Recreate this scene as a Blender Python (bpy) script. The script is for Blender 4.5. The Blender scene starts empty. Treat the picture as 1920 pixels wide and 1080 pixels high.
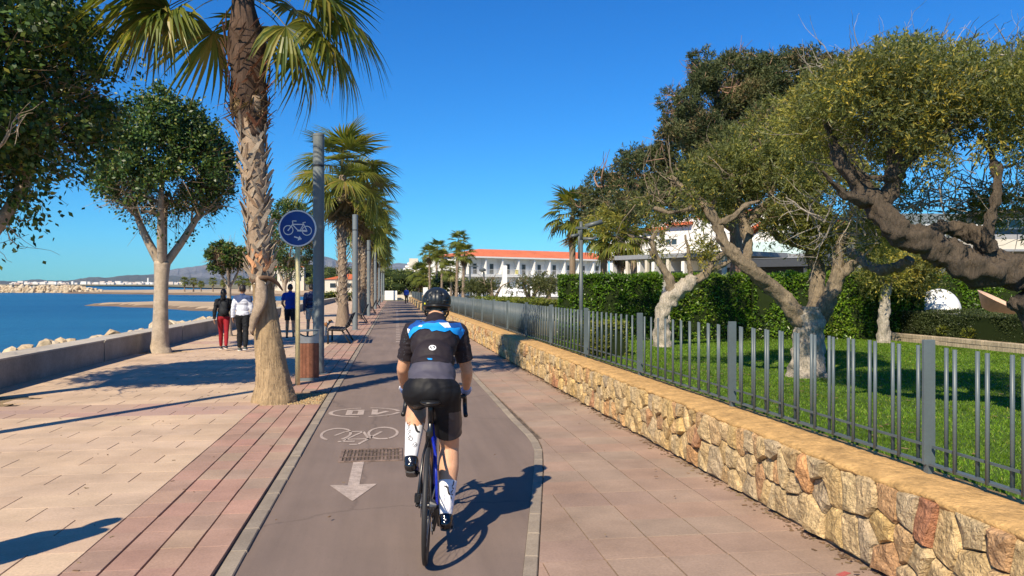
import bpy, bmesh, math, random
import numpy as np
from mathutils import Vector, Matrix, Quaternion
from mathutils.bvhtree import BVHTree
from mathutils.geometry import delaunay_2d_cdt
R = math.radians
random.seed(7)
np.random.seed(7)
scene = bpy.context.scene
C = scene.collection

# ------------------------------------------------------------------ camera, sky, sun, exposure
CAM_H = 1.6
FOC = 1500.0                      # focal length in pixels of the 1920 wide photograph
YAW = math.atan(220 / FOC)
cam_d = bpy.data.cameras.new('camera')
cam = bpy.data.objects.new('camera', cam_d)
C.objects.link(cam)
cam.location = (0, 0, CAM_H)
cam.rotation_euler = (R(90) + math.atan(2 / FOC), 0, -YAW)
cam_d.sensor_width = 36
cam_d.lens = 36 * FOC / 1920
cam_d.clip_start = 0.05
cam_d.clip_end = 40000
scene.camera = cam
SUN_AZ, SUN_EL = R(33.5), R(41.5)        # shadows run 33.5 degrees right of straight ahead
world = bpy.data.worlds.new('World')
scene.world = world
world.use_nodes = True
wn = world.node_tree
wn.nodes.clear()
sky = wn.nodes.new('ShaderNodeTexSky')
sky.sky_type = 'NISHITA'
sky.sun_disc = False
sky.sun_elevation = SUN_EL
sky.sun_rotation = R(180) + SUN_AZ
sky.altitude = 0
sky.air_density = 1.0
sky.dust_density = 0.25
sky.ozone_density = 3.0
hs = wn.nodes.new('ShaderNodeHueSaturation')
hs.inputs['Saturation'].default_value = 1.28
bg = wn.nodes.new('ShaderNodeBackground')
bg.inputs['Strength'].default_value = 0.106
wo = wn.nodes.new('ShaderNodeOutputWorld')
wn.links.new(sky.outputs[0], hs.inputs['Color'])
tn = wn.nodes.new('ShaderNodeMix')
tn.data_type = 'RGBA'
tn.blend_type = 'MULTIPLY'
tn.inputs[0].default_value = 1
tn.inputs[7].default_value = (0.20, 0.65, 1.0, 1)
wn.links.new(hs.outputs[0], tn.inputs[6])
wn.links.new(tn.outputs[2], bg.inputs['Color'])
wn.links.new(bg.outputs[0], wo.inputs['Surface'])
sun_d = bpy.data.lights.new('sun', 'SUN')
sun_d.energy = 5.0
sun_d.angle = R(0.5)
sun_d.color = (1.0, 0.87, 0.66)
sun = bpy.data.objects.new('sun', sun_d)
C.objects.link(sun)
sun.rotation_euler = Vector((math.sin(SUN_AZ) * math.cos(SUN_EL), math.cos(SUN_AZ) * math.cos(SUN_EL), -math.sin(SUN_EL))).to_track_quat('-Z', 'Y').to_euler()
scene.view_settings.view_transform = 'Standard'
scene.view_settings.look = 'None'
scene.view_settings.gamma = 1
scene.view_settings.exposure = 0.48
scene.view_settings.use_curve_mapping = False
scene.cycles.max_bounces = 6
scene.cycles.transparent_max_bounces = 8

# ------------------------------------------------------------------ helpers
_c, _s = math.cos(YAW), math.sin(YAW)
def at(u, v, d):
    """survey point: bearing and height read off the photograph, d = metres ahead"""
    r = (u - 960) / FOC * d
    return Vector((r * _c + d * _s, d * _c - r * _s, CAM_H - (v - 542) / FOC * d))
SLOPE = 0.006                      # the promenade falls this much against the level sea
def seaz(y): return -1.4 + SLOPE * y
def atsea(u, v):
    d = 3.0 * FOC / (v - 533.0)
    p = at(u, v, d)
    return Vector((p.x, p.y, seaz(p.y)))

def tag(o, label=None, cat=None, group=None, kind=None):
    if label: o['label'] = label
    if cat: o['category'] = cat
    if group: o['group'] = group
    if kind: o['kind'] = kind
    return o
def empty(name, loc=(0, 0, 0), rz=0.0, **k):
    o = bpy.data.objects.new(name, None)
    C.objects.link(o)
    o.location = loc
    o.rotation_euler = (0, 0, rz)
    o.empty_display_size = 0.2
    return tag(o, **k)
def link(name, me, parent=None, loc=None, rot=None, scale=None):
    o = bpy.data.objects.new(name, me)
    C.objects.link(o)
    if parent: o.parent = parent
    if loc is not None: o.location = loc
    if rot is not None: o.rotation_euler = rot
    if scale is not None: o.scale = scale
    return o

class MB:
    """collects faces for ONE mesh"""
    def __init__(s):
        s.v = []; s.f = []; s.t = []; s.m = []; s.tint = 0.0; s.mi = 0
    def add(s, vs, fs):
        n = len(s.v)
        s.v += [tuple(p) for p in vs]
        s.t += [s.tint] * len(vs)
        for f in fs:
            s.f.append(tuple(i + n for i in f)); s.m.append(s.mi)
    def box(s, a, b, rot=None, org=(0, 0, 0)):
        x0, y0, z0 = a; x1, y1, z1 = b
        vs = [Vector(p) for p in ((x0, y0, z0), (x1, y0, z0), (x1, y1, z0), (x0, y1, z0), (x0, y0, z1), (x1, y0, z1), (x1, y1, z1), (x0, y1, z1))]
        if rot is not None: vs = [rot @ p for p in vs]
        o = Vector(org)
        s.add([p + o for p in vs], [(0, 3, 2, 1), (4, 5, 6, 7), (0, 1, 5, 4), (1, 2, 6, 5), (2, 3, 7, 6), (3, 0, 4, 7)])
    def bevbox(s, a, b, e):
        """box with a chamfered top edge"""
        x0, y0, z0 = a; x1, y1, z1 = b
        vs = [(x0, y0, z0), (x1, y0, z0), (x1, y1, z0), (x0, y1, z0), (x0, y0, z1 - e), (x1, y0, z1 - e), (x1, y1, z1 - e), (x0, y1, z1 - e),
              (x0 + e, y0 + e, z1), (x1 - e, y0 + e, z1), (x1 - e, y1 - e, z1), (x0 + e, y1 - e, z1)]
        s.add(vs, [(0, 1, 5, 4), (1, 2, 6, 5), (2, 3, 7, 6), (3, 0, 4, 7), (4, 5, 9, 8), (5, 6, 10, 9), (6, 7, 11, 10), (7, 4, 8, 11), (8, 9, 10, 11), (3, 2, 1, 0)])
    def tube(s, pts, rad, n=8, caps=True, flat=1.0, jit=0.0):
        pts = [Vector(p) for p in pts]
        if not hasattr(rad, '__len__'): rad = [rad] * len(pts)
        k = len(pts); vs = []; up = None
        for i, p in enumerate(pts):
            d = (pts[min(i + 1, k - 1)] - pts[max(i - 1, 0)])
            if d.length < 1e-9: d = Vector((0, 0, 1))
            d.normalize()
            if up is None:
                a = Vector((0, 0, 1)) if abs(d.z) < 0.9 else Vector((1, 0, 0))
                up = (a - d * a.dot(d)).normalized()
            else:
                up = (up - d * up.dot(d))
                up = up.normalized() if up.length > 1e-6 else d.orthogonal().normalized()
            sd = d.cross(up)
            for j in range(n):
                w = 2 * math.pi * j / n
                r = rad[i] * (1 + (random.uniform(-jit, jit) if jit else 0))
                vs.append(p + up * (math.sin(w) * r * flat) + sd * (math.cos(w) * r))
        fs = [(i * n + j, i * n + (j + 1) % n, (i + 1) * n + (j + 1) % n, (i + 1) * n + j) for i in range(k - 1) for j in range(n)]
        if caps:
            fs.append(tuple(range(n - 1, -1, -1))); fs.append(tuple((k - 1) * n + j for j in range(n)))
        s.add(vs, fs)
    def lathe(s, prof, n=24, org=(0, 0, 0), rot=None, close=False):
        vs = []; o = Vector(org)
        for r, z in prof:
            for j in range(n):
                w = 2 * math.pi * j / n
                p = Vector((r * math.cos(w), r * math.sin(w), z))
                if rot is not None: p = rot @ p
                vs.append(p + o)
        k = len(prof)
        fs = [(i * n + j, i * n + (j + 1) % n, (i + 1) * n + (j + 1) % n, (i + 1) * n + j) for i in range(k - 1) for j in range(n)]
        if close:
            fs += [((k - 1) * n + j, (k - 1) * n + (j + 1) % n, (j + 1) % n, j) for j in range(n)]
        s.add(vs, fs)
    def ball(s, c, r, rot=None, nu=16, nv=10):
        if not hasattr(r, '__len__'): r = (r, r, r)
        vs = []; c = Vector(c)
        for i in range(1, nv):
            a = math.pi * i / nv
            for j in range(nu):
                w = 2 * math.pi * j / nu
                p = Vector((r[0] * math.sin(a) * math.cos(w), r[1] * math.sin(a) * math.sin(w), r[2] * math.cos(a)))
                if rot is not None: p = rot @ p
                vs.append(p + c)
        t = Vector((0, 0, r[2])); b = Vector((0, 0, -r[2]))
        if rot is not None: t = rot @ t; b = rot @ b
        n = len(vs)
        vs += [c + t, c + b]
        fs = [(i * nu + j, (i + 1) * nu + j, (i + 1) * nu + (j + 1) % nu, i * nu + (j + 1) % nu) for i in range(nv - 2) for j in range(nu)]
        fs += [(n, j, (j + 1) % nu) for j in range(nu)]
        fs += [(n + 1, (nv - 2) * nu + (j + 1) % nu, (nv - 2) * nu + j) for j in range(nu)]
        s.add(vs, fs)
    def cap(s, p0, r0, p1, r1, n=14):
        """tapered capsule, closed"""
        p0 = Vector(p0); p1 = Vector(p1); d = p1 - p0; L = max(d.length, 1e-6)
        q = d.to_track_quat('Z', 'Y'); prof = []
        for i in range(1, 5):
            a = math.pi / 2 * i / 4; prof.append((r0 * math.sin(a), -r0 * math.cos(a)))
        for i in range(0, 4):
            a = math.pi / 2 * i / 4; prof.append((r1 * math.cos(a), L + r1 * math.sin(a)))
        vs = []
        for r, z in prof:
            for j in range(n):
                w = 2 * math.pi * j / n
                vs.append(q @ Vector((r * math.cos(w), r * math.sin(w), z)) + p0)
        k = len(prof); m = len(vs)
        vs += [q @ Vector((0, 0, -r0)) + p0, q @ Vector((0, 0, L + r1)) + p0]
        fs = [(i * n + j, i * n + (j + 1) % n, (i + 1) * n + (j + 1) % n, (i + 1) * n + j) for i in range(k - 1) for j in range(n)]
        fs += [(m, (j + 1) % n, j) for j in range(n)] + [(m + 1, (k - 1) * n + j, (k - 1) * n + (j + 1) % n) for j in range(n)]
        s.add(vs, fs)
    def prism(s, poly, z0, z1, M=None):
        """extruded polygon in the xy plane"""
        n = len(poly)
        vs = [Vector((x, y, z0)) for x, y in poly] + [Vector((x, y, z1)) for x, y in poly]
        if M is not None: vs = [M @ p for p in vs]
        s.add(vs, [tuple(range(n - 1, -1, -1)), tuple(range(n, 2 * n))] + [(i, (i + 1) % n, n + (i + 1) % n, n + i) for i in range(n)])
    def mesh(s, name, mat=None, smooth=False):
        me = bpy.data.meshes.new(name)
        me.from_pydata(s.v, [], s.f)
        if mat is not None:
            for m in (mat if isinstance(mat, (list, tuple)) else [mat]): me.materials.append(m)
        if any(s.m): me.polygons.foreach_set('material_index', s.m)
        if smooth: me.polygons.foreach_set('use_smooth', [True] * len(me.polygons))
        if any(s.t):
            a = me.attributes.new('tint', 'FLOAT', 'POINT'); a.data.foreach_set('value', s.t)
        me.update()
        return me
    def build(s, name, mat=None, parent=None, smooth=False, **k):
        o = link(name, s.mesh(name, mat, smooth), parent, k.pop('loc', None), k.pop('rot', None))
        return tag(o, **k)

# ------------------------------------------------------------------ materials
def mat(name): 
    m = bpy.data.materials.new(name); m.use_nodes = True
    nt = m.node_tree; nt.nodes.clear()
    out = nt.nodes.new('ShaderNodeOutputMaterial'); b = nt.nodes.new('ShaderNodeBsdfPrincipled')
    nt.links.new(b.outputs[0], out.inputs['Surface'])
    return m, nt, b, out
def nd(nt, t, **k):
    n = nt.nodes.new('ShaderNode' + t)
    for a, v in k.items():
        if a in n.inputs.keys(): n.inputs[a].default_value = v
        else: setattr(n, a, v)
    return n
def ramp(nt, stops, fac=None):
    r = nt.nodes.new('ShaderNodeValToRGB')
    while len(r.color_ramp.elements) < len(stops): r.color_ramp.elements.new(0.5)
    for e, (p, c) in zip(r.color_ramp.elements, stops):
        e.position = p; e.color = (c[0], c[1], c[2], 1) if hasattr(c, '__len__') else (c, c, c, 1)
    if fac is not None: nt.links.new(fac, r.inputs[0])
    return r
def rnd(nt):
    """0..1 that differs per object and, in joined meshes, per piece"""
    oi = nd(nt, 'ObjectInfo'); at_ = nd(nt, 'Attribute', attribute_name='tint')
    a = nd(nt, 'Math', operation='ADD'); f = nd(nt, 'Math', operation='FRACT')
    nt.links.new(oi.outputs['Random'], a.inputs[0]); nt.links.new(at_.outputs['Fac'], a.inputs[1]); nt.links.new(a.outputs[0], f.inputs[0])
    return f.outputs[0]
def mul(nt, a, b, fac=1.0, mode='MULTIPLY'):
    m = nt.nodes.new('ShaderNodeMix'); m.data_type = 'RGBA'; m.blend_type = mode
    if hasattr(fac, 'links'): nt.links.new(fac, m.inputs[0])
    else: m.inputs[0].default_value = fac
    for s, x in ((6, a), (7, b)):
        if hasattr(x, 'links'): nt.links.new(x, m.inputs[s])
        else: m.inputs[s].default_value = (*x, 1) if len(x) == 3 else x
    return m.outputs[2]
def noise(nt, scale, detail=4, rough=0.6, vec=None, dist=0.0):
    n = nd(nt, 'TexNoise'); n.inputs['Scale'].default_value = scale; n.inputs['Detail'].default_value = detail
    n.inputs['Roughness'].default_value = rough; n.inputs['Distortion'].default_value = dist
    if vec is not None: nt.links.new(vec, n.inputs['Vector'])
    return n
def wpos(nt, scale=None):
    g = nd(nt, 'NewGeometry'); o = g.outputs['Position']
    if scale:
        m = nd(nt, 'Mapping'); m.inputs['Scale'].default_value = scale; nt.links.new(o, m.inputs['Vector']); o = m.outputs[0]
    return o
def bump(nt, b, h, strength=0.3, dist=0.01):
    n = nd(nt, 'Bump'); n.inputs['Strength'].default_value = strength; n.inputs['Distance'].default_value = dist
    nt.links.new(h, n.inputs['Height']); nt.links.new(n.outputs[0], b.inputs['Normal'])
def surf(name, stops, grain=(30, 0.75, 1.15), patch=(1.5, 0.85, 1.1), rough=0.85, bmp=(60, 0.3, 0.004), obj=False, metallic=0.0, spec=0.3):
    """coloured by a per-piece random ramp, times patchy wear, times fine grain"""
    m, nt, b, o = mat(name)
    if len(stops) == 1: col = tuple(stops[0][1])
    else: col = ramp(nt, stops, rnd(nt)).outputs[0]
    if obj:
        tc = nd(nt, 'TexCoord'); vec = tc.outputs['Object']
    else: vec = wpos(nt)
    if patch:
        n1 = noise(nt, patch[0], 5, 0.65, vec)
        r1 = ramp(nt, [(0.3, patch[1]), (0.7, patch[2])], n1.outputs['Fac'])
        col = mul(nt, col, r1.outputs[0])
    if grain:
        n2 = noise(nt, grain[0], 3, 0.7, vec)
        r2 = ramp(nt, [(0.3, grain[1]), (0.7, grain[2])], n2.outputs['Fac'])
        col = mul(nt, col, r2.outputs[0])
    if hasattr(col, 'links'): nt.links.new(col, b.inputs['Base Color'])
    else: b.inputs['Base Color'].default_value = (*col, 1)
    b.inputs['Roughness'].default_value = rough; b.inputs['Metallic'].default_value = metallic
    b.inputs['Specular IOR Level'].default_value = spec
    if bmp:
        n3 = noise(nt, bmp[0], 5, 0.65, vec); bump(nt, b, n3.outputs['Fac'], bmp[1], bmp[2])
    return m
def plain(name, c, rough=0.5, metallic=0.0, spec=0.5, sheen=0):
    m, nt, b, o = mat(name)
    n = noise(nt, 14, 3, 0.6, wpos(nt)); r = ramp(nt, [(0.3, 0.88), (0.7, 1.1)], n.outputs['Fac'])
    nt.links.new(mul(nt, tuple(c), r.outputs[0]), b.inputs['Base Color'])
    b.inputs['Roughness'].default_value = rough; b.inputs['Metallic'].default_value = metallic; b.inputs['Specular IOR Level'].default_value = spec
    if sheen: b.inputs['Sheen Weight'].default_value = sheen
    return m
def foliage(name, stops, transl=0.3, rough=0.45, spec=0.4):
    m, nt, b, o = mat(name)
    at_ = nd(nt, 'Attribute', attribute_name='tint'); oi = nd(nt, 'ObjectInfo')
    a = nd(nt, 'Math', operation='MULTIPLY_ADD'); a.inputs[1].default_value = 0.25
    nt.links.new(oi.outputs['Random'], a.inputs[0]); nt.links.new(at_.outputs['Fac'], a.inputs[2])
    f = nd(nt, 'Math', operation='FRACT'); nt.links.new(a.outputs[0], f.inputs[0])
    n = noise(nt, 1.1, 4, 0.6, wpos(nt)); r = ramp(nt, [(0.32, 0.68), (0.68, 1.28)], n.outputs['Fac'])
    col = mul(nt, ramp(nt, stops, f.outputs[0]).outputs[0], r.outputs[0])
    nt.links.new(col, b.inputs['Base Color']); b.inputs['Roughness'].default_value = rough
    b.inputs['Specular IOR Level'].default_value = spec
    t = nd(nt, 'BsdfTranslucent'); nt.links.new(mul(nt, col, (1.5, 1.5, 0.7)), t.inputs['Color'])
    mx = nd(nt, 'MixShader'); mx.inputs[0].default_value = transl
    nt.links.new(b.outputs[0], mx.inputs[1]); nt.links.new(t.outputs[0], mx.inputs[2]); nt.links.new(mx.outputs[0], o.inputs['Surface'])
    return m
M = {}
M['slab'] = surf('sand_coloured_concrete_slab', [(0, (.55, .395, .275)), (.3, (.59, .43, .295)), (.6, (.56, .41, .295)), (1, (.61, .45, .305))], patch=(1.3, .74, 1.10), grain=(55, .86, 1.1))
M['slab_pink'] = surf('pink_concrete_slab', [(0, (.46, .29, .23)), (.5, (.42, .29, .24)), (1, (.48, .33, .24))], patch=(.9, .85, 1.08), grain=(55, .86, 1.1))
M['paver'] = surf('red_paver', [(0, (.385, .26, .195)), (.3, (.41, .245, .185)), (.5, (.37, .265, .20)), (.62, (.41, .285, .20)), (.7, (.44, .245, .19)), (1, (.38, .255, .19))], patch=(1.6, .74, 1.12), grain=(60, .85, 1.12))
M['tile'] = surf('pink_grey_footpath_tile', [(0, (.355, .24, .18)), (.35, (.33, .245, .185)), (.6, (.37, .245, .18)), (.8, (.35, .26, .195)), (1, (.33, .225, .175))], patch=(1.2, .72, 1.14), grain=(60, .85, 1.12))
M['kerb'] = surf('kerb_stone', [(0, (.26, .215, .17)), (1, (.33, .27, .205))], patch=(4, .8, 1.12), grain=(70, .8, 1.15))
M['joint'] = surf('sandy_joint', [(0, (.10, .075, .055))], patch=(6, .5, 1.6), grain=(60, .7, 1.3))
def asphalt_mat():
    m, nt, b, o = mat('red_brown_asphalt'); P = wpos(nt)
    c = mul(nt, (.200, .147, .119), ramp(nt, [(.25, .80), (.75, 1.16)], noise(nt, .55, 6, .6, P, .4).outputs['Fac']).outputs[0])
    c = mul(nt, c, ramp(nt, [(.3, .86), (.7, 1.1)], noise(nt, 1.0, 5, .6, wpos(nt, (5, .35, 1))).outputs['Fac']).outputs[0])        # wheel worn lengthwise bands
    c = mul(nt, c, ramp(nt, [(.28, .55), (.36, 1.0), (.66, 1.0), (.74, 1.5)], noise(nt, 120, 2, .7, P).outputs['Fac']).outputs[0])
    c = mul(nt, c, ramp(nt, [(.18, .7), (.27, 1.0)], noise(nt, 7, 3, .6, P).outputs['Fac']).outputs[0])                           # spots
    v = nd(nt, 'TexVoronoi', feature='DISTANCE_TO_EDGE'); v.inputs['Scale'].default_value = .28; mp = nd(nt, 'Mapping'); nt.links.new(P, mp.inputs['Vector'])
    n = noise(nt, 2.5, 5, .7, P); ad = mul(nt, mp.outputs[0], n.outputs['Color'], .25, 'ADD'); nt.links.new(ad, v.inputs['Vector'])
    c = mul(nt, c, ramp(nt, [(.0, .55), (.006, 1.0)], v.outputs['Distance']).outputs[0], .55)                                      # hairline cracks
    nt.links.new(c, b.inputs['Base Color']); b.inputs['Roughness'].default_value = .9; bump(nt, b, noise(nt, 200, 4, .7, P).outputs['Fac'], .6, .005); return m
M['asphalt'] = asphalt_mat()
M['concrete'] = surf('old_concrete', [(0, (.30, .27, .23))], patch=(1.2, .68, 1.2), grain=(25, .85, 1.12), bmp=(40, .35, .006))
M['concrete_top'] = surf('pale_concrete', [(0, (.46, .41, .34))], patch=(1.2, .78, 1.15), grain=(25, .85, 1.12))
M['wetsand'] = surf('wet_sand', [(0, (.22, .15, .09))], patch=(.05, .7, 1.2), grain=None, bmp=None)
M['sand'] = surf('beach_sand', [(0, (.48, .355, .22))], patch=(.02, .8, 1.15), grain=(.3, .85, 1.1), bmp=(.8, .5, .1))
M['rock'] = surf('pale_rock', [(0, (.58, .47, .32)), (.5, (.50, .38, .24)), (1, (.64, .54, .40))], patch=(2.5, .72, 1.15), grain=(12, .75, 1.15), bmp=(8, .8, .05))
M['stone'] = surf('wall_stone', [(0, (.62, .42, .19)), (.18, (.72, .51, .25)), (.34, (.62, .46, .27)), (.5, (.72, .49, .20)), (.62, (.52, .40, .26)), (.76, (.70, .52, .28)), (.86, (.62, .33, .15)), (.93, (.70, .49, .24)), (.97, (.46, .20, .11)), (1, (.66, .47, .24))], patch=(11, .56, 1.25), grain=(60, .66, 1.2), bmp=(20, 1.0, .06))
M['cap'] = surf('ochre_cap_mortar', [(0, (.66, .40, .155))], patch=(7, .58, 1.14), grain=(34, .78, 1.12), bmp=(22, .9, .025))
M['mortar'] = surf('dark_mortar', [(0, (.42, .30, .17))], patch=(6, .5, 1.3))
M['soil'] = surf('dry_soil', [(0, (.32, .23, .13))], patch=(5, .55, 1.3), grain=(70, .6, 1.4), bmp=(60, 1, .02))
M['lawn'] = surf('lawn_ground', [(0, (.075, .14, .012))], patch=(.9, .75, 1.25), grain=(60, .5, 1.5), bmp=(80, 1, .03))
M['land'] = surf('scrub_land', [(0, (.20, .17, .09))], patch=(.02, .6, 1.4), grain=(.3, .7, 1.3), bmp=None)
M['palm_trunk'] = surf('palm_bark', [(0, (.36, .255, .15)), (1, (.36, .255, .15))], patch=(3, .7, 1.2), grain=(25, .6, 1.25), bmp=None)
def fibrous(name, c, zs=2.0, amt=1.0):
    m, nt, b, o = mat(name)
    n = noise(nt, 1.0, 6, 0.7, wpos(nt, (38, 38, zs))); n2 = noise(nt, 3, 4, 0.6, wpos(nt))
    col = mul(nt, mul(nt, tuple(c), ramp(nt, [(.3, .5), (.7, 1.3)], n.outputs['Fac']).outputs[0]), ramp(nt, [(.3, .75), (.7, 1.15)], n2.outputs['Fac']).outputs[0])
    nt.links.new(col, b.inputs['Base Color']); b.inputs['Roughness'].default_value = .9
    bump(nt, b, n.outputs['Fac'], .8 * amt, .03)
    return m
M['palm_trunk'] = fibrous('fibrous_palm_bark', (.40, .28, .155))
M['palm_far'] = fibrous('grey_palm_bark', (.27, .20, .14))
M['palm_brown'] = fibrous('shade_darkened_palm_fibre', (.10, .058, .038))  # brown fibre with the crown's shade darkened into its colour
M['boot'] = surf('dry_leaf_base', [(0, (.42, .34, .26)), (.4, (.34, .27, .20)), (.7, (.47, .39, .30)), (.9, (.32, .20, .12)), (1, (.40, .33, .25))], patch=(14, .65, 1.15), grain=(70, .75, 1.15), bmp=(30, .5, .01))
M['boot_brown'] = surf('brown_leaf_base', [(0, (.10, .06, .04)), (.6, (.15, .09, .055)), (.9, (.26, .10, .05)), (1, (.09, .055, .04))], patch=(14, .6, 1.2), grain=(70, .7, 1.2))  # browns taken darker for the shade under the palm crown
M['boot_rust'] = surf('rust_leaf_base', [(0, (.55, .22, .10)), (.6, (.62, .33, .17)), (1, (.45, .16, .07))], patch=(14, .7, 1.15), grain=(70, .75, 1.15))
M['ficus_bark'] = surf('smooth_grey_bark', [(0, (.44, .35, .26))], patch=(6, .68, 1.15), grain=(30, .82, 1.12), bmp=(20, .5, .02))
M['twig'] = surf('dry_twig', [(0, (.28, .19, .12))], patch=(6, .7, 1.2), grain=None, bmp=None)
M['bark'] = fibrous('olive_bark', (.27, .21, .14), 9.0, 1.6)
M['bark_pale'] = fibrous('pale_olive_trunk', (.46, .40, .32), 14.0, 1.6)
M['bark_dark'] = fibrous('dark_bark', (.115, .085, .058), 9.0, 1.8)
M['pine_bark'] = fibrous('pine_bark', (.34, .20, .13), 9.0)
M['ficus'] = foliage('ficus_leaf', [(0, (.026, .052, .014)), (.5, (.048, .095, .02)), (.8, (.085, .14, .025)), (.93, (.15, .18, .03)), (1, (.24, .20, .03))], .2, .42, .35)
M['palm_leaf'] = foliage('palm_leaf', [(0, (.085, .12, .025)), (.45, (.13, .16, .03)), (.8, (.20, .20, .035)), (1, (.30, .23, .06))], .4, .4, .4)
M['palm_dry'] = foliage('dry_palm_leaf', [(0, (.16, .11, .06)), (1, (.27, .19, .10))], .2, .8, .2)
M['olive'] = foliage('olive_leaf', [(0, (.09, .11, .045)), (.35, (.17, .19, .06)), (.6, (.29, .28, .06)), (.85, (.40, .35, .065)), (1, (.48, .36, .06))], .40, .5, .35)
M['olive_far'] = foliage('grey_olive_leaf', [(0, (.06, .075, .025)), (1, (.13, .14, .045))], .3, .5, .3)
M['pine'] = foliage('pine_needle', [(0, (.035, .052, .02)), (.5, (.075, .095, .034)), (.8, (.13, .12, .045)), (1, (.22, .145, .075))], .12, .6, .25)
M['hedge'] = foliage('laurel_leaf', [(0, (.045, .10, .010)), (.5, (.095, .19, .014)), (.85, (.17, .27, .022)), (1, (.28, .32, .04))], .35, .34, .45)  # greens brightened to read as sunlit where trees shade the hedge
M['boxwood'] = foliage('box_hedge_leaf', [(0, (.035, .05, .018)), (1, (.075, .095, .03))], .25, .5, .3)
M['bush'] = foliage('yellow_green_leaf', [(0, (.10, .14, .02)), (1, (.24, .24, .03))], .35, .5, .3)
M['grass'] = foliage('grass_blade', [(0, (.085, .17, .012)), (.6, (.13, .235, .016)), (.95, (.18, .27, .025)), (1, (.30, .28, .07))], .35, .5, .25)
M['far_green'] = foliage('distant_leaf', [(0, (.05, .08, .02)), (1, (.18, .20, .055))], .2, .6, .2)
M['core'] = plain('dark_inner_core', (.020, .030, .010), .95, spec=.05)  # near-black solid filling, not twigs; blocks the view through the leaves
M['galv'] = surf('grey_painted_steel', [(0, (.165, .19, .20))], patch=(2, .85, 1.1), grain=(40, .92, 1.05), rough=.5, bmp=None, spec=.4)  # grey lowered for the shaded columns: their shade is in the colour
M['fence'] = surf('grey_green_fence_paint', [(0, (.088, .112, .122)), (1, (.105, .13, .138))], patch=(3, .88, 1.1), grain=(60, .92, 1.06), rough=.42, bmp=None, spec=.5)
M['lamp_grey'] = plain('dark_grey_metal', (.09, .105, .11), .45)
M['black'] = plain('black_plastic', (.012, .012, .013), .4)
M['iron'] = plain('black_cast_iron', (.022, .022, .024), .5)
M['white'] = surf('white_render', [(0, (.80, .79, .76))], patch=(.3, .92, 1.04), grain=(3, .95, 1.03), bmp=None)
M['offwhite'] = surf('cream_render', [(0, (.66, .60, .50))], patch=(.3, .9, 1.05), grain=(3, .95, 1.03), bmp=None)
M['terracotta'] = surf('terracotta_tiles', [(0, (.60, .145, .065)), (1, (.68, .18, .08))], patch=(.5, .82, 1.1), grain=(4, .8, 1.15), bmp=None)
M['glass'] = plain('window_glass', (.04, .06, .08), .08, spec=.8)
M['greyroof'] = plain('grey_roof', (.25, .26, .28), .6)
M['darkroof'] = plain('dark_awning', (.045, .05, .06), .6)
M['wood'] = surf('bin_wood_slat', [(0, (.21, .085, .05)), (1, (.28, .12, .07))], patch=(8, .7, 1.2), grain=(40, .8, 1.15), obj=False, bmp=None)
M['paint'] = surf('worn_white_paint', [(0, (.52, .42, .36))], patch=(16, .62, 1.1), grain=(120, .65, 1.15), rough=.8, bmp=(220, .4, .003))
HAZE = True
# ------------------------------------------------------------------ the setting: land, sea, path
def wall_x(y): return 2.80 - 0.0135 * min(y, 60)       # street face of the stone wall
def sheet(name, poly, z, m, **k):
    b = MB(); b.add([(p[0], p[1], z if len(p) == 2 else p[2]) for p in poly], [tuple(range(len(poly)))])
    return b.build(name, m, **k)
# land: level along the promenade, then following the level sea
b = MB()
gx = [-6.85, 12, 60, 400, 4000]
rows = [(-40, -6.85, -.06), (110, -6.85, -.06), (160, -14, -.02), (240, -30, .3), (420, -75, 1.6), (900, -260, 5), (2500, -1600, 14.5), (5000, -2600, 29.5), (9000, -5200, 53)]
vs = []; fs = []
for y, xl, z in rows:
    for i, x in enumerate(gx): vs.append((xl if i == 0 else x, y, z))
for r in range(len(rows) - 1):
    for i in range(len(gx) - 1):
        a = r * len(gx) + i; fs.append((a, a + 1, a + 1 + len(gx), a + len(gx)))
b.add(vs, fs); b.build('ground', M['land'], kind='structure')

# sea
m, nt, bs, o = mat('sea_water')
bs.inputs['Roughness'].default_value = .30; bs.inputs['IOR'].default_value = 1.33; bs.inputs['Specular IOR Level'].default_value = .32
n1 = noise(nt, 1.0, 5, .62, wpos(nt, (.9, 2.2, 1))); n2 = noise(nt, 1.0, 3, .6, wpos(nt, (.012, .05, 1)))
cr = ramp(nt, [(.35, (.010, .075, .17)), (.65, (.018, .12, .23))], n2.outputs['Fac'])
nt.links.new(cr.outputs[0], bs.inputs['Base Color']); bump(nt, bs, n1.outputs['Fac'], 1.0, .35)
M['sea'] = m
b = MB(); ys = [-40, 60, 300, 1500, 9000]
b.add([(x, y, seaz(y)) for y in ys for x in (-9000, 100)], [(2 * i, 2 * i + 1, 2 * i + 3, 2 * i + 2) for i in range(4)])
b.build('sea', M['sea'], kind='structure')

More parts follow.
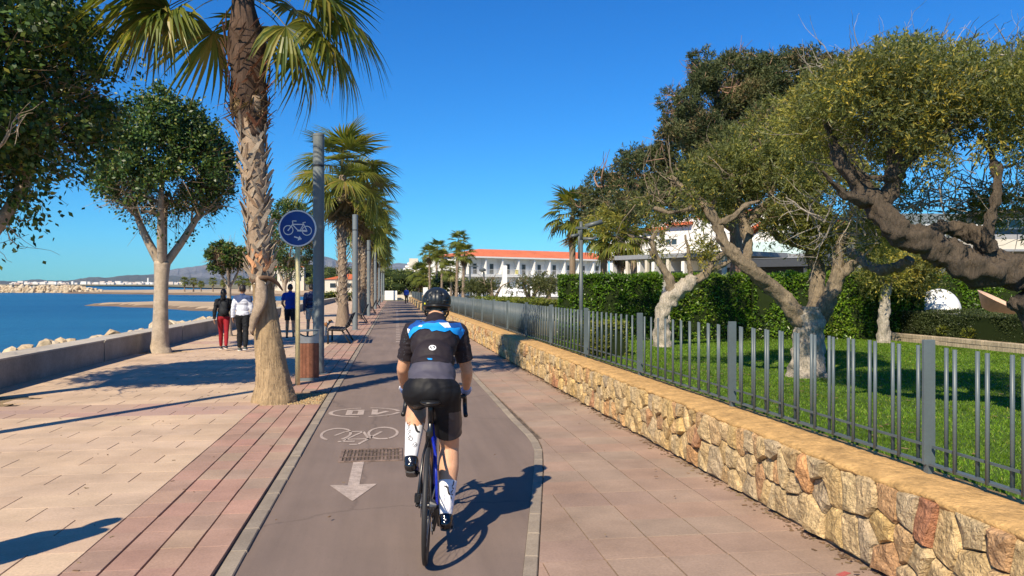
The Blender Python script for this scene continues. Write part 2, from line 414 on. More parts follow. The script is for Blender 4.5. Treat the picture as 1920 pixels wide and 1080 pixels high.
# sand bars: height field over shore polygons
def inside(poly, x, y):
    c = False; n = len(poly)
    for i in range(n):
        x1, y1 = poly[i]; x2, y2 = poly[(i + 1) % n]
        if (y1 > y) != (y2 > y) and x < (x2 - x1) * (y - y1) / (y2 - y1) + x1: c = not c
    return c
def seg(px, py, a, b_):
    ax, ay = a; dx, dy = b_[0] - ax, b_[1] - ay
    t = max(0, min(1, ((px - ax) * dx + (py - ay) * dy) / (dx * dx + dy * dy + 1e-9)))
    return math.hypot(px - ax - t * dx, py - ay - t * dy)
def sandbar(name, pix, step, top, label=None):
    poly = [(p.x, p.y) for p in (atsea(u, v) for u, v in pix)]
    x0 = min(p[0] for p in poly) - 4; x1 = max(p[0] for p in poly) + 4; y0 = min(p[1] for p in poly) - 4; y1 = max(p[1] for p in poly) + 4
    nx = int((x1 - x0) / step) + 1; ny = int((y1 - y0) / step) + 1; b = MB(); vs = []; keep = {}; dd_ = {}
    for j in range(ny):
        for i in range(nx):
            x = x0 + i * step; y = y0 + j * step
            d = min(seg(x, y, poly[k], poly[(k + 1) % len(poly)]) for k in range(len(poly)))
            if not inside(poly, x, y): d = -d
            d += .6 * math.sin(x * .7 + 1.3 * math.sin(y * .31)) 
            z = seaz(y) + max(-.5, min(top, d * .16)) + (.06 * math.sin(x * .5) * math.sin(y * .4) if d > 2 else 0)
            vs.append((x, y, z)); keep[(i, j)] = d > -3; dd_[(i, j)] = d
    fs = [(j * nx + i, j * nx + i + 1, (j + 1) * nx + i + 1, (j + 1) * nx + i) for j in range(ny - 1) for i in range(nx - 1) if keep[(i, j)] or keep[(i + 1, j + 1)]]
    b.add(vs, fs); b.m = [1 if dd_[(f[0] % nx, f[0] // nx)] < .5 + step * .2 else 0 for f in fs]; return b.build(name, [M['sand'], M['wetsand']], smooth=True, kind='structure')
sandbar('beach', [(158, 573.5), (210, 570), (300, 569), (420, 568.5), (600, 566), (680, 564), (690, 575), (600, 589), (520, 588), (440, 586.5), (370, 583), (300, 579), (220, 575.5)], 1.6, .32)
sandbar('beach', [(120, 551), (300, 553), (460, 555), (620, 557), (700, 556), (690, 545), (500, 543.5), (330, 545), (230, 546), (150, 546)], 5.0, .45)

# promenade of pale slabs ------------------------------------------------------
STR_X = (-1.86, -1.645, -1.435, -1.225, -1.012)
prom = sheet('promenade', [(-6.15, -3), (-1.0, -3), (-1.0, 112), (-7.4, 112)], -.028, M['joint'], kind='structure')
def pieces(name, parent, cells, mats, th, jx, jy, limit=300, bev=.0015):
    """cells: (cx, cy, w, l, matkey, drop). nearest become parts, the rest one joined part"""
    vis = []
    for c in cells:
        d = c[0] * _s + c[1] * _c; r = c[0] * _c - c[1] * _s
        u = 960 + FOC * r / max(d, .5)
        ok = d > 3.6 and -120 < u < 2040
        vis.append((0 if ok else 1, d, c))
    vis.sort(key=lambda t: (t[0], t[1]))
    cache = {}; rest = {}
    for k, (_, d, c) in enumerate(vis):
        cx, cy, w, l, mk, dz = c
        if k < limit:
            key = (round(w, 3), round(l, 3), mk)
            if key not in cache:
                q = MB(); q.bevbox((-w / 2 + jx, -l / 2 + jy, -th), (w / 2 - jx, l / 2 - jy, 0), bev); cache[key] = q.mesh(name, M[mk])
            link(name, cache[key], parent, (cx, cy, dz), (random.uniform(-.0014, .0014), random.uniform(-.0014, .0014), random.uniform(-.002, .002)))
        else:
            q = rest.setdefault(mk, MB()); q.tint = random.random() * .98 + .01
            q.bevbox((cx - w / 2 + jx, cy - l / 2 + jy, dz - th), (cx + w / 2 - jx, cy + l / 2 - jy, dz), bev)
    for mk, q in rest.items(): q.build(name, M[mk], parent, kind='stuff')
cells = []
ROW = .365
for r in range(0, 300):
    y = 1.0 + ROW * r
    pink = (10.65 < y < 11.75) or (24.5 < y < 25.6) or (38.5 < y < 39.6) or (52.5 < y < 53.6)
    x = -1.86 - (.325 if r % 2 else .0); 
    if r % 2: cells.append((-1.86 - .1625, y, .325, ROW, 'slab_pink' if pink else 'slab', random.uniform(-.0012, .001)))
    while x > -6.15 - .012 * y:
        w = .65
        cells.append((x - w / 2, y, w, ROW, 'slab_pink' if pink else 'slab', random.uniform(-.0012, .001))); x -= w
def in_pit(x, y, pits): return any(a < x < b_ and c < y < d for a, b_, c, d in pits)
pits = [(-6.6, -5.3, 11.6, 12.8), (-6.5, -5.3, 20.8, 22.1), (-6.3, -5.0, 28.1, 29.4)]
pieces('paving_slab', prom, [c for c in cells if not in_pit(c[0], c[1], pits)], M, .03, .0045, .0004)
for a, b_, c_, d_ in pits:
    q = MB(); q.add([(a, c_, -.012), (b_, c_, -.012), (b_, d_, -.012), (a, d_, -.012)], [(0, 1, 2, 3)]); q.build('tree_pit', M['soil'], prom)
strip = empty('paver_strip', kind='structure')
q = MB(); q.add([(-1.86, -3, -.024), (-1.0, -3, -.024), (-1.0, 112, -.024), (-1.86, 112, -.024)], [(0, 1, 2, 3)]); q.build('paver_bed', M['joint'], strip)
cells = []
palm_pits = [(-1.86, -1.02, 11.3, 12.7)] + [(-2.5, -1.4, y - .7, y + .7) for y in (35.5, 42.1, 50, 58, 66, 74, 82)]
for r in range(0, 300):
    y = 1.0 + ROW * r
    for k in range(4):
        cx = (STR_X[k] + STR_X[k + 1]) / 2
        if in_pit(cx, y, palm_pits[:1]): continue
        cells.append((cx, y, STR_X[k + 1] - STR_X[k], ROW, 'paver', random.uniform(-.004, .003)))
cells = [c for c in cells]
pieces('paver', strip, cells, M, .024, .0065, .0006)
q = MB(); q.add([(-1.86, 11.3, -.012), (-1.02, 11.3, -.012), (-1.02, 12.7, -.012), (-1.86, 12.7, -.012)], [(0, 1, 2, 3)]); q.build('tree_pit', M['soil'], strip)
q = MB()
for _ in range(900):
    x = random.uniform(-1.84, -1.04); y = random.uniform(11.35, 12.65); s_ = random.uniform(.006, .018)
    q.tint = random.uniform(.01, .99); q.ball((x, y, -.01), (s_, s_ * .8, s_ * .6), nu=5, nv=3)
q.build('gravel', M['stone'], strip, kind='stuff')

# red-brown cycle path
R_EDGE = [(-3, .62), (4.0, .62), (5.2, .86), (5.9, 1.0), (7.0, 1.22), (8.0, 1.40), (8.6, 1.45), (9.7, 1.43), (14.5, 1.42), (60, 1.42), (112, 1.6)]
def redge(y):
    for (y0, x0), (y1, x1) in zip(R_EDGE, R_EDGE[1:]):
        if y0 <= y <= y1: return x0 + (x1 - x0) * (y - y0) / (y1 - y0)
    return R_EDGE[-1][1]
poly = [(-.905, -3)] + [(x, y) for y, x in R_EDGE] + [(-.905, 112)]
path = sheet('cycle_path', poly, -.030, M['asphalt'], kind='structure')
# kerbs
kerb = empty('kerb', kind='structure')
nst = MB(); nst.bevbox((-.05, -.232, -.08), (.05, .232, 0), .006); kme = nst.mesh('kerb_stone', M['kerb'])
y = 3.0
for k in range(60):
    link('kerb_stone', kme, kerb, (-.953, y, -.012 + random.uniform(-.003, .003)), (0, 0, random.uniform(-.006, .006))); y += .472
q = MB()
while y < 110: 
    q.tint = random.uniform(.01, .99); q.bevbox((-1.003, y - .232, -.08), (-.903, y + .232, -.012), .006); y += .472
q.build('kerb_stone', M['kerb'], kerb, kind='stuff')
kerb2 = empty('kerb', kind='structure')
y = 3.0; q = MB(); k = 0
while y < 110:
    y2 = y + .45; x1, x2 = redge(y), redge(y2); a = math.atan2(x2 - x1, y2 - y); L = math.hypot(x2 - x1, y2 - y)
    if k < 60:
        t = MB(); t.bevbox((.002, -L / 2 + .003, -.08), (.085, L / 2 - .003, 0), .006)
        t.build('kerb_stone', M['kerb'], kerb2, loc=((x1 + x2) / 2, (y + y2) / 2, -.02 + random.uniform(-.002, .002)), rot=(0, 0, -a))
    else:
        q.tint = random.uniform(.01, .99); q.bevbox((x1 + .002, y + .003, -.08), (x1 + .09, y2 - .003, -.02), .006)
    y = y2; k += 1
q.build('kerb_stone', M['kerb'], kerb2, kind='stuff')
# footpath of square tiles, laid parallel to the stone wall
foot = empty('footpath', kind='structure')
q = MB(); q.add([(.5, -3, -.036), (3.2, -3, -.036), (2.4, 112, -.036), (1.4, 112, -.036)], [(0, 1, 2, 3)]); q.build('footpath_bed', M['joint'], foot)
cells = []
TW = .385
for r in range(0, 290):
    y = 1.0 + TW * r
    for k in range(8):
        cx = wall_x(y) + .05 - TW * (k + .5) - (0 if k < 20 else 0)
        le = redge(y) + .105
        l_, r_ = cx - TW / 2, cx + TW / 2
        if r_ < le + .04: continue
        if l_ < max(redge(y - TW / 2), redge(y + TW / 2)) + .098:
            e0, e1 = redge(y - TW / 2) + .094, redge(y + TW / 2) + .094
            if y < 22:
                q = MB(); q.prism([(e0, y - TW / 2 + .001), (r_ - .0026, y - TW / 2 + .001), (r_ - .0026, y + TW / 2 - .001), (e1, y + TW / 2 - .001)], -.036, -.018); q.build('paving_tile', M['tile'], foot)
                continue
            l_ = le
        cells.append(((l_ + r_) / 2, y, round(r_ - l_, 2) , TW, 'tile', -.018 + random.uniform(-.002, .002)))
pieces('paving_tile', foot, cells, M, .018, .0026, .0012)

# painted marks on the asphalt (4 mm above it)
MZ = -.026
marks = empty('road_markings', kind='structure')
def flat(name, polys, z=MZ, m='paint', par=marks):
    b = MB()
    for p in polys: b.add([(x, y, z) for x, y in p], [tuple(range(len(p)))])
    o = b.build(name, M[m], par)
    bm = bmesh.new(); bm.from_mesh(o.data); bmesh.ops.triangulate(bm, faces=bm.faces[:]); bmesh.ops.recalc_face_normals(bm, faces=bm.faces[:]); bm.to_mesh(o.data); bm.free()
    return o
def stroke(pts, w, wy=None):
    """flat ribbons along a polyline"""
    wy = wy or w; out = []
    for (x0, y0), (x1, y1) in zip(pts, pts[1:]):
        dx, dy = x1 - x0, y1 - y0; L = math.hypot(dx, dy) or 1; nx, ny = -dy / L * w / 2, dx / L * wy / 2
        out.append([(x0 + nx, y0 + ny), (x1 + nx, y1 + ny), (x1 - nx, y1 - ny), (x0 - nx, y0 - ny)])
    return out
def ring(cx, cy, rx, ry, w, wy, a0=0, a1=360, n=28):
    out = []
    for i in range(n):
        t0 = R(a0 + (a1 - a0) * i / n); t1 = R(a0 + (a1 - a0) * (i + 1) / n)
        out.append([(cx + math.cos(t) * (rx - dd * w), cy + math.sin(t) * (ry - dd * wy)) for t, dd in ((t0, 0), (t1, 0), (t1, 1), (t0, 1))])
    return out
flat('painted_arrow', [[(-.385, 7.66), (-.285, 7.66), (-.29, 6.78), (-.385, 6.78)], [(-.53, 6.78), (-.145, 6.78), (-.32, 6.25)]])
cx, cy = -.39, 10.74
flat('painted_speed_limit', ring(cx, cy, .47, .40, .055, .045, 8, 82, 12) + ring(cx, cy, .47, .40, .055, .045, 98, 262, 24) + ring(cx, cy, .47, .40, .055, .045, 278, 352, 12)
     + [[(cx - .24, cy - .22), (cx - .16, cy - .22), (cx - .16, cy + .22), (cx - .24, cy + .22)], [(cx - .09, cy - .22), (cx - .01, cy - .22), (cx - .01, cy + .22), (cx - .09, cy + .22)],
        [(cx - .16, cy + .13), (cx - .09, cy + .13), (cx - .09, cy + .22), (cx - .16, cy + .22)], [(cx - .16, cy - .22), (cx - .09, cy - .22), (cx - .09, cy - .13), (cx - .16, cy - .13)],
        [(cx + .09, cy - .22), (cx + .17, cy - .22), (cx + .17, cy + .22), (cx + .09, cy + .22)], [(cx + .17, cy - .22), (cx + .32, cy + .02), (cx + .27, cy + .08), (cx + .17, cy - .08)]])
cx, cy = -.40, 9.05
flat('painted_bicycle', ring(cx - .25, cy + .12, .175, .40, .03, .07, -60, 245, 26) + ring(cx + .27, cy + .12, .175, .40, .03, .07, -65, 290, 28)
     + stroke([(cx - .26, cy + .02), (cx - .16, cy + .25), (cx + .05, cy + .25), (cx - .12, cy - .22), (cx + .12, cy - .22), (cx + .05, cy + .22)], .028, .05)
     + stroke([(cx - .20, cy - .34), (cx - .02, cy - .34)], .03, .06) + stroke([(cx - .12, cy - .22), (cx - .16, cy - .34)], .028, .05)
     + stroke([(cx + .25, cy + .20), (cx + .02, cy - .52), (cx - .07, cy - .52)], .032, .06))
dash = MB(); dash.add([(-.07, -.09, 0), (.07, -.09, 0), (.07, .09, 0), (-.07, .09, 0)], [(0, 1, 2, 3)]); dme = dash.mesh('centre_line_stud', M['paint'])
y = 25.0
while y < 108:
    link('centre_line_stud', dme, marks, (.06 + .002 * y, y, MZ), None, (1, 1.6 + y / 60, 1)); y += 1.25 if y < 60 else 2.0
for x in (-.8, -.05, .7): flat('crossing_bar', [[(x - .26, 61.0), (x + .26, 61.0), (x + .26, 61.9), (x - .26, 61.9)]])
# drain grate
gr = tag(empty('drain_grate', (-.225, 7.97, -.03)), 'rusty rectangular drain grate set in the asphalt above the painted arrow', 'drain grate')
M['rust'] = surf('rusty_iron', [(0, (.12, .085, .065)), (1, (.20, .14, .11))], patch=(12, .5, 1.5), grain=(60, .6, 1.3), rough=.8)
q = MB(); q.box((-.30, -.30, .002), (.30, -.27, .010)); q.box((-.30, .27, .002), (.30, .30, .010)); q.box((-.30, -.27, .002), (-.27, .27, .010)); q.box((.27, -.27, .002), (.30, .27, .010)); q.build('grate_frame', M['rust'], gr)
q = MB(); q.add([(-.27, -.27, .0015), (.27, -.27, .0015), (.27, .27, .0015), (-.27, .27, .0015)], [(0, 1, 2, 3)]); q.build('grate_pit', M['joint'], gr)
q = MB(); q.box((-.0095, -.268, .002), (.0095, .268, .008)); bm_ = q.mesh('grate_bar', M['rust'])
for k in range(15): link('grate_bar', bm_, gr, (-.245 + k * .035, 0, 0))
for yy in (-.09, .09):
    q = MB(); q.box((-.268, yy - .012, .003), (.268, yy + .012, .0095)); q.build('grate_rib', M['rust'], gr)

# sea wall ------------------------------------------------------
def swx(y): return -6.08 - .0125 * y
sw = tag(empty('sea_wall'), 'low grey concrete wall between the promenade and the sea', 'sea wall')
y = -2.0; k = 0
while y < 110:
    L = 6.9; g = .03
    for (nm, a, b_, c_, d_, mm) in (('wall_block', 0, -.49, -1.6, .455, 'concrete'), ('coping', .02, -.53, .457, .485, 'concrete_top')):
        q = MB(); n = 6
        for i in range(n):
            y0 = y + g + (L - 2 * g) * i / n; y1 = y + g + (L - 2 * g) * (i + 1) / n; x0, x1 = swx(y0), swx(y1)
            vs = [(x0 + a, y0, c_), (x0 + b_, y0, c_), (x1 + b_, y1, c_), (x1 + a, y1, c_), (x0 + a, y0, d_), (x0 + b_, y0, d_), (x1 + b_, y1, d_), (x1 + a, y1, d_)]
            fs = [(4, 7, 6, 5), (0, 3, 7, 4), (1, 5, 6, 2)]
            if i == 0: fs.append((0, 4, 5, 1))
            if i == n - 1: fs.append((3, 2, 6, 7))
            q.add(vs, fs)
        q.build(nm, M[mm], sw)
    q = MB(); q.box((swx(y) - .45, y - .028, -1.6), (swx(y) - .03, y + .028, .40)); q.build('joint_filler', M['concrete_top'], sw)
    y += L; k += 1
# rocks on the sea side
def rockmesh(seed, n=10):
    rr = random.Random(seed); bm = bmesh.new(); bmesh.ops.create_icosphere(bm, subdivisions=2, radius=1)
    ax = [Vector((rr.gauss(0, 1), rr.gauss(0, 1), rr.gauss(0, 1))).normalized() for _ in range(n)]; off = [rr.uniform(.55, .9) for _ in range(n)]
    for v in bm.verts:
        for a, o_ in zip(ax, off):
            d = v.co.dot(a)
            if d > o_: v.co -= a * (d - o_)
        v.co += v.co * rr.uniform(-.03, .03)
    me = bpy.data.meshes.new('boulder'); bm.to_mesh(me); bm.free(); me.materials.append(M['rock']); return me
rocks = [rockmesh(s) for s in range(5)]
rk = tag(empty('rock_bank', (-8, 0, 0)), 'bank of pale boulders behind the low concrete sea wall', 'rock bank')
rr = random.Random(3)
for k in range(300):
    y = 9 + (k / 300) ** 1.3 * 85; x = swx(y) - .55 - abs(rr.gauss(0, .5)) - .12
    s_ = rr.uniform(.15, .30) * (1.5 if rr.random() < .12 else 1); z = .35 - (swx(y) - .75 - x) * .5 - rr.uniform(0, .14)
    link('boulder', rocks[k % 5], rk, (x + 8, y, z), (rr.uniform(0, 6), rr.uniform(0, 6), rr.uniform(0, 6)), (s_ * 1.25, s_, s_ * .75))
q = MB()
for k in range(40):
    y = -2 + k * 3.0; x = swx(y) - .45
    q.add([(x, y, .1), (x - 3.2, y, -1.8), (x - 3.2, y + 3, -1.8), (x, y + 3, .1)], [(0, 1, 2, 3)])
q.build('bank_core', M['rock'], rk, loc=(8, 0, 0))
bw = tag(empty('breakwater', atsea(90, 550)), 'long breakwater of pale boulders lying out in the water at far left', 'breakwater')
o0 = Vector(bw.location); pa, pb = atsea(-60, 549), atsea(186, 549.5)
for k in range(300):
    t = rr.random(); p = pa.lerp(pb, t); w = 1.0 if t < .85 else 1 - (t - .85) * 5
    a = rr.uniform(-1, 1); s_ = rr.uniform(.55, 1.1)
    z = p.z + (1.9 * w) * (1 - abs(a) ** 1.5) - .2
    link('boulder', rocks[k % 5], bw, Vector((p.x, p.y + a * 4.5, z)) - o0, (rr.uniform(0, 6), rr.uniform(0, 6), rr.uniform(0, 6)), (s_ * 1.3, s_, s_ * .8))
q = MB()
for k in range(16):
    p0 = pa.lerp(pb, k / 16) - o0; p1 = pa.lerp(pb, (k + 1) / 16) - o0; h0 = 1.5 * (1 if k < 13 else .7); h1 = 1.5 * (1 if k < 13 else .5)
    q.add([(p0.x, p0.y - 5, -.3 + p0.z), (p1.x, p1.y - 5, -.3 + p1.z), (p1.x, p1.y, h1 + p1.z), (p0.x, p0.y, h0 + p0.z), (p0.x, p0.y + 5, -.3 + p0.z), (p1.x, p1.y + 5, -.3 + p1.z)], [(0, 1, 2, 3), (3, 2, 5, 4)])
q.build('core', M['rock'], bw)

# far mountains and hills ------------------------------------------------------
def range_mesh(name, prof, d_ridge, d_base, vbase, m, seed, n=160, rows=14, rough=.12):
    rg = random.Random(seed); q = MB(); us = [prof[0][0] + (prof[-1][0] - prof[0][0]) * i / n for i in range(n + 1)]
    def pv(u):
        for (u0, v0), (u1, v1) in zip(prof, prof[1:]):
            if u0 <= u <= u1: return v0 + (v1 - v0) * (u - u0) / (u1 - u0 + 1e-9)
        return prof[-1][1]
    vs = []
    ph = [rg.uniform(0, 6) for _ in range(12)]
    for j in range(rows + 1):
        t = j / rows
        for i, u in enumerate(us):
            d = d_base + (d_ridge - d_base) * t
            top = at(u, pv(u) + .5 * math.sin(u * .35 + ph[0]) * .8, d_ridge); bas = at(u, vbase, d_base)
            k = i * .55
            rid = math.sin(k * .5 + ph[1] + t * 2) * math.sin(k * .23 + ph[2]) + .6 * math.sin(k * 1.1 + ph[3] - t * 3) + .35 * math.sin(k * 2.3 + ph[4] + t * 5)
            H = top.z - bas.z
            z = bas.z + H * (t ** .8) * (1 + rough * rid * (1 - t) * 2.2)
            z = min(z, bas.z + H * (.02 + t * 1.02) + H * .1 * (1 - t))
            if j == rows: z = top.z
            p = bas.lerp(top, t)
            off = rid * (d_ridge - d_base) * .05 * math.sin(math.pi * t)
            vs.append((p.x, p.y + off, z))
    W = n + 1
    q.add(vs, [(j * W + i, j * W + i + 1, (j + 1) * W + i + 1, (j + 1) * W + i) for j in range(rows) for i in range(n)])
    # far side
    return q.build(name, m, smooth=False, kind='structure')
M['mount'] = surf('limestone_mountain', [(0, (.15, .14, .145))], patch=(.004, .5, 1.35), grain=(.02, .7, 1.3), bmp=(.008, 1, 60))
M['hill'] = surf('wooded_hill', [(0, (.085, .085, .075))], patch=(.004, .6, 1.3), grain=(.02, .7, 1.3), bmp=(.01, 1, 30))
M['pinewood'] = surf('pine_wood', [(0, (.05, .065, .025))], patch=(.03, .5, 1.3), grain=(.2, .6, 1.4), bmp=(.15, 1, 4))
range_mesh('mountains', [(240, 521), (280, 515), (300, 511), (322, 505), (345, 502), (370, 499), (392, 495), (411, 494), (440, 489), (470, 488), (500, 487), (540, 488), (565, 485), (583, 481), (600, 479.5), (612, 481), (632, 488), (660, 492), (700, 495), (722, 496), (736, 494), (752, 493), (765, 495), (790, 500), (829, 501), (845, 506), (880, 512), (960, 522)], 8200, 6000, 534, M['mount'], 4, n=220, rough=.16)
range_mesh('hills', [(-500, 527), (-200, 526.5), (-60, 527), (0, 526.5), (30, 527.5), (52, 525), (70, 523.5), (90, 526), (130, 526), (150, 522.5), (170, 519.5), (186, 519.5), (200, 521), (230, 516.5), (250, 515.5), (300, 515.5), (350, 519), (420, 524), (520, 528), (640, 530)], 5600, 4200, 535.2, M['hill'], 9, n=200)
# far town on the shore
tw = MB(); rr = random.Random(11)
for k in range(260):
    u = rr.choice([rr.uniform(20, 120), rr.uniform(100, 345), rr.uniform(180, 345)]); d = rr.uniform(3650, 4150); p = at(u, 536, d)
    base = 533 + 4500 / d * 1.0; p = at(u, base, d); w = rr.uniform(8, 26); h = rr.uniform(3, 8) * (1.8 if rr.random() < .12 else 1)
    z0 = seaz(p.y); tw.tint = rr.uniform(.01, .99); tw.box((p.x - w / 2, p.y - 8, z0 - 4), (p.x + w / 2, p.y + 8, z0 + h + (d - 3650) * .012))
M['town'] = surf('far_town', [(0, (.75, .72, .68)), (.6, (.6, .5, .42)), (.8, (.8, .78, .74)), (1, (.45, .30, .24))], patch=None, grain=None, bmp=None)
tw.build('far_town', M['town'], label='white far-off town strung along the shore under the hills', cat='town', kind='stuff')
q = MB(); p = at(277.5, 534, 3600); q.box((p.x - 2.5, p.y - 2.5, p.z - 5), (p.x + 2.5, p.y + 2.5, p.z + 31)); q.box((p.x - 6, p.y - 6, p.z - 5), (p.x + 6, p.y + 6, p.z + 9)); q.build('tower', M['white'], label='thin white tower rising from the far-off shore town', cat='tower')
q = MB(); p = at(104, 534, 3600); q.box((p.x - 5, p.y - 5, p.z - 5), (p.x + 5, p.y + 5, p.z + 14)); q.build('silo', M['white'], label='broad pale silo at the left end of the far-off town', cat='silo')
# ------------------------------------------------------------------ stone wall with cap, fence, lawn
wall = tag(empty('stone_wall', (wall_x(4), 4, 0)), 'low wall of rough ochre and cream field stones under a thick mortar cap, along the footpath', 'stone wall')
WO = Vector(wall.location)
CAPZ = .53
def clip(poly, nx, ny, d):
    out = []
    for i in range(len(poly)):
        a, b_ = poly[i], poly[(i + 1) % len(poly)]; da = a[0] * nx + a[1] * ny - d; db = b_[0] * nx + b_[1] * ny - d
        if da <= 0: out.append(a)
        if (da < 0) != (db < 0) and abs(da - db) > 1e-12:
            t = da / (da - db); out.append((a[0] + (b_[0] - a[0]) * t, a[1] + (b_[1] - a[1]) * t))
    return out
rr = random.Random(21)
sites = []
y = .8
while y < 112:
    w = rr.uniform(.11, .215)
    nlev = rr.choice([2, 2, 3, 3])
    zz = 0
    hs_ = [rr.uniform(.6, 1.5) for _ in range(nlev)]; tot = sum(hs_)
    for h_ in hs_:
        hh = h_ / tot * .50
        sites.append((y + rr.uniform(-.06, .06), zz + hh / 2 + rr.uniform(-.02, .02))); zz += hh
    y += w
sites.sort()
def stone(q, s, cell, off=Vector((0, 0, 0))):
    """one rough stone: back ring in the mortar, shoulder ring, craggy face"""
    cx = sum(p[0] for p in cell) / len(cell); cz = sum(p[1] for p in cell) / len(cell)
    pts = []
    n = len(cell)
    for i in range(n):
        a, b_ = cell[i], cell[(i + 1) % n]; L = math.hypot(b_[0] - a[0], b_[1] - a[1])
        if L < .02: 
            continue
        pts.append(a)
        if L > .09: 
            t = rr.uniform(.35, .65); pts.append((a[0] + (b_[0] - a[0]) * t + rr.uniform(-.006, .006), a[1] + (b_[1] - a[1]) * t + rr.uniform(-.006, .006)))
    if len(pts) < 4: return False
    n = len(pts); gap = .0032; proud = rr.uniform(.0, .035)
    tilt1, tilt2 = rr.uniform(-.12, .12), rr.uniform(-.12, .12)
    def ringp(f, dep):
        out = []
        for (a, z) in pts:
            dx, dz = a - cx, z - cz; L = math.hypot(dx, dz) + 1e-6; k_ = max(.1, 1 - (gap / L)) * f
            ya, za = cx + dx * k_, cz + dz * k_
            d_ = dep + (0 if f > .99 else tilt1 * dx + tilt2 * dz + rr.uniform(-.006, .006))
            out.append(Vector((wall_x(ya) - d_, ya, za)) - off)
        return out
    vs = ringp(1, -.06) + ringp(1.0, proud * .5 + .002) + ringp(.86, proud + .016) + ringp(.45, proud + .024)
    vs.append(Vector((wall_x(cx) - proud - .024 + rr.uniform(-.008, .008), cx, cz)) - off)
    fs = []
    for r in range(3):
        for i in range(n):
            j = (i + 1) % n; fs.append((r * n + i, r * n + j, (r + 1) * n + j, (r + 1) * n + i))
    fs += [(3 * n + i, 3 * n + (i + 1) % n, 4 * n) for i in range(n)]
    q.add(vs, fs); return True
rest = MB(); cnt = 0
for i, (sy, sz) in enumerate(sites):
    cell = [(sy - .3, 0.0), (sy + .3, 0.0), (sy + .3, .505), (sy - .3, .505)]
    for j in range(max(0, i - 14), min(len(sites), i + 15)):
        if j == i: continue
        ty, tz = sites[j]; dx, dz = ty - sy, tz - sz
        if abs(dx) > .6: continue
        m2 = (ty * ty - sy * sy + tz * tz - sz * sz) / 2
        cell = clip(cell, dx, dz, m2)
        if len(cell) < 3: break
    if len(cell) < 3: continue
    if sy > 2.6 and cnt < 300:
        q = MB(); q.tint = rr.uniform(.01, .99)
        if stone(q, 0, cell, WO): 
            q.build('stone', M['stone'], wall, smooth=False); cnt += 1
    elif sy > 2.6:
        rest.tint = rr.uniform(.01, .99); stone(rest, 0, cell, WO)
rest.build('stone', M['stone'], wall, kind='stuff')
# backing, cap
q = MB()
ys = [-3, 20, 60, 112]
for y0, y1 in zip(ys, ys[1:]):
    x0, x1 = wall_x(y0), wall_x(y1)
    vs = [Vector(p) - WO for p in ((x0 + .012, y0, -.1), (x0 + .40, y0, -.1), (x1 + .40, y1, -.1), (x1 + .012, y1, -.1), (x0 + .012, y0, .50), (x0 + .40, y0, .50), (x1 + .40, y1, .50), (x1 + .012, y1, .50))]
    q.add(vs, [(0, 3, 2, 1), (4, 5, 6, 7), (0, 1, 5, 4), (1, 2, 6, 5), (2, 3, 7, 6), (3, 0, 4, 7)])
q.build('wall_core', M['mortar'], wall)
q = MB(); vs = []; prof = 7; y = -2.0; rowsn = 0; lip = 0
while y < 112:
    lip = .65 * lip + rr.uniform(-.014, .014); lz = rr.uniform(-.012, .012); x = wall_x(y)
    for (dx, dz) in ((.05, .478 + lz * .5), (-.010 + lip, .488 + lz), (-.022 + lip, .515 + lz * .6), (.02 + lip * .5, CAPZ + rr.uniform(-.004, .004)), (.16, CAPZ + .006 + rr.uniform(-.006, .006)), (.30, CAPZ + .004 + rr.uniform(-.005, .005)), (.44 + rr.uniform(-.01, .01), CAPZ - .01), (.445, .40)):
        vs.append(Vector((x + dx, y + rr.uniform(-.01, .01), dz)) - WO)
    y += .06 if y < 14 else (.12 if y < 30 else .4); rowsn += 1
P8 = 8
q.add(vs, [(r * P8 + i, r * P8 + i + 1, (r + 1) * P8 + i + 1, (r + 1) * P8 + i) for r in range(rowsn - 1) for i in range(P8 - 1)])
q.build('cap', M['cap'], wall, smooth=True)
def fx0(y): return wall_x(y) + .335
# debris along the foot of the wall
q = MB()
for k in range(900):
    y = 3.5 + rr.random() ** 1.4 * 16; x = wall_x(y) - .01 - abs(rr.gauss(0, .05)) ; s_ = rr.uniform(.005, .02)
    q.tint = rr.uniform(.01, .99)
    a = rr.uniform(0, 3.14); q.box((-s_, -s_ * .4, 0), (s_, s_ * .4, .003), Matrix.Rotation(a, 3, 'Z'), (x, y, -.017 + rr.random() * .004))
for k in range(160):
    y = 4 + rr.random() ** 1.2 * 16; x = rr.uniform(-5.5, wall_x(y) - .05); s_ = rr.uniform(.006, .02)
    q.tint = rr.uniform(.01, .99); a = rr.uniform(0, 3.14); q.box((-s_, -s_ * .4, 0), (s_, s_ * .4, .003), Matrix.Rotation(a, 3, 'Z'), (x, y, .0025))
M['litter'] = surf('dead_leaf', [(0, (.22, .13, .07)), (.5, (.12, .075, .045)), (1, (.30, .22, .12))], patch=None, grain=None, bmp=None)
for k in range(260):
    y = rr.uniform(3, 14); x = fx0(y) + rr.uniform(.15, 5.5); s_ = rr.uniform(.012, .03); q.tint = rr.uniform(.01, .99); q.box((-s_, -s_ * .35, 0), (s_, s_ * .35, .003), Matrix.Rotation(rr.uniform(0, 3.1), 3, 'Z'), (x, y, .42 + .02))
q.build('leaf_litter', M['litter'], label='scattered dry leaf bits along the foot of the stone wall and on the paving', cat='leaf litter', kind='stuff')
q = MB(); q.box((-.045, -.02, 0), (.045, .02, .002), Matrix.Rotation(.5, 3, 'Z'), (2.52, 4.22, -.017)); M['wrap'] = plain('red_wrapper', (.42, .09, .09), .5)
q.build('wrapper', M['wrap'], label='flat pink red wrapper lying on the footpath tiles close to the wall', cat='wrapper')

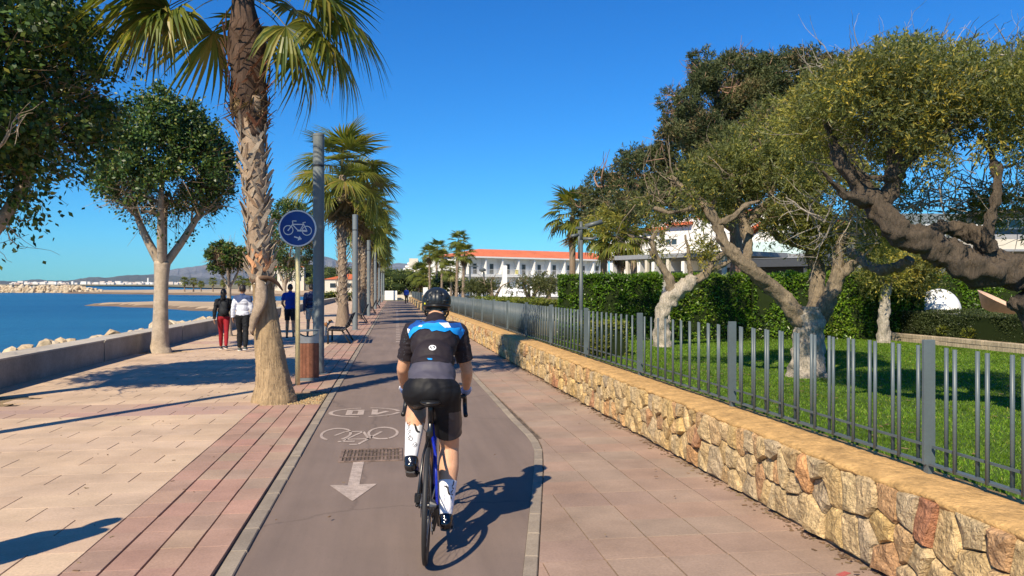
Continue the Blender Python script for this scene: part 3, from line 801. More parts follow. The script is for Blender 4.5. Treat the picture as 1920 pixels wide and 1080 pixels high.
# fence ------------------------------------------------------
def fx(y): return wall_x(y) + .335
fence = tag(empty('metal_fence', (fx(4.2), 4.2, CAPZ)), 'long grey green fence of paired upright bars standing on the stone wall', 'fence')
FO = Vector(fence.location)
BAY = 2.66; Y0 = 4.26 - 2 * BAY; BZ = .055; TOPZ = .775
q = MB(); q.tube([(0, 0, BZ - .01), (0, 0, .735)], .0115, n=8); barm = q.mesh('bar', M['fence'], True)
for p in barm.polygons:
    if len(p.vertices) > 4: p.use_smooth = False
q = MB(); q.bevbox((-.036, -.010, BZ - .004), (.036, .010, TOPZ), .003); postm = q.mesh('post', M['fence'])
q = MB(); q.box((-.018, -.02, -.004), (.018, .02, BZ - .002)); footm = q.mesh('post_foot', M['fence'])
farbars = MB(); nb_ = 0
for k in range(0, 40):
    yb = Y0 + k * BAY
    if yb > 56: break
    p = Vector((fx(yb), yb, CAPZ)) - FO
    if yb > 2.5 or k < 2:
        po = link('post', postm, fence, p); link('post_foot', footm, po)
    dY = BAY / 22
    yy0, yy1 = yb + .03, yb + BAY - .03
    for (xo, z0, z1, w, nm) in ((0, BZ - .006, BZ + .006, .022, 'bottom_rail'), (.004, .150, .164, .006, 'middle_rail')):
        q = MB(); x0, x1 = fx(yy0) + xo, fx(yy1) + xo
        vs = [Vector(t) - FO + Vector((0, 0, CAPZ)) for t in ((x0 - w, yy0, z0), (x0 + w, yy0, z0), (x1 + w, yy1, z0), (x1 - w, yy1, z0), (x0 - w, yy0, z1), (x0 + w, yy0, z1), (x1 + w, yy1, z1), (x1 - w, yy1, z1))]
        q.add(vs, [(0, 3, 2, 1), (4, 5, 6, 7), (0, 1, 5, 4), (1, 2, 6, 5), (2, 3, 7, 6), (3, 0, 4, 7)]); q.build(nm, M['fence'], fence)
    for j in range(1, 22):
        y = yb + j * dY; side = .0215 if j % 2 else -.0195
        if y < 2.2: continue
        pp = Vector((fx(y) + side, y, CAPZ)) - FO
        if nb_ < 300: link('bar', barm, fence, pp); nb_ += 1
        else: farbars.tube([pp + Vector((0, 0, BZ - .01)), pp + Vector((0, 0, .735))], .0115, n=4)
farbars.build('bar', M['fence'], fence, kind='stuff')
# second run of fence beyond the white pier, darker
fence2 = tag(empty('metal_fence', (fx(64), 64, CAPZ)), 'far run of the grey fence beyond the white pier', 'fence')
q = MB()
for k in range(330):
    y = k * .14; q.box((-.012, y - .012, .05), (.012, y + .012, .76))
q.build('bar', M['fence'], fence2, kind='stuff')
q = MB(); q.box((-.02, 0, .04), (.02, 46, .055)); q.build('bottom_rail', M['fence'], fence2)
pier = tag(empty('gate_pier', (wall_x(58) + .2, 58.6, 0)), 'pale pier with a white top standing between the two runs of fence', 'gate pier')
q = MB(); q.bevbox((-.24, -.22, 0), (.24, .22, 1.15), .02); q.build('pier_base', M['stone'], pier)
q = MB(); q.bevbox((-.17, -.17, 1.15), (.17, .17, 1.72), .02); q.build('pier_top', M['white'], pier)

# lawn ------------------------------------------------------
LZ = .42
b = MB()
rows_ = [(-4, 3.25), (6, 3.14), (12, 3.06), (18.6, 2.98)]
xs = [0, 1, 3, 8, 9.2]
b.add([(3.21 - .0135 * y, y, LZ) for y in (-4, 20)] + [(11.45, 20, LZ), (11.45, -4, LZ)], [(0, 3, 2, 1)])
lawn = b.build('lawn', M['lawn'], kind='structure')
N = 150000
gy = 2.5 + np.random.rand(N) ** 1.5 * 15.5; gxx = (3.24 - .0135 * gy) + np.random.rand(N) * (11.4 - 3.24) * np.clip(.18 + gy / 13, 0, 1)
h_ = np.random.uniform(.012, .030, N); an = np.random.rand(N) * 6.283; wd = .0022 + .0005 * gy; ln = np.random.normal(0, .012, (N, 2))
V = np.zeros((N, 3, 3)); V[:, 0] = np.c_[gxx - np.cos(an) * wd, gy - np.sin(an) * wd, np.full(N, LZ)]; V[:, 1] = np.c_[gxx + np.cos(an) * wd, gy + np.sin(an) * wd, np.full(N, LZ)]; V[:, 2] = np.c_[gxx + ln[:, 0], gy + ln[:, 1], LZ + h_]
def npmesh(name, V, k, mat_, tint):
    me = bpy.data.meshes.new(name); n = V.shape[0]
    me.vertices.add(n * k); me.vertices.foreach_set('co', V.reshape(-1)); me.loops.add(n * k); me.loops.foreach_set('vertex_index', np.arange(n * k, dtype=np.int32))
    me.polygons.add(n); me.polygons.foreach_set('loop_start', np.arange(0, n * k, k, dtype=np.int32))
    me.materials.append(mat_)
    a = me.attributes.new('tint', 'FLOAT', 'POINT'); a.data.foreach_set('value', np.repeat(tint, k).astype(np.float32))
    me.update(calc_edges=True); me.validate(); return me
go = link('grass', npmesh('grass', V, 3, M['grass'], np.random.rand(N) * .98))
tag(go, 'short mown green grass of the lawn behind the fence', 'grass', kind='stuff')
# far land behind the hedge keeps the lawn height
sheet('garden_ground', [(2.95, 20), (60, 20), (60, 112), (2.3, 112)], .40, M['land'], kind='structure')
sheet('garden_ground', [(11.45, -4), (60, -4), (60, 20), (11.45, 20)], .40, M['land'], kind='structure')
# ------------------------------------------------------------------ foliage tools
def unit(a): return a / (np.linalg.norm(a, axis=1, keepdims=True) + 1e-9)
def leafquads(P, D, L, W, nbias=(0, 0, .5), fold=.0):
    """P (N,3) leaf bases, D (N,3) directions; diamond leaves"""
    n = len(P); D = unit(D)
    nr = unit(np.random.normal(0, 1, (n, 3)) + np.array(nbias)); S = unit(np.cross(D, nr))
    L = np.broadcast_to(L, (n,))[:, None]; W = np.broadcast_to(W, (n,))[:, None]
    V = np.zeros((n, 4, 3)); V[:, 0] = P; V[:, 1] = P + D * L * .45 + S * W * .5; V[:, 2] = P + D * L; V[:, 3] = P + D * L * .45 - S * W * .5
    return V
def leafobj(name, V, mat_, parent, tint=None, **k):
    if tint is None: tint = np.random.rand(len(V)) * .98
    o = link(name, npmesh(name, V, 4, mat_, tint), parent); return tag(o, **k)
def gapf(P, f, seed):
    r = np.random.RandomState(seed); g = 0
    for _ in range(5):
        k = r.normal(0, 1, 3) * f; g = g + np.sin(P @ k + r.rand() * 6)
    return g / 2.2
def in_ell(n, c, r, inner=0.0, seed=0):
    d = unit(np.random.normal(0, 1, (n, 3))); rad = (inner ** 3 + (1 - inner ** 3) * np.random.rand(n)) ** (1 / 3)
    return np.array(c) + d * rad[:, None] * np.array(r), d
def twig_leaves(starts, dirs, nl, tl, L, W, nbias=(0, 0, .3), droop=.2):
    """leaves set along twigs"""
    n = len(starts); dirs = unit(dirs); t = np.random.rand(n, nl)
    P = starts[:, None] + dirs[:, None] * (t * tl)[..., None]; P[..., 2] -= droop * tl * t ** 2
    D = dirs[:, None] * .8 + np.random.normal(0, .75, (n, nl, 3))
    P = P.reshape(-1, 3); D = D.reshape(-1, 3); m = len(P)
    return leafquads(P, D, L * np.random.uniform(.6, 1.15, m), W * np.random.uniform(.7, 1.2, m), nbias)
def branchy(q, p, d, L, r, depth, rg, spread=.7, up=.1, n=5, tips=None, sub=3):
    """random limb tree"""
    pts = [Vector(p)]; rad = [r]; d = Vector(d).normalized()
    for i in range(4):
        d = (d + Vector((rg.gauss(0, .22), rg.gauss(0, .22), rg.gauss(0, .18) + up * .3))).normalized()
        pts.append(pts[-1] + d * L / 4); rad.append(r * (1 - .45 * (i + 1) / 4))
    q.tube(pts, rad, n=n, caps=False)
    if depth == 0:
        if tips is not None: tips.append((pts[-1], d.copy()))
        return
    for k in range(sub):
        a = rg.choice([2, 3, 4, 4]); nd_ = (d + Vector((rg.gauss(0, spread), rg.gauss(0, spread), rg.gauss(0, spread * .8) + up))).normalized()
        branchy(q, pts[a], nd_, L * rg.uniform(.6, .85), rad[a] * .65, depth - 1, rg, spread, up, max(3, n - 1), tips, sub)
def gnarl(me, amp, f=(7, 7, 3.2), seed=0):
    from mathutils import noise as mn
    ns = [v.normal.copy() for v in me.vertices]
    for v, n_ in zip(me.vertices, ns):
        p = Vector((v.co.x * f[0] + seed, v.co.y * f[1], v.co.z * f[2])); w = 1 - abs(mn.noise(p)) * 3 + .6 * (1 - abs(mn.noise(p * 2.3)) * 3)
        v.co += n_ * amp * w
    me.update()
def rough_tube(q, pts, rad, n=12, amp=.06, sub=3, seed=0, flare=False):
    """smooth gnarled limb through the points"""
    pts = [Vector(p) for p in pts]; k = len(pts); P = []; Rr = []
    for i in range(k - 1):
        p0 = pts[max(i - 1, 0)]; p1 = pts[i]; p2 = pts[i + 1]; p3 = pts[min(i + 2, k - 1)]
        for j in range(sub):
            t = j / sub
            P.append(.5 * ((2 * p1) + (-p0 + p2) * t + (2 * p0 - 5 * p1 + 4 * p2 - p3) * t * t + (-p0 + 3 * p1 - 3 * p2 + p3) * t ** 3)); Rr.append(rad[i] + (rad[i + 1] - rad[i]) * t)
    P.append(pts[-1]); Rr.append(rad[-1])
    s0 = len(q.v); q.tube(P, Rr, n=n, caps=True)
    rg = random.Random(seed); ph = [rg.uniform(0, 6) for _ in range(6)]
    for i, p in enumerate(P):
        for j in range(n):
            v = Vector(q.v[s0 + i * n + j]); w = 2 * math.pi * j / n
            f = 1 + amp * (math.sin(3 * w + i * .35 + ph[0]) + .8 * math.sin(5 * w - i * .5 + ph[1]) + .8 * math.sin(i * .9 + ph[2] + 2 * w) + rg.uniform(-.6, .6))
            q.v[s0 + i * n + j] = tuple(p + (v - p) * f)

# ------------------------------------------------------------------ ficus trees on the promenade
def ficus_tree(x, y, h_fork, crown_c, crown_r, nleaf, seed, label, tr=.16, lean=(0, 0), low=.55, group='trees along the sea wall', llen=.085):
    rg = random.Random(seed); np.random.seed(seed)
    t = tag(empty('ficus_tree', (x, y, 0)), label, 'tree', group)
    fk = Vector((lean[0], lean[1], h_fork))
    q = MB(); q.tube([(0, 0, -.05), (0, 0, .0)], [tr * 1.9, tr * 1.7], n=4, caps=False)
    q = MB(); rough_tube(q, [(0, 0, -.05), (.0, 0, .06), (.0, 0, .22), (fk.x * .3, fk.y * .3, h_fork * .4), (fk.x * .7, fk.y * .7, h_fork * .8), (fk.x, fk.y, h_fork + .05)], [tr * 1.9, tr * 1.55, tr * 1.22, tr * .98, tr * .95, tr * 1.1], 14, .02, 4, seed)
    q.build('trunk', M['ficus_bark'], t, smooth=True)
    cc = Vector(crown_c); tips = []; q = MB()
    k_ = 4
    for k in range(k_):
        a = 2 * math.pi * k / k_ + rg.uniform(-.3, .3) + .2; e = Vector((math.cos(a) * crown_r[0] * .5, math.sin(a) * crown_r[1] * .5, 0)) + cc + Vector((0, 0, -crown_r[2] * rg.uniform(.2, .5)))
        mid = fk.lerp(e, .45) + Vector((0, 0, .05)) + Vector((math.cos(a), math.sin(a), 0)) * .12
        rough_tube(q, [fk - Vector((0, 0, .12)), mid, e], [tr * .66, tr * .5, tr * .34], 9, .04, 4, seed + k)
        for m_ in range(4):
            b0 = mid.lerp(e, rg.uniform(.2, 1)); d0 = (b0 - fk).normalized() + Vector((rg.gauss(0, .7), rg.gauss(0, .7), rg.gauss(.1, .5)))
            branchy(q, b0, d0, crown_r[0] * .42, tr * .2, 2, rg, .75, .05, 5, tips, 3)
    q.build('limbs', M['ficus_bark'], t, smooth=True)
    q = MB()
    for k in range(1000):
        p, d = in_ell(1, cc, [r * .93 for r in crown_r], .5); p = Vector(p[0])
        if rg.random() < .35 or p.z < cc.z:
            dd = (p - cc).normalized() + Vector((rg.gauss(0, .5), rg.gauss(0, .5), rg.gauss(0, .4)))
            p2 = p + dd * rg.uniform(.1, .35); q.tube([p - dd * .25, p, p2], [.008, .006, .003], n=3, caps=False)
    q.build('twigs', M['twig'], t, kind='stuff')
    nc = nleaf // 42; Cc, Dc = in_ell(nc, cc, crown_r, .55); Cc += Dc * (gapf(Cc, 1.6, seed)[:, None] * .09 * crown_r[0])
    idx = np.random.randint(0, nc, nleaf * 2); sig = np.random.uniform(.07, .17, nc)[idx][:, None] * min(1, crown_r[0] / 1.75)
    P = Cc[idx] + np.random.normal(0, 1, (len(idx), 3)) * sig; D = unit(P - np.array(cc))
    P += D * (gapf(P, 2.2, seed)[:, None] * .10 + gapf(P, 6, seed + 4)[:, None] * .05) * min(1, crown_r[0] / 1.75)
    zr = (P[:, 2] - cc.z) / crown_r[2]
    keep = np.random.rand(len(P)) < np.clip(1.0 - np.clip(-zr - .1, 0, 1) * low * 1.7, 0.05, 1) * np.where(gapf(P, 2.6, seed + 1) > -.85, 1, .3)
    keep &= (gapf(P, 3.5, seed + 2) > -.8) | (zr > .35)
    P, D = P[keep][:nleaf], D[keep][:nleaf]
    V = leafquads(P, D * .6 + np.random.normal(0, .7, P.shape) + [0, 0, -.1], llen * np.random.uniform(.7, 1.2, len(P)), llen * .6, (0, 0, 0)) 
    # face outward: turn normals by crossing with outward direction
    S = unit(np.cross(unit(V[:, 2] - V[:, 0]), D + np.random.normal(0, .55, D.shape))); mid = V[:, 0] + (V[:, 2] - V[:, 0]) * .45
    V[:, 1] = mid + S * llen * .30; V[:, 3] = mid - S * llen * .30
    leafobj('crown', V, M['ficus'], t)
    return t
ficus_tree(-6.0, 12.3, 2.05, (-.12, .0, 4.45), (2.05, 2.0, 1.95), 46000, 5, 'large dark green ficus cut off by the left edge of the photo', .17, (.05, 0), .35, llen=.10)
ficus_tree(-5.9, 21.4, 2.25, (.22, 0, 4.62), (1.75, 1.7, 1.72), 34000, 8, 'round clipped ficus with pale forked trunk, brown bare twigs on its lower left', .18, (.06, 0), 1.0, llen=.10)
ficus_tree(-5.66, 28.75, 1.75, (.0, 0, 2.72), (.68, .68, .46), 5000, 12, 'small young ficus with a thin trunk behind the woman in red leggings', .075, (.0, 0), .3, llen=.10)
ficus_tree(-6.1, 45.8, 1.9, (.35, 0, 4.5), (1.55, 1.5, 2.2), 16000, 15, 'dark upright ficus beyond the man in the blue T-shirt', .12, (.05, 0), .3, llen=.12)
ficus_tree(-6.5, 3.0, 2.05, (.0, .0, 4.35), (1.2, 1.2, 1.2), 2500, 5, 'ficus standing outside the photo at near left', .17, (.05, 0), .35, llen=.10) if False else None

# ------------------------------------------------------------------ fan palms
def frond_mesh(name, seed, nb, L, Rr, droop, arc, mat_, spread=215, seg=(0, .3, .55, .8, 1.0), blow=0.0):
    rg = random.Random(seed); q = MB()
    pt = []; k = 6
    for i in range(k + 1):
        t = i / k; pt.append(Vector((L * t, 0, arc * L * (t - 1.35 * t * t))))
    q.tint = rg.uniform(.6, .8); q.tube(pt, [.022 * (1 - .6 * i / k) for i in range(k + 1)], n=4, caps=False, flat=.5)
    hub = pt[-1]; d = (pt[-1] - pt[-2]).normalized(); s = Vector((0, 1, 0)); n = d.cross(s) * -1
    if n.z < 0: n = -n
    for i in range(nb):
        a = R(-spread / 2 + spread * (i + .5) / nb + rg.uniform(-2, 2)); dr = (d * math.cos(a) + s * math.sin(a)).normalized()
        Ri = Rr * (.62 + .38 * max(0, math.cos(a / 1.35))) * rg.uniform(.88, 1.08); dp = droop * rg.uniform(.6, 1.5)
        side = (n.cross(dr)).normalized(); q.tint = rg.uniform(.02, .9)
        vs = []; W = .040 * (26 / nb)
        for r in seg:
            w = W * (r / .45) if r < .45 else W * (1 - (r - .45) / .55) ** .8
            w = max(w, .0015); c = hub + dr * (r * Ri) + n * (.10 * Ri * math.sin(min(1, r * 2) * 1.57) * (1 - abs(a) / 3)) - Vector((0, 0, 1)) * (dp * Ri * r ** 2.6) + Vector((blow * r * r * Ri, 0, 0))
            if r > .6: c = c - dr * (dp * .35 * Ri * (r - .6))
            vs += [c - side * w + n * w * .5, c, c + side * w + n * w * .5]
        fs = []
        for j in range(len(seg) - 1):
            fs += [(3 * j, 3 * j + 1, 3 * j + 4, 3 * j + 3), (3 * j + 1, 3 * j + 2, 3 * j + 5, 3 * j + 4)]
        q.add(vs, fs)
    me = q.mesh(name, mat_, False); return me
FRD = [frond_mesh('frond', s, 30, .95, .92, dr, .35, M['palm_leaf']) for s, dr in ((1, .16), (2, .30), (3, .5), (4, .22))]
FRD_DRY = [frond_mesh('dry_frond', s, 22, .5, .8, 1.0, .1, M['palm_dry'], spread=85) for s in (11, 12)]
LO = [frond_mesh('frond', s, 16, .9, .95, dr, .35, M['palm_leaf'], seg=(0, .5, 1.0)) for s, dr in ((5, .2), (6, .4), (7, .28))]
def rot_frond(az, el, roll=0.0):
    return (Matrix.Rotation(az, 4, 'Z') @ Matrix.Rotation(-el, 4, 'Y') @ Matrix.Rotation(roll, 4, 'X')).to_euler()
def join_meshes(items, name, mats):
    """items: (mesh, matrix, tint shift)"""
    VV = []; FF = []; TT = []; MI = []; n = 0
    for me, mx, sh, mi in items:
        k = len(me.vertices); co = np.empty(k * 3); me.vertices.foreach_get('co', co); co = co.reshape(-1, 3)
        A = np.array(mx); VV.append(co @ A[:3, :3].T + A[:3, 3])
        lt = np.empty(len(me.loops), dtype=np.int32); me.loops.foreach_get('vertex_index', lt)
        ls = np.empty(len(me.polygons), dtype=np.int32); me.polygons.foreach_get('loop_start', ls); tot = np.diff(np.append(ls, len(lt)))
        FF.append((lt + n, tot)); t = np.zeros(k)
        if 'tint' in me.attributes: me.attributes['tint'].data.foreach_get('value', t)
        TT.append(np.mod(t * .6 + sh * .4, 1)); MI.append(np.full(len(tot), mi)); n += k
    V = np.concatenate(VV); L_ = np.concatenate([f[0] for f in FF]); T = np.concatenate([f[1] for f in FF]); S = np.concatenate(([0], np.cumsum(T)[:-1]))
    me = bpy.data.meshes.new(name); me.vertices.add(len(V)); me.vertices.foreach_set('co', V.reshape(-1)); me.loops.add(len(L_)); me.loops.foreach_set('vertex_index', L_.astype(np.int32))
    me.polygons.add(len(T)); me.polygons.foreach_set('loop_start', S.astype(np.int32)); me.polygons.foreach_set('material_index', np.concatenate(MI).astype(np.int32))
    for m_ in mats: me.materials.append(m_)
    a = me.attributes.new('tint', 'FLOAT', 'POINT'); a.data.foreach_set('value', np.concatenate(TT).astype(np.float32))
    me.update(calc_edges=True); me.validate(); return me
def crown_items(seed, n, meshes, dry, scale=1.0, ndry=5):
    rg = random.Random(seed); it = []
    for k in range(n):
        az = k * 2.39996 + rg.uniform(-.2, .2); el = R(82 - 112 * (k / n) ** .95) + rg.uniform(-.1, .1)
        it.append((rg.choice(meshes), Matrix.Translation((0, 0, .12 - .3 * k / n)) @ rot_frond(az, el, rg.uniform(-.3, .3)).to_matrix().to_4x4() @ Matrix.Scale(scale * rg.uniform(.85, 1.1), 4), rg.random(), 0))
    for k in range(ndry):
        az = rg.uniform(0, 6.28); it.append((rg.choice(dry), Matrix.Translation((0, 0, -.25)) @ rot_frond(az, R(-65) + rg.uniform(-.2, .1), 0).to_matrix().to_4x4() @ Matrix.Scale(scale, 4), rg.random(), 1))
    return it
CROWN = [join_meshes(crown_items(s, 30, LO, FRD_DRY, 1.0), 'crown', [M['palm_leaf'], M['palm_dry']]) for s in (31, 32)]
CROWN_HI = join_meshes(crown_items(40, 30, FRD, FRD_DRY, 1.0, 8), 'crown', [M['palm_leaf'], M['palm_dry']])
# leaf bases ("boots")
def boot_mesh(seed, mat_, L=.225, W=.088):
    rg = random.Random(seed); q = MB()
    for sgn in ((1, -1) if rg.random() < .75 else (1,)):
        vs = []; kk = 5; curl = rg.uniform(-.1, .22)
        for i in range(kk):
            t = i / (kk - 1); w = W * (1 - .5 * t) * (.6 if sgn < 0 else 1); cx = sgn * (.0 + L * .55 * t * rg.uniform(.85, 1.1)); z = -L * .25 + L * .85 * t
            y = .012 + .03 * t + curl * .11 * t * t; th = .009
            vs += [(cx - w * .5, -y, z - w * .35), (cx + w * .5, -y - .004, z + w * .35), (cx + w * .5, -y - th - .004, z + w * .35), (cx - w * .5, -y - th, z - w * .35)]
        fs = [(0, 1, 2, 3), (4 * kk - 1, 4 * kk - 2, 4 * kk - 3, 4 * kk - 4)]
        for i in range(kk - 1):
            for j in range(4): fs.append((4 * i + j, 4 * i + (j + 1) % 4, 4 * i + 4 + (j + 1) % 4, 4 * i + 4 + j))
        q.add(vs, fs)
    return q.mesh('leaf_base', mat_)
BOOT = [boot_mesh(s, M['boot']) for s in range(5)]
BOOTB = [boot_mesh(s + 20, M['boot_brown'], .19, .065) for s in range(4)]
def palm_axis(path, z):
    for (x0, y0, z0, r0), (x1, y1, z1, r1) in zip(path, path[1:]):
        if z <= z1: t = (z - z0) / (z1 - z0); return Vector((x0 + (x1 - x0) * t, y0 + (y1 - y0) * t, z)), r0 + (r1 - r0) * t
    return Vector(path[-1][:3]), path[-1][3]
# nearest palm, modelled leaf by leaf
palm = tag(empty('fan_palm', (-1.70, 11.8, 0)), 'tall leaning fan palm in a soil square beside the cycle path, nearest of its row', 'palm tree', 'fan palms lining the path')
PP = [(0, 0, -.05, .325), (0, 0, .05, .31), (-.01, 0, .22, .255), (-.04, 0, .5, .215), (-.09, 0, .95, .185), (-.13, 0, 1.35, .150), (-.165, 0, 1.7, .14), (-.22, 0, 2.3, .145), (-.26, 0, 3.0, .15), (-.30, 0, 3.75, .17), (-.345, 0, 4.3, .235), (-.38, 0, 4.9, .26), (-.41, 0, 5.35, .22), (-.44, 0, 5.85, .11)]
q = MB(); rg = random.Random(2); n = 36; nz = 80; vs = []
for i in range(nz + 1):
    z = -.05 + i * (1.72) / nz; c, r = palm_axis(PP, z)
    for j in range(n):
        w = 2 * math.pi * j / n; rib = .035 * math.sin(j * 5.1 + 1.5 * math.sin(z * 4)) + rg.uniform(-.022, .022)
        shag = .09 * max(0, z - .35) * max(0, math.cos(w - .3)) * rg.random()
        f = 1 + rib + shag; vs.append((c.x + r * f * math.cos(w), c.y + r * f * math.sin(w), z + rg.uniform(-.006, .006)))
q.add(vs, [(i * n + j, i * n + (j + 1) % n, (i + 1) * n + (j + 1) % n, (i + 1) * n + j) for i in range(nz) for j in range(n)])
q.build('trunk', M['palm_trunk'], palm, smooth=True)
q = MB(); rough_tube(q, [PP[k][:3] for k in range(6, 11)], [PP[k][3] * .95 for k in range(6, 11)], 16, .03, 4, 3); q.build('upper_trunk', M['boot'], palm, smooth=True)
q = MB(); rough_tube(q, [PP[k][:3] for k in range(9, 14)], [PP[k][3] for k in range(9, 14)], 18, .06, 4, 4); q.build('brown_trunk', M['palm_brown'], palm, smooth=True)
# hairy fibres on the bare part
q = MB()
for k in range(1500):
    z = .1 + rg.random() ** .8 * 1.55; c, r = palm_axis(PP, z); w = rg.uniform(0, 6.283); o_ = Vector((math.cos(w), math.sin(w), 0)); p = c + o_ * r * 1.0
    L_ = rg.uniform(.02, .07); q.tint = rg.uniform(.01, .99); t_ = Vector((-math.sin(w), math.cos(w), 0)) * .0025
    q.add([p - t_, p + t_, p + o_ * L_ * rg.uniform(.15, .6) + Vector((rg.uniform(-.01, .01), 0, rg.uniform(-1, 1) * L_))], [(0, 1, 2)])
q.build('bark_fibre', M['palm_trunk'], palm, kind='stuff')
k = 0; z = 1.62
while z < 3.85:
    for _ in range(3):
        w = k * 2.39996 + rg.uniform(-.15, .15); c, r = palm_axis(PP, z); s_ = rg.uniform(.85, 1.25)
        link('leaf_base', rg.choice(BOOT), palm, c + Vector((math.cos(w) * r * .86, math.sin(w) * r * .86, 0)), (rg.uniform(-.15, .1), rg.uniform(-.12, .12), w + math.pi / 2), (s_ * rg.choice([1, -1]), s_, s_)); k += 1; z += .021
while z < 5.35:
    w = k * 2.39996 + rg.uniform(-.3, .3); c, r = palm_axis(PP, z); s_ = rg.uniform(.7, 1.3)
    link('brown_leaf_base', rg.choice(BOOTB if z > 4.0 or rg.random() < .3 else BOOT), palm, c + Vector((math.cos(w) * r * 1.1, math.sin(w) * r * 1.1, 0)), (rg.uniform(.02, .34), rg.uniform(-.3, .3), w + math.pi / 2), (s_, s_, s_)); k += 1; z += .0125
# torn rust coloured sheath low on the trunk with a hanging flap
rus = [boot_mesh(s + 50, M['boot_rust'], .18, .09) for s in range(3)]
for (w, z, sc) in ((-1.9, 1.95, 1.1), (-1.2, 1.88, 1.0), (-2.5, 1.82, 1.1), (-.8, 1.98, .9), (-1.6, 2.08, .8), (-2.9, 2.0, .9)):
    c, r = palm_axis(PP, z); link('torn_sheath', rus[k % 3], palm, c + Vector((math.cos(w) * r * .98, math.sin(w) * r * .98, 0)), (-.05, 0, w + math.pi / 2), (sc, sc, sc)); k += 1
q = MB(); rough_tube(q, [(-.20, -.16, 1.78), (-.15, -.20, 1.60), (-.16, -.22, 1.40), (-.24, -.22, 1.18), (-.28, -.20, .98)], [.045, .075, .085, .06, .02], 10, .12, 3, 9); q.build('hanging_sheath', M['boot'], palm, smooth=True)
q = MB(); rough_tube(q, [(-.28, -.15, 1.70), (-.12, -.21, 1.76), (.02, -.12, 1.72), (.12, -.04, 1.58)], [.02, .03, .03, .008], 8, .15, 3, 5); q.build('hanging_sheath', M['boot_brown'], palm, smooth=True)
HEAD = Vector((-.43, 0, 5.80))
rg = random.Random(17)
spec = [(178, 8, 1.25, 2), (186, -12, 1.15, 1), (165, -2, 1.2, 2), (200, 18, 1.2, 1), (150, 25, 1.1, 0), (0, 10, 1.05, 0), (-18, -2, 1.15, 2), (12, 2, 1.25, 2), (-35, -28, .95, 2), (8, -38, 1.0, 2), (-10, 28, 1.2, 1), (-60, 48, .9, 3), (-80, 62, .9, 3), (-125, 50, 1.0, 1), (-158, -15, 1.0, 2), (30, -10, 1.15, 2), (50, 10, 1.1, 1), (90, 0, 1.1, 1), (120, -10, 1.1, 2), (75, 35, 1.1, 0), (-95, 50, 1.0, 0), (215, 40, 1.1, 0), (-30, 55, 1.1, 3), (20, 60, 1.1, 3), (140, 60, 1.0, 3), (190, 60, 1.0, 3), (270, 72, 1.0, 0), (60, 75, .9, 3), (-5, -20, 1.2, 2), (172, 30, 1.2, 1), (196, -22, .9, 2), (110, 40, 1.0, 1)]
for az, el, sc, mi in spec:
    link('frond', FRD[mi], palm, HEAD + Vector((0, 0, el / 500)), rot_frond(R(az) + rg.uniform(-.06, .06), R(el), rg.uniform(-.5, .5)), (sc, sc, sc))
for az, z in ((185, 4.95), (170, 4.85), (205, 4.7), (5, 4.9), (-20, 4.75), (-150, 4.8), (60, 4.9), (100, 4.8)):
    link('dry_frond', FRD_DRY[rg.randrange(2)], palm, Vector((-.38 + .1 * math.cos(R(az)), .1 * math.sin(R(az)), z)), rot_frond(R(az), R(-74), 0), (.62, .62, .62))

# the rest of the row
TRK = []
def palm_trunk_mesh(h, seed, n=12, r0=.30, r1=.19, boots=True, dens=.035):
    rg = random.Random(seed); it = []
    q = MB(); rough_tube(q, [(0, 0, -.1), (0, 0, .15), (.02, 0, h * .2), (.03 * rg.uniform(-2, 2), 0, h * .6), (0, 0, h * .85), (0, 0, h)], [r0 * 1.15, r0, r1 * 1.05, r1, r1 * 1.2, r1 * .7], n, .05, 4, seed)
    it.append((q.mesh('t', None, True), Matrix.Identity(4), 0, 0))
    if boots:
        z = .8; k = 0
        while z < h - .2:
            w = k * 2.39996 + rg.uniform(-.2, .2); s_ = rg.uniform(.9, 1.4); rr_ = r1 * (1.0 + .15 * (z > h * .7)) * 1.08
            it.append((rg.choice(BOOT), Matrix.Translation((math.cos(w) * rr_, math.sin(w) * rr_, z)) @ Matrix.Rotation(w + math.pi / 2, 4, 'Z') @ Matrix.Rotation(rg.uniform(-.1, .3), 4, 'X') @ Matrix.Scale(s_, 4), rg.random(), 2 if z > h * .72 else 1)); k += 1; z += dens
    me = join_meshes(it, 'trunk', [M['palm_far'], M['boot'], M['boot_brown']]); return me
T6 = palm_trunk_mesh(6.1, 71); T5 = palm_trunk_mesh(5.3, 72, dens=.05); T7 = palm_trunk_mesh(7.4, 73, 8, .2, .13, dens=.12); TP = palm_trunk_mesh(5.2, 74, 10, .24, .17, boots=False)
def far_palm(x, y, z, h, tmesh, th, cr, sc, label, group=None, rz=0.0, lean=0.0):
    t = tag(empty('fan_palm', (x, y, z), rz), label, 'palm tree', group)
    link('trunk', tmesh, t, (0, 0, 0), (0, lean, 0), (1, 1, h / th)); link('crown', cr, t, (math.sin(lean) * h, 0, h * math.cos(lean)), (0, lean, 0), (sc, sc, sc)); return t
pl = [(-2.25, 35.5, 6.55, 1.42, 'second fan palm of the row, rising behind the bench with full green head'), (-2.0, 43.0, 6.5, 1.3, 'third fan palm of the row, just right of the second grey column'),
      (-1.95, 51, 6.3, 1.25, 'fourth fan palm of the row along the path'), (-1.95, 59, 6.1, 1.25, 'fifth fan palm of the row along the path'), (-1.9, 67, 6.2, 1.4, 'sixth fan palm of the row along the path'),
      (-1.9, 75, 5.3, 1.15, 'seventh fan palm of the row along the path'), (-1.9, 84, 5.5, 1.15, 'eighth fan palm of the row along the path'), (-1.9, 94, 5.2, 1.1, 'ninth fan palm of the row along the path'), (-1.9, 105, 5.3, 1.1, 'farthest fan palm of the row along the path')]
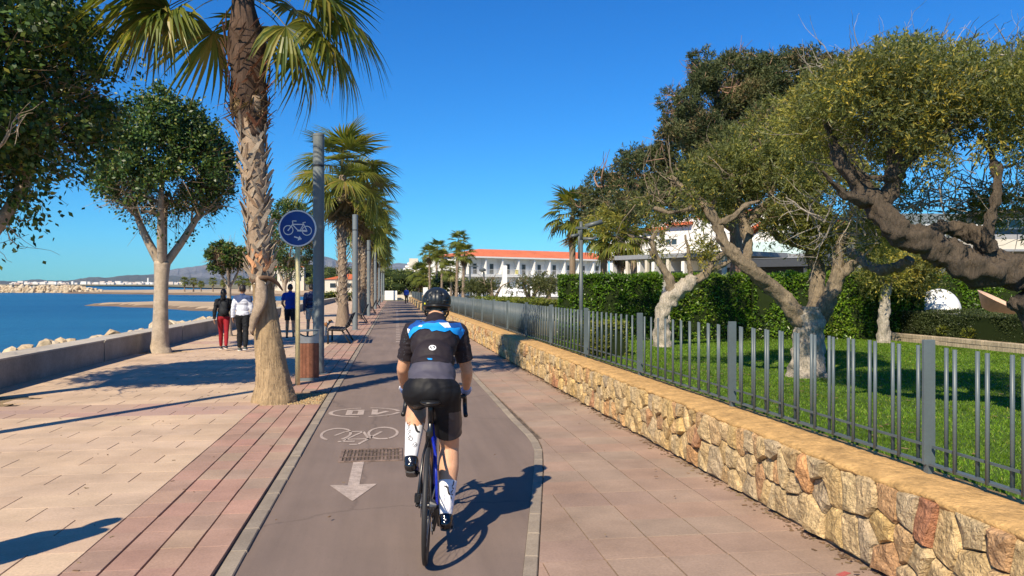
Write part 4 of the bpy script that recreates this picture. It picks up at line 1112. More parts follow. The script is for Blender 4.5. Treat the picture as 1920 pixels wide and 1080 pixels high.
for i, (x, y, h, sc, lb) in enumerate(pl):
    far_palm(x, y, 0, h, T6 if i % 2 == 0 else T5, 6.1 if i % 2 == 0 else 5.3, CROWN_HI if i < 2 else CROWN[i % 2], sc, lb, 'fan palms lining the path', i * 1.3)
# garden palms on the right
def garden_palm(u, v_head, d, sc, lb, tm=TP, th=5.2, grp='garden palms by the white hotel', lean=0.0):
    p = at(u, v_head, d); far_palm(p.x, p.y, .4, p.z - .4, tm, th, CROWN[int(u) % 2], sc, lb, grp, u, lean)
garden_palm(1073, 405, 42, 1.0, 'slim fan palm left of the dark lamp post')
garden_palm(1133, 432, 40, .95, 'fan palm with dark trunk just right of the lamp post')
garden_palm(1163, 452, 38, .85, 'shorter fan palm with drooping bright leaves right of the lamp post')
garden_palm(1190, 425, 44, .8, 'fan palm with smooth red brown trunk behind the clipped hedge')
for u, v, d, sc, lb in ((806, 476, 104, .85, 'left palm of the tall clump beyond the helmet'), (818, 466, 108, .9, 'middle palm of the tall clump beyond the helmet'), (828, 484, 102, .8, 'right palm of the tall clump beyond the helmet'),
                        (855, 452, 78, .72, 'tallest wind-blown palm at the corner of the hotel'), (868, 476, 74, .72, 'lower palm at the corner of the hotel'),
                        (846, 506, 95, .9, 'squat palm left of the hotel corner'), (785, 515, 118, 1.3, 'palm in front of the terraced hotel'), (797, 522, 112, 1.1, 'low palm behind the helmet')):
    garden_palm(u, v, d, sc, lb, T7, 7.4, 'palms at the end of the path', .05)
# date palms on the beach
for i, (u, s_) in enumerate(((346, 1.0), (358, .95), (368, .75), (377, .7), (395, 1.0), (411, .85), (420, .8), (444, 1.1), (452, .95), (468, .9), (480, .8))):
    p = at(u, 550.5, 235); z = seaz(p.y) + .8
    far_palm(p.x, p.y + (i % 3) * 3, z, 3.0 * s_, TP, 5.2, CROWN[i % 2], .9 * s_, 'squat palm of the far beach row, ' + ['leftmost of all', 'second from the left', 'third from the left', 'fourth, a low one', 'tall one right of the ficus trunk', 'sixth of the row', 'seventh, small', 'tall one between the walkers', 'ninth of the row', 'tenth of the row', 'last before the palm trunk'][i], 'low palms on the far beach', i)
# ------------------------------------------------------------------ garden trees
LIMB = .80
def limbs(specs, d0, seed, n=12, amp=.05):
    """specs: list of (list of (u, v, width_px, depth shift))"""
    q = MB()
    for i, sp in enumerate(specs):
        pts = [at(u, v, d0 + dd) for u, v, w, dd in sp]; rad = [w * .5 * LIMB * (d0 + dd) / FOC for u, v, w, dd in sp]
        rough_tube(q, pts, rad, n * 2, amp, 9, seed + i)
    return q
def crown_from(blobs, d0, ntw, nl, tl, L, W, mat_, seed, parent, name='crown', gap=-.55, droop=.25, outward=.7, nbias=(0, 0, .4)):
    """blobs: (u, v, ru, rv, depth shift, depth radius, weight)"""
    np.random.seed(seed); S = []; Dd = []
    tot = sum(b[6] for b in blobs)
    for (u, v, ru, rv, dd, rd, w) in blobs:
        d = d0 + dd; c = np.array(at(u, v, d)); r = (ru * d / FOC, rd, rv * d / FOC); P, D = in_ell(int(ntw * w / tot * 1.5), c, r, .25)
        S.append(P); Dd.append(D * outward + np.random.normal(0, .5, P.shape) + [0, 0, .25])
    S = np.concatenate(S); Dd = np.concatenate(Dd); g = gapf(S, 3.2, seed) + .5 * gapf(S, 7, seed + 1); keep = g > gap; S, Dd = S[keep], Dd[keep]
    V = twig_leaves(S, Dd, nl, tl, L, W, nbias, droop)
    tint = np.mod(np.repeat(np.clip(.35 + .3 * gapf(S, 2.0, seed + 3) + np.random.normal(0, .12, len(S)), 0, .9), nl) + np.random.normal(0, .12, len(V)), 1).clip(.01, .98)
    return leafobj(name, V, mat_, parent, tint)
def twigs_for(blobs, d0, n, seed, parent, m_, L=.35, r=.008):
    rg = random.Random(seed); q = MB()
    for k in range(n):
        u, v, ru, rv, dd, rd, w = rg.choice(blobs); d = d0 + dd; c = at(u, v, d)
        p = c + Vector((rg.gauss(0, .4) * ru * d / FOC, rg.gauss(0, .4) * rd, rg.gauss(0, .4) * rv * d / FOC)); dr = Vector((rg.gauss(0, .8), rg.gauss(0, .8), rg.gauss(.3, .6))).normalized()
        branchy(q, p, dr, L * rg.uniform(.6, 1.5), r * rg.uniform(.6, 1.5), 1, rg, .6, .1, 4, None, 2)
    return q.build('twigs', m_, parent, kind='stuff')
# A: old olive tree with whitish trunk and three big limbs, D 10.8
base = at(1513, 706, 10.79); base.z = LZ
ta = tag(empty('olive_tree', base), 'old olive tree with thick pale trunk on the lawn, splitting low into bare limbs', 'tree')
def rel(o, root):
    o.parent = root; o.location = -Vector(root.location); return o
q = limbs([[(1513, 716, 118, 0), (1513, 700, 92, 0), (1514, 670, 74, 0), (1516, 630, 70, 0), (1518, 595, 74, 0), (1519, 575, 66, 0)]], 10.8, 1, 18, .05)
o = q.build('trunk', M['bark_pale'], ta, smooth=True, loc=-base); gnarl(o.data, .014 if 'ta' != 'te' else .016)
q = limbs([[(1508, 612, 46, 0), (1485, 580, 42, -.05), (1455, 545, 38, -.1), (1425, 520, 36, -.2), (1400, 500, 35, -.3), (1378, 478, 32, -.3), (1358, 455, 28, -.3), (1346, 425, 26, -.3), (1330, 398, 24, -.3), (1308, 372, 22, -.2), (1280, 352, 17, -.1), (1258, 328, 10, 0)],
           [(1400, 500, 22, -.3), (1402, 470, 24, 0), (1398, 430, 28, .2), (1388, 395, 24, .3), (1376, 360, 22, .3), (1374, 320, 15, .3)],
           [(1392, 430, 20, .2), (1420, 400, 20, .3), (1440, 378, 15, .3), (1452, 340, 10, .4)],
           [(1522, 600, 48, .1), (1532, 560, 40, .2), (1533, 520, 36, .3), (1528, 490, 33, .3), (1518, 465, 30, .3), (1490, 455, 22, .3), (1465, 447, 20, .25), (1443, 430, 15, .2)],
           [(1522, 475, 24, .3), (1520, 440, 24, .35), (1512, 400, 20, .4), (1516, 360, 14, .4)],
           [(1530, 600, 44, .0), (1552, 565, 38, -.1), (1566, 530, 34, -.1), (1572, 500, 30, -.1), (1574, 465, 24, -.1), (1590, 430, 18, -.1), (1600, 390, 14, -.1)],
           [(1566, 530, 26, -.1), (1590, 503, 26, -.2), (1612, 485, 24, -.3), (1630, 470, 16, -.3)],
           [(1345, 420, 18, -.3), (1375, 405, 17, -.4), (1400, 385, 13, -.3), (1425, 376, 6, -.2)],
           [(1320, 385, 16, -.3), (1290, 392, 14, -.3), (1255, 398, 11, -.2), (1225, 390, 8, -.2)],
           [(1376, 365, 16, .3), (1400, 335, 14, .3), (1410, 300, 11, .4), (1405, 260, 8, .5)],
           [(1330, 398, 16, -.2), (1345, 360, 14, 0), (1340, 320, 11, .2), (1325, 290, 8, .3)]], 10.8, 10, 11, .07)
o = q.build('limbs', M['bark'], ta, smooth=True, loc=-base); gnarl(o.data, .014 if 'ta' != 'te' else .016)
bl = [(1290, 350, 60, 42, 0, .5, 1.0), (1240, 375, 45, 30, .1, .4, .6), (1350, 330, 60, 50, .3, .6, 1.0), (1420, 300, 70, 60, .5, .7, 1.3), (1440, 380, 60, 45, .2, .5, .8), (1500, 330, 70, 70, .4, .8, 1.8), (1560, 380, 70, 60, 0, .7, 1.6), (1480, 250, 80, 60, .6, .8, 1.6), (1560, 280, 70, 70, .3, .7, 1.6), (1600, 430, 50, 50, 0, .5, 1.2), (1540, 440, 40, 30, .2, .5, .8), (1470, 410, 30, 25, .1, .3, .4), (1630, 470, 30, 20, 0, .4, .4)]
o = crown_from(bl, 10.8, 4800, 15, .26, .075, .017, M['olive'], 3, None, gap=-.15); rel(o, ta)
rel(twigs_for(bl, 10.8, 190, 4, None, M['bark']), ta)

# B: gnarled olive with leaning trunk, D 16.4
base = at(1243, 652, 16.39); base.z = LZ
tb = tag(empty('olive_tree', base), 'small gnarled olive tree leaning right in front of the clipped hedge', 'tree')
q = limbs([[(1243, 658, 62, 0), (1243, 645, 44, 0), (1240, 615, 36, 0), (1242, 590, 34, 0), (1252, 565, 40, 0), (1272, 545, 38, 0), (1292, 530, 34, 0), (1302, 518, 26, 0)]], 16.39, 3, 14, .09)
o = q.build('trunk', M['bark_pale'], tb, smooth=True, loc=-base); gnarl(o.data, .014 if 'tb' != 'te' else .016)
q = limbs([[(1260, 548, 26, 0), (1255, 525, 24, 0), (1243, 503, 18, 0), (1232, 485, 15, 0), (1226, 465, 14, -.1), (1222, 450, 12, -.1), (1234, 430, 9, -.1)],
           [(1238, 497, 12, 0), (1222, 478, 9, 0), (1216, 466, 6, 0)], [(1290, 532, 26, 0), (1315, 520, 22, 0), (1330, 505, 18, 0), (1338, 490, 15, 0), (1362, 472, 12, 0), (1388, 468, 9, 0)],
           [(1330, 505, 14, 0), (1350, 500, 12, 0), (1372, 488, 8, 0)], [(1295, 515, 14, .1), (1292, 490, 11, .1), (1290, 465, 9, .1), (1284, 440, 6, .1)], [(1222, 450, 9, 0), (1200, 445, 8, 0), (1178, 442, 6, 0)]], 16.39, 30, 9, .08)
o = q.build('limbs', M['bark'], tb, smooth=True, loc=-base); gnarl(o.data, .014 if 'tb' != 'te' else .016)
bl = [(1150, 420, 40, 22, 0, .5, .8), (1190, 415, 45, 25, 0, .6, 1.0), (1240, 415, 50, 28, 0, .6, 1.0), (1290, 395, 50, 22, 0, .6, .6), (1205, 435, 35, 14, 0, .5, .4), (1300, 470, 32, 20, .1, .4, .35), (1350, 470, 25, 15, 0, .4, .3), (1245, 458, 25, 14, 0, .3, .35), (1170, 445, 25, 12, 0, .3, .3), (1340, 395, 40, 25, .2, .5, .5)]
rel(crown_from(bl, 16.39, 1700, 13, .3, .09, .024, M['olive'], 7, None, gap=-.1), tb); rel(twigs_for(bl, 16.39, 90, 5, None, M['bark']), tb)

# C: pollarded pale trunk, D 17.5, with stub limb
base = at(1657, 645, 17.52); base.z = LZ
tc = tag(empty('olive_tree', base), 'short pale pollarded olive trunk in the shade at the far edge of the lawn', 'tree')
q = limbs([[(1657, 652, 42, 0), (1656, 640, 32, 0), (1657, 610, 27, 0), (1658, 585, 26, 0), (1660, 560, 22, 0), (1662, 535, 20, 0)]], 17.5, 5, 12, .09); o = q.build('trunk', M['bark_pale'], tc, smooth=True, loc=-base); gnarl(o.data, .014 if 'tc' != 'te' else .016)
q = limbs([[(1662, 545, 16, 0), (1650, 520, 14, 0), (1640, 495, 11, 0)], [(1662, 540, 16, 0), (1680, 520, 14, 0), (1690, 500, 11, 0)]], 17.5, 55, 9, .08); o = q.build('limbs', M['bark'], tc, smooth=True, loc=-base); gnarl(o.data, .014 if 'tc' != 'te' else .016)
bl = [(1640, 480, 40, 30, 0, .7, 1), (1690, 500, 45, 40, .5, .8, 1.3), (1720, 470, 40, 35, .5, .8, 1), (1655, 520, 30, 20, 0, .5, .6), (1730, 520, 30, 30, .6, .6, .7)]
rel(crown_from(bl, 17.5, 1100, 13, .3, .09, .024, M['olive'], 8, None, gap=-.6), tc)

# D: stub limbed olive between A and the giant: crooked bough with sawn end, D 9.6, part of the giant
# E: giant olive reaching in from the right, D 7.2
base = at(2075, 800, 7.0); base.z = LZ
te = tag(empty('olive_tree', base), 'massive dark olive bough reaching across the garden from the right edge of the photo', 'tree')
q = limbs([[(2080, 840, 210, 0), (2070, 740, 170, 0), (2020, 660, 150, 0), (1975, 600, 130, 0), (1940, 545, 110, 0)]], 7.0, 61, 18, .06); o = q.build('trunk', M['bark_dark'], te, smooth=True, loc=-base); gnarl(o.data, .014 if 'te' != 'te' else .016)
q = limbs([[(2080, 560, 95, 0), (1990, 530, 92, 0), (1930, 512, 88, 0), (1880, 505, 84, 0), (1835, 505, 80, 0), (1795, 488, 74, 0), (1765, 468, 70, 0), (1725, 452, 70, 0), (1690, 438, 66, 0), (1665, 415, 60, 0), (1640, 380, 54, .1), (1610, 345, 44, .2), (1580, 305, 36, .2), (1562, 270, 26, .3), (1548, 225, 16, .4)],
           [(1868, 500, 50, 0), (1852, 465, 48, .05), (1835, 440, 46, .1), (1805, 432, 42, .2), (1770, 428, 38, .2), (1738, 436, 30, .1), (1712, 446, 24, 0)],
           [(1858, 470, 36, -.05), (1852, 435, 32, -.1), (1860, 400, 28, -.1), (1870, 365, 25, -.1), (1868, 320, 21, -.1), (1855, 280, 16, 0), (1835, 250, 5, .1)],
           [(1650, 395, 44, .1), (1672, 350, 40, .1), (1678, 300, 36, .1), (1666, 250, 30, .1), (1658, 200, 24, .2), (1660, 165, 16, .2), (1690, 155, 9, .2)],
           [(1678, 325, 26, .1), (1710, 295, 24, .1), (1745, 268, 22, 0), (1775, 248, 16, 0), (1820, 210, 9, 0)],
           [(1640, 380, 34, .1), (1600, 372, 26, -.1), (1570, 350, 20, -.2), (1540, 320, 5, -.3)],
           [(1990, 560, 60, 0), (1950, 575, 52, -.1), (1915, 575, 40, -.15), (1890, 560, 24, -.1)],
           [(1690, 330, 20, .1), (1660, 335, 20, 0), (1625, 330, 14, 0), (1600, 300, 4, .1)]], 7.2, 70, 14, .09)
o = q.build('boughs', M['bark_dark'], te, smooth=True, loc=-base); gnarl(o.data, .014 if 'te' != 'te' else .016)
q = limbs([[(1585, 470, 20, .6), (1605, 478, 24, .5), (1625, 495, 26, .3), (1650, 505, 26, .1), (1675, 502, 27, 0), (1696, 494, 28, -.1), (1706, 486, 26, -.15)]], 8.6, 90, 12, .08); o = q.build('sawn_bough', M['bark'], te, smooth=True, loc=-base); gnarl(o.data, .014 if 'te' != 'te' else .016)
bl = [(1570, 150, 60, 35, .5, .6, .8), (1620, 130, 50, 30, .4, .5, .7), (1540, 220, 60, 50, .6, .6, .9), (1600, 200, 80, 60, .4, .7, 1.5), (1570, 300, 70, 60, .5, .7, 1.5), (1660, 140, 60, 45, .3, .6, 1.2), (1680, 110, 35, 28, .3, .5, .5), (1730, 180, 75, 70, .2, .7, 1.7), (1760, 120, 45, 28, .4, .5, .6), (1800, 240, 70, 70, .1, .7, 1.6), (1830, 150, 60, 45, .2, .6, 1.1), (1890, 200, 60, 70, 0, .6, 1.5), (1905, 120, 35, 30, .2, .5, .5), (1720, 300, 60, 50, .1, .5, 1.2), (1640, 300, 60, 55, .2, .5, 1.2), (1780, 340, 60, 40, 0, .5, 1.0), (1850, 330, 45, 45, .1, .5, .8), (1590, 400, 55, 38, .5, .3, .8), (1720, 385, 50, 30, .6, .3, .7), (1800, 400, 60, 20, .6, .3, .4), (1910, 300, 40, 60, 0, .5, .9), (1640, 440, 30, 22, .5, .25, .3), (1905, 390, 28, 30, .2, .4, .35), (1800, 375, 60, 35, .4, .4, .8), (1895, 350, 50, 45, .3, .5, .9), (1730, 250, 50, 50, .4, .5, .8), (1970, 220, 70, 100, 0, .7, 1.0), (1550, 420, 50, 50, .4, .5, .7)]
rel(crown_from(bl + [(b_[0], b_[1] + 12, b_[2], b_[3], b_[4] - .9, b_[5] * .7, b_[6] * .45) for b_ in bl if b_[1] < 260], 7.6, 7600, 15, .2, .056, .0135, M['olive'], 9, None, gap=-.12), te)
pale = [b_ for b_ in bl]
rel(twigs_for(pale, 7.5, 420, 14, None, M['bark_pale'], .3, .0065), te)

# F: big dark pine behind, D 21
base = at(1380, 560, 21.5); base.z = LZ
tf = tag(empty('pine_tree', base), 'wide dark pine with a reddish trunk rising behind the olive trees and hedge', 'tree')
q = limbs([[(1384, 640, 34, 0), (1382, 540, 30, 0), (1380, 450, 27, 0), (1376, 380, 25, 0), (1374, 320, 22, 0), (1378, 260, 18, 0), (1372, 200, 12, 0), (1385, 150, 7, 0)]], 21.5, 101, 12, .05); q.build('trunk', M['pine_bark'], tf, smooth=True, loc=-base)
q = MB(); rg = random.Random(5)
for (v0, pts) in ((430, [(1330, 400), (1270, 385), (1200, 378), (1130, 372)]), (400, [(1310, 360), (1250, 330), (1190, 330)]), (370, [(1330, 320), (1290, 280), (1262, 240)]), (340, [(1340, 280), (1310, 220), (1290, 170)]), (420, [(1430, 390), (1480, 360), (1540, 350)]), (350, [(1420, 310), (1470, 270), (1530, 240)]), (300, [(1410, 240), (1450, 190), (1500, 150)]), (260, [(1350, 210), (1340, 160), (1350, 125)]), (310, [(1440, 260), (1520, 200), (1590, 150)]), (390, [(1290, 350), (1200, 350), (1120, 350)])):
    dd = rg.uniform(-2, 2); P_ = [at(1376, v0, 21.5)] + [at(u, v, 21.5 + dd * (i + 1) / len(pts)) for i, (u, v) in enumerate(pts)]
    rough_tube(q, P_, [.13 - .10 * i / (len(P_) - 1) for i in range(len(P_))], 7, .06, 3, rg.randrange(99))
    for _ in range(9):
        a = rg.randrange(1, len(P_) - 1) if len(P_) > 2 else 1; p0 = P_[a].lerp(P_[min(a + 1, len(P_) - 1)], rg.random())
        branchy(q, p0, Vector((rg.gauss(0, 1), rg.gauss(0, .8), rg.gauss(.3, .4))), .7, .03, 1, rg, .7, .2, 4, None, 3)
q.build('limbs', M['pine_bark'], tf, smooth=True, loc=-base)
rg = random.Random(8); bl = []
for (u, v, ru, rv) in ((1115, 365, 30, 18), (1160, 340, 38, 26), (1205, 320, 35, 28), (1150, 385, 45, 24), (1200, 370, 45, 28), (1250, 350, 45, 30), (1230, 300, 30, 24), (1262, 320, 40, 30), (1255, 255, 28, 20), (1280, 235, 28, 28), (1280, 200, 26, 24), (1300, 270, 38, 34), (1310, 165, 30, 24), (1340, 230, 45, 40), (1330, 140, 30, 22), (1370, 125, 36, 22), (1375, 175, 45, 34), (1420, 130, 40, 22), (1430, 185, 45, 34), (1470, 118, 30, 18), (1485, 160, 45, 30), (1520, 130, 30, 20), (1555, 135, 40, 24), (1600, 130, 35, 20), (1640, 135, 28, 18), (1330, 320, 45, 34), (1380, 280, 50, 40), (1440, 260, 50, 40), (1300, 365, 40, 22), (1500, 220, 50, 40), (1560, 190, 45, 35), (1130, 405, 30, 12), (1195, 400, 40, 14), (1260, 395, 35, 12), (1480, 320, 45, 35), (1540, 300, 45, 35), (1420, 350, 40, 25)):
    for _ in range(4):
        bl.append((u + rg.gauss(0, ru * .55), v + rg.gauss(0, rv * .5), ru * rg.uniform(.45, .75), rv * rg.uniform(.45, .75), rg.gauss(0, 1.6), .55, ru * rv))
rel(crown_from(bl, 21.5, 15000, 13, .17, .12, .026, M['pine'], 10, None, gap=-.9, droop=0, outward=.9), tf)
rel(twigs_for(bl, 21.5, 160, 15, None, M['pine_bark'], .35, .012), tf)

# hedges ------------------------------------------------------
def hedge_run(name, pts, w, z0, z1f, nleaf, L, W, mat_, seed, label, cat='hedge', ends=True):
    """leafy run: core boxes + leaf skin"""
    np.random.seed(seed); t = tag(empty(name, (pts[0][0], pts[0][1], z0)), label, cat); q = MB(); Ps = []; Ds = []
    tl = sum(math.dist(a, b_) for a, b_ in zip(pts, pts[1:]))
    for a, b_ in zip(pts, pts[1:]):
        L_ = math.dist(a, b_); dx, dy = (b_[0] - a[0]) / L_, (b_[1] - a[1]) / L_; nx, ny = -dy, dx; z1 = z1f
        k = .86
        c = [(a[0] + nx * w / 2 * k, a[1] + ny * w / 2 * k), (b_[0] + nx * w / 2 * k, b_[1] + ny * w / 2 * k), (b_[0] - nx * w / 2 * k, b_[1] - ny * w / 2 * k), (a[0] - nx * w / 2 * k, a[1] - ny * w / 2 * k)]
        q.prism([(p[0] - pts[0][0], p[1] - pts[0][1]) for p in c], 0, z1 - z0 - w * .08)
        n = int(nleaf * L_ / tl); s = np.random.rand(n) * L_; face = np.random.rand(n)
        h = z1 - z0; ft = w / (w + 2 * h)
        top = face < ft; side = np.where(np.random.rand(n) < .62, -1, 1)
        if (nx * (-a[0]) + ny * (-a[1])) > 0: side = -side
        lat = np.where(top, (np.random.rand(n) - .5) * w, side * w / 2); z = np.where(top, h, np.random.rand(n) * h)
        P = np.c_[a[0] + dx * s + nx * lat, a[1] + dy * s + ny * lat, z0 + z]
        N = np.where(top[:, None], np.array([[0, 0, 1.0]]), side[:, None] * np.array([[nx, ny, 0.0]]))
        P += N * (gapf(P, 3.0, seed)[:, None] * .05 + gapf(P, 9.0, seed + 1)[:, None] * .035 - .03 - np.abs(np.random.normal(0, .04, n))[:, None])
        Ps.append(P); Ds.append(N)
        if ends:
            for (e, sg) in ((a, -1), (b_, 1)):
                n2 = int(nleaf * .6 * w / tl); lat = (np.random.rand(n2) - .5) * w; z = np.random.rand(n2) * h
                P = np.c_[e[0] + nx * lat, e[1] + ny * lat, z0 + z]; N = np.repeat(np.array([[dx * sg, dy * sg, 0.0]]), n2, 0); P += N * (gapf(P, 3, seed)[:, None] * .05 - np.abs(np.random.normal(0, .04, n2))[:, None]); Ps.append(P); Ds.append(N)
    q.build('inner_core', M['core'], t)
    P = np.concatenate(Ps); N = np.concatenate(Ds)
    D = N * .5 + np.random.normal(0, .6, P.shape) + [0, 0, .25]; V = leafquads(P, D, L * np.random.uniform(.6, 1.2, len(P)), W)
    S = unit(np.cross(unit(V[:, 2] - V[:, 0]), N + np.random.normal(0, .5, N.shape) + [0, 0, .3])); mid = V[:, 0] + (V[:, 2] - V[:, 0]) * .45
    V[:, 1] = mid + S * W * .5; V[:, 3] = mid - S * W * .5
    o = leafobj('foliage', V - np.array([[pts[0][0], pts[0][1], z0]]), mat_, t, np.clip(.4 + .22 * gapf(P, 1.3, seed + 5) + np.random.normal(0, .2, len(P)), .01, .98)); return t
def gp(u, d): p = at(u, 542, d); return (p.x, p.y)
hedge_run('laurel_hedge', [gp(1050, 18.9), gp(1120, 18.8), gp(1232, 18.8)], .95, LZ, 1.92, 9000, .085, .036, M['hedge'], 1, 'tall clipped laurel hedge behind the dark lamp post, left of the leaning olive')
hedge_run('laurel_hedge', [gp(1262, 19.2), gp(1400, 19.0), gp(1530, 19.0)], .95, LZ, 1.95, 11500, .085, .036, M['hedge'], 2, 'tall clipped laurel hedge between the two olive trees')
hedge_run('laurel_hedge', [gp(1525, 19.2), gp(1620, 19.1), gp(1720, 19.0)], .9, LZ, 2.0, 9000, .085, .036, M['hedge'], 3, 'shaded laurel hedge behind the pollarded pale trunk')
hedge_run('laurel_hedge', [gp(1700, 24.5), gp(1800, 24.0), gp(1960, 23.5)], 1.0, LZ, 2.05, 9000, .10, .04, M['hedge'], 4, 'bright green laurel hedge behind the white dome lamp')
hedge_run('low_hedge', [gp(905, 42), gp(960, 36), gp(1042, 30)], 1.2, LZ, 1.18, 5000, .10, .05, M['bush'], 5, 'low hedge running behind the fence in front of the hotel terrace')
hedge_run('box_hedge', [(11.95, 17.0), (11.98, 12.2)], .75, LZ + .12, 1.10, 16000, .038, .022, M['boxwood'], 6, 'low dark box hedge on the timber edged bed')
hedge_run('bush', [gp(1098, 14.2), gp(1165, 14.4)], .7, LZ, 1.02, 3600, .05, .026, M['bush'], 7, 'low yellow green bush behind the fence at the foot of the lamp post', 'bush')
# small red and yellow plants in the bed
for (u, d, h, lb) in ((1750, 16.9, .20, 'small bright green plant at the left end of the bed'), (1785, 16.2, .16, 'small yellow green plant in the bed under the box hedge'), (1880, 14.3, .2, 'little red flowered plant at the foot of the box hedge')):
    p = at(u, 600, d); p.x = 11.52; t = tag(empty('bedding_plant', (p.x, p.y, LZ + .2)), lb, 'plant')
    P, D = in_ell(110, (0, 0, h * .5), (.14, .14, h * .5), 0); V = leafquads(P, D + [0, 0, .5], .06, .025); leafobj('leaves', V, M['bush'], t)
    if 'red' in lb:
        P, D = in_ell(26, (0, 0, h * .8), (.14, .14, h * .3), .3); M['redflower'] = foliage('red_petal', [(0, (.4, .02, .01)), (1, (.6, .05, .02))], .2); leafobj('flowers', leafquads(P, D, .04, .04), M['redflower'], t)
# timber edging of the bed
ed = tag(empty('timber_edging', (11.40, 12, LZ)), 'two courses of weathered grey timber edging along the raised bed', 'bed edging')
M['sleeper'] = fibrous('weathered_timber', (.50, .40, .28), 3)
rg = random.Random(4)
for c_, (z0, z1) in enumerate(((0.0, .085), (.088, .175))):
    y = 10.2 - c_ * .4 - 12
    while y < 6.2:
        L_ = rg.uniform(1.0, 1.6); q = MB(); q.bevbox((-.07 + rg.uniform(-.008, .008), y + .006, z0), (.07, y + L_ - .006, z1 + rg.uniform(-.004, .002)), .012); q.build('timber', M['sleeper'], ed); y += L_
q = MB(); q.add([(11.44, 10, LZ + .16), (12.4, 10, LZ + .16), (12.4, 18.4, LZ + .16), (11.44, 18.4, LZ + .16)], [(0, 1, 2, 3)]); q.build('bed_soil', M['soil'], ed, loc=(-11.40, -12, -LZ))
# dome lamp and bowl
p = at(1760, 584, 19.5); M['opal'] = plain('white_opal_plastic', (.86, .85, .83), .35)
t = tag(empty('dome_lamp', (p.x, p.y, .6)), 'big glossy white dome lamp behind the box hedge', 'dome lamp')
r_ = .5 * 76 / FOC * 19.5; q = MB(); pr = [(r_ * math.cos(a), p.z - .6 + r_ * 1.12 * math.sin(a)) for a in [R(90 * k / 14) for k in range(15)]]; q.lathe([(r_ * .97, p.z - .66)] + [(r_, p.z - .63), (r_, p.z - .6)] + pr, 40); q.build('dome', M['opal'], t, smooth=True)
q = MB(); q.lathe([(.16, -.2), (.16, p.z - .64), (r_ * .95, p.z - .65)], 20); q.build('base', M['concrete'], t)
p = at(1864, 582, 18.5); M['terra_pot'] = plain('terracotta_pot', (.62, .40, .28), .7)
t = tag(empty('terracotta_bowl', (p.x, p.y, p.z), .2), 'tilted shallow terracotta bowl behind the box hedge at right', 'bowl')
rt = (Matrix.Rotation(R(16), 3, 'Y') @ Matrix.Rotation(R(24), 3, 'X')); q = MB(); q.lathe([(.0, -.05), (.26, -.05), (.50, .24), (.52, .25), (.50, .262), (.47, .25), (.24, .0), (.0, .0)], 36, rot=rt); q.build('bowl', M['terra_pot'], t, smooth=True)
q = MB(); q.box((-.25, -.25, -1.0), (.25, .25, -.08)); q.build('plinth', M['concrete'], t)
# small olive trees in front of the hotel
def small_olive(u, v0, d, h, wpx, lb, seed):
    p = at(u, v0, d); t = tag(empty('small_olive_tree', (p.x, p.y, .4)), lb, 'tree', 'small olives before the hotel'); rg = random.Random(seed); q = MB(); cr = wpx / FOC * d / 2
    for k in range(3):
        a = rg.uniform(0, 6.28); e = Vector((cr * .55 * math.cos(a), cr * .3 * math.sin(a), h * .72)); rough_tube(q, [(0, 0, -.1), (e.x * .25, e.y * .3, h * .3), e], [.16, .12, .05], 7, .08, 3, seed + k)
        branchy(q, e, (math.cos(a), math.sin(a), .6), .8, .05, 1, rg)
    q.build('trunk', M['bark'], t, smooth=True); np.random.seed(seed); Ss = []
    for k in range(7):
        P, D = in_ell(45, (rg.uniform(-.75, .75) * cr, rg.uniform(-.5, .5) * cr, h * rg.uniform(.62, .9)), (cr * .38, cr * .38, h * .17), .2); Ss.append((P, D))
    P = np.concatenate([s_[0] for s_ in Ss]); D = np.concatenate([s_[1] for s_ in Ss]) + [0, 0, .2]; V = twig_leaves(P, D, 12, .3, .15, .05); leafobj('crown', V, M['olive_far'], t); return t
small_olive(893, 572, 58, 1.75, 52, 'small olive at left before the hotel, near the two slim lamps', 1)
small_olive(925, 572, 56, 1.85, 52, 'small olive just left of the white pillar', 2)
small_olive(992, 575, 50, 2.0, 92, 'wide dark olive with crooked trunk right of the white pillar', 3)
small_olive(1030, 575, 54, 1.9, 56, 'small olive hidden partly by the laurel hedge', 4)
# tree masses at the end of the path and on the headland
def tree_blob(x, y, z, w, h, lb, grp, seed, n=900, L=.5, m_='far_green', trunk=True, nb=8):
    t = tag(empty('leafy_tree', (x, y, z)), lb, 'tree', grp); rg = random.Random(seed); np.random.seed(seed)
    q = MB(); q.tube([(0, 0, -.3), (0, 0, h * .6)], [w * .05, w * .03], n=6); q.build('trunk', M['bark_dark'], t)
    Ss = []; q = MB()
    for k in range(nb):
        c = (rg.uniform(-.33, .33) * w, rg.uniform(-.3, .3) * w, h * rg.uniform(.35, .8)); r = (w * .25, w * .25, h * .24); P, D = in_ell(n // nb, c, r, .75); Ss.append((P, D)); q.ball(c, [a * .8 for a in r], nu=8, nv=6)
    q.build('inner_core', M['core'], t)
    P = np.concatenate([s_[0] for s_ in Ss]); D = np.concatenate([s_[1] for s_ in Ss]); V = leafquads(P, D + np.random.normal(0, .7, P.shape), L * np.random.uniform(.6, 1.2, len(P)), L * .55); leafobj('crown', V, M[m_], t); return t
k = 0
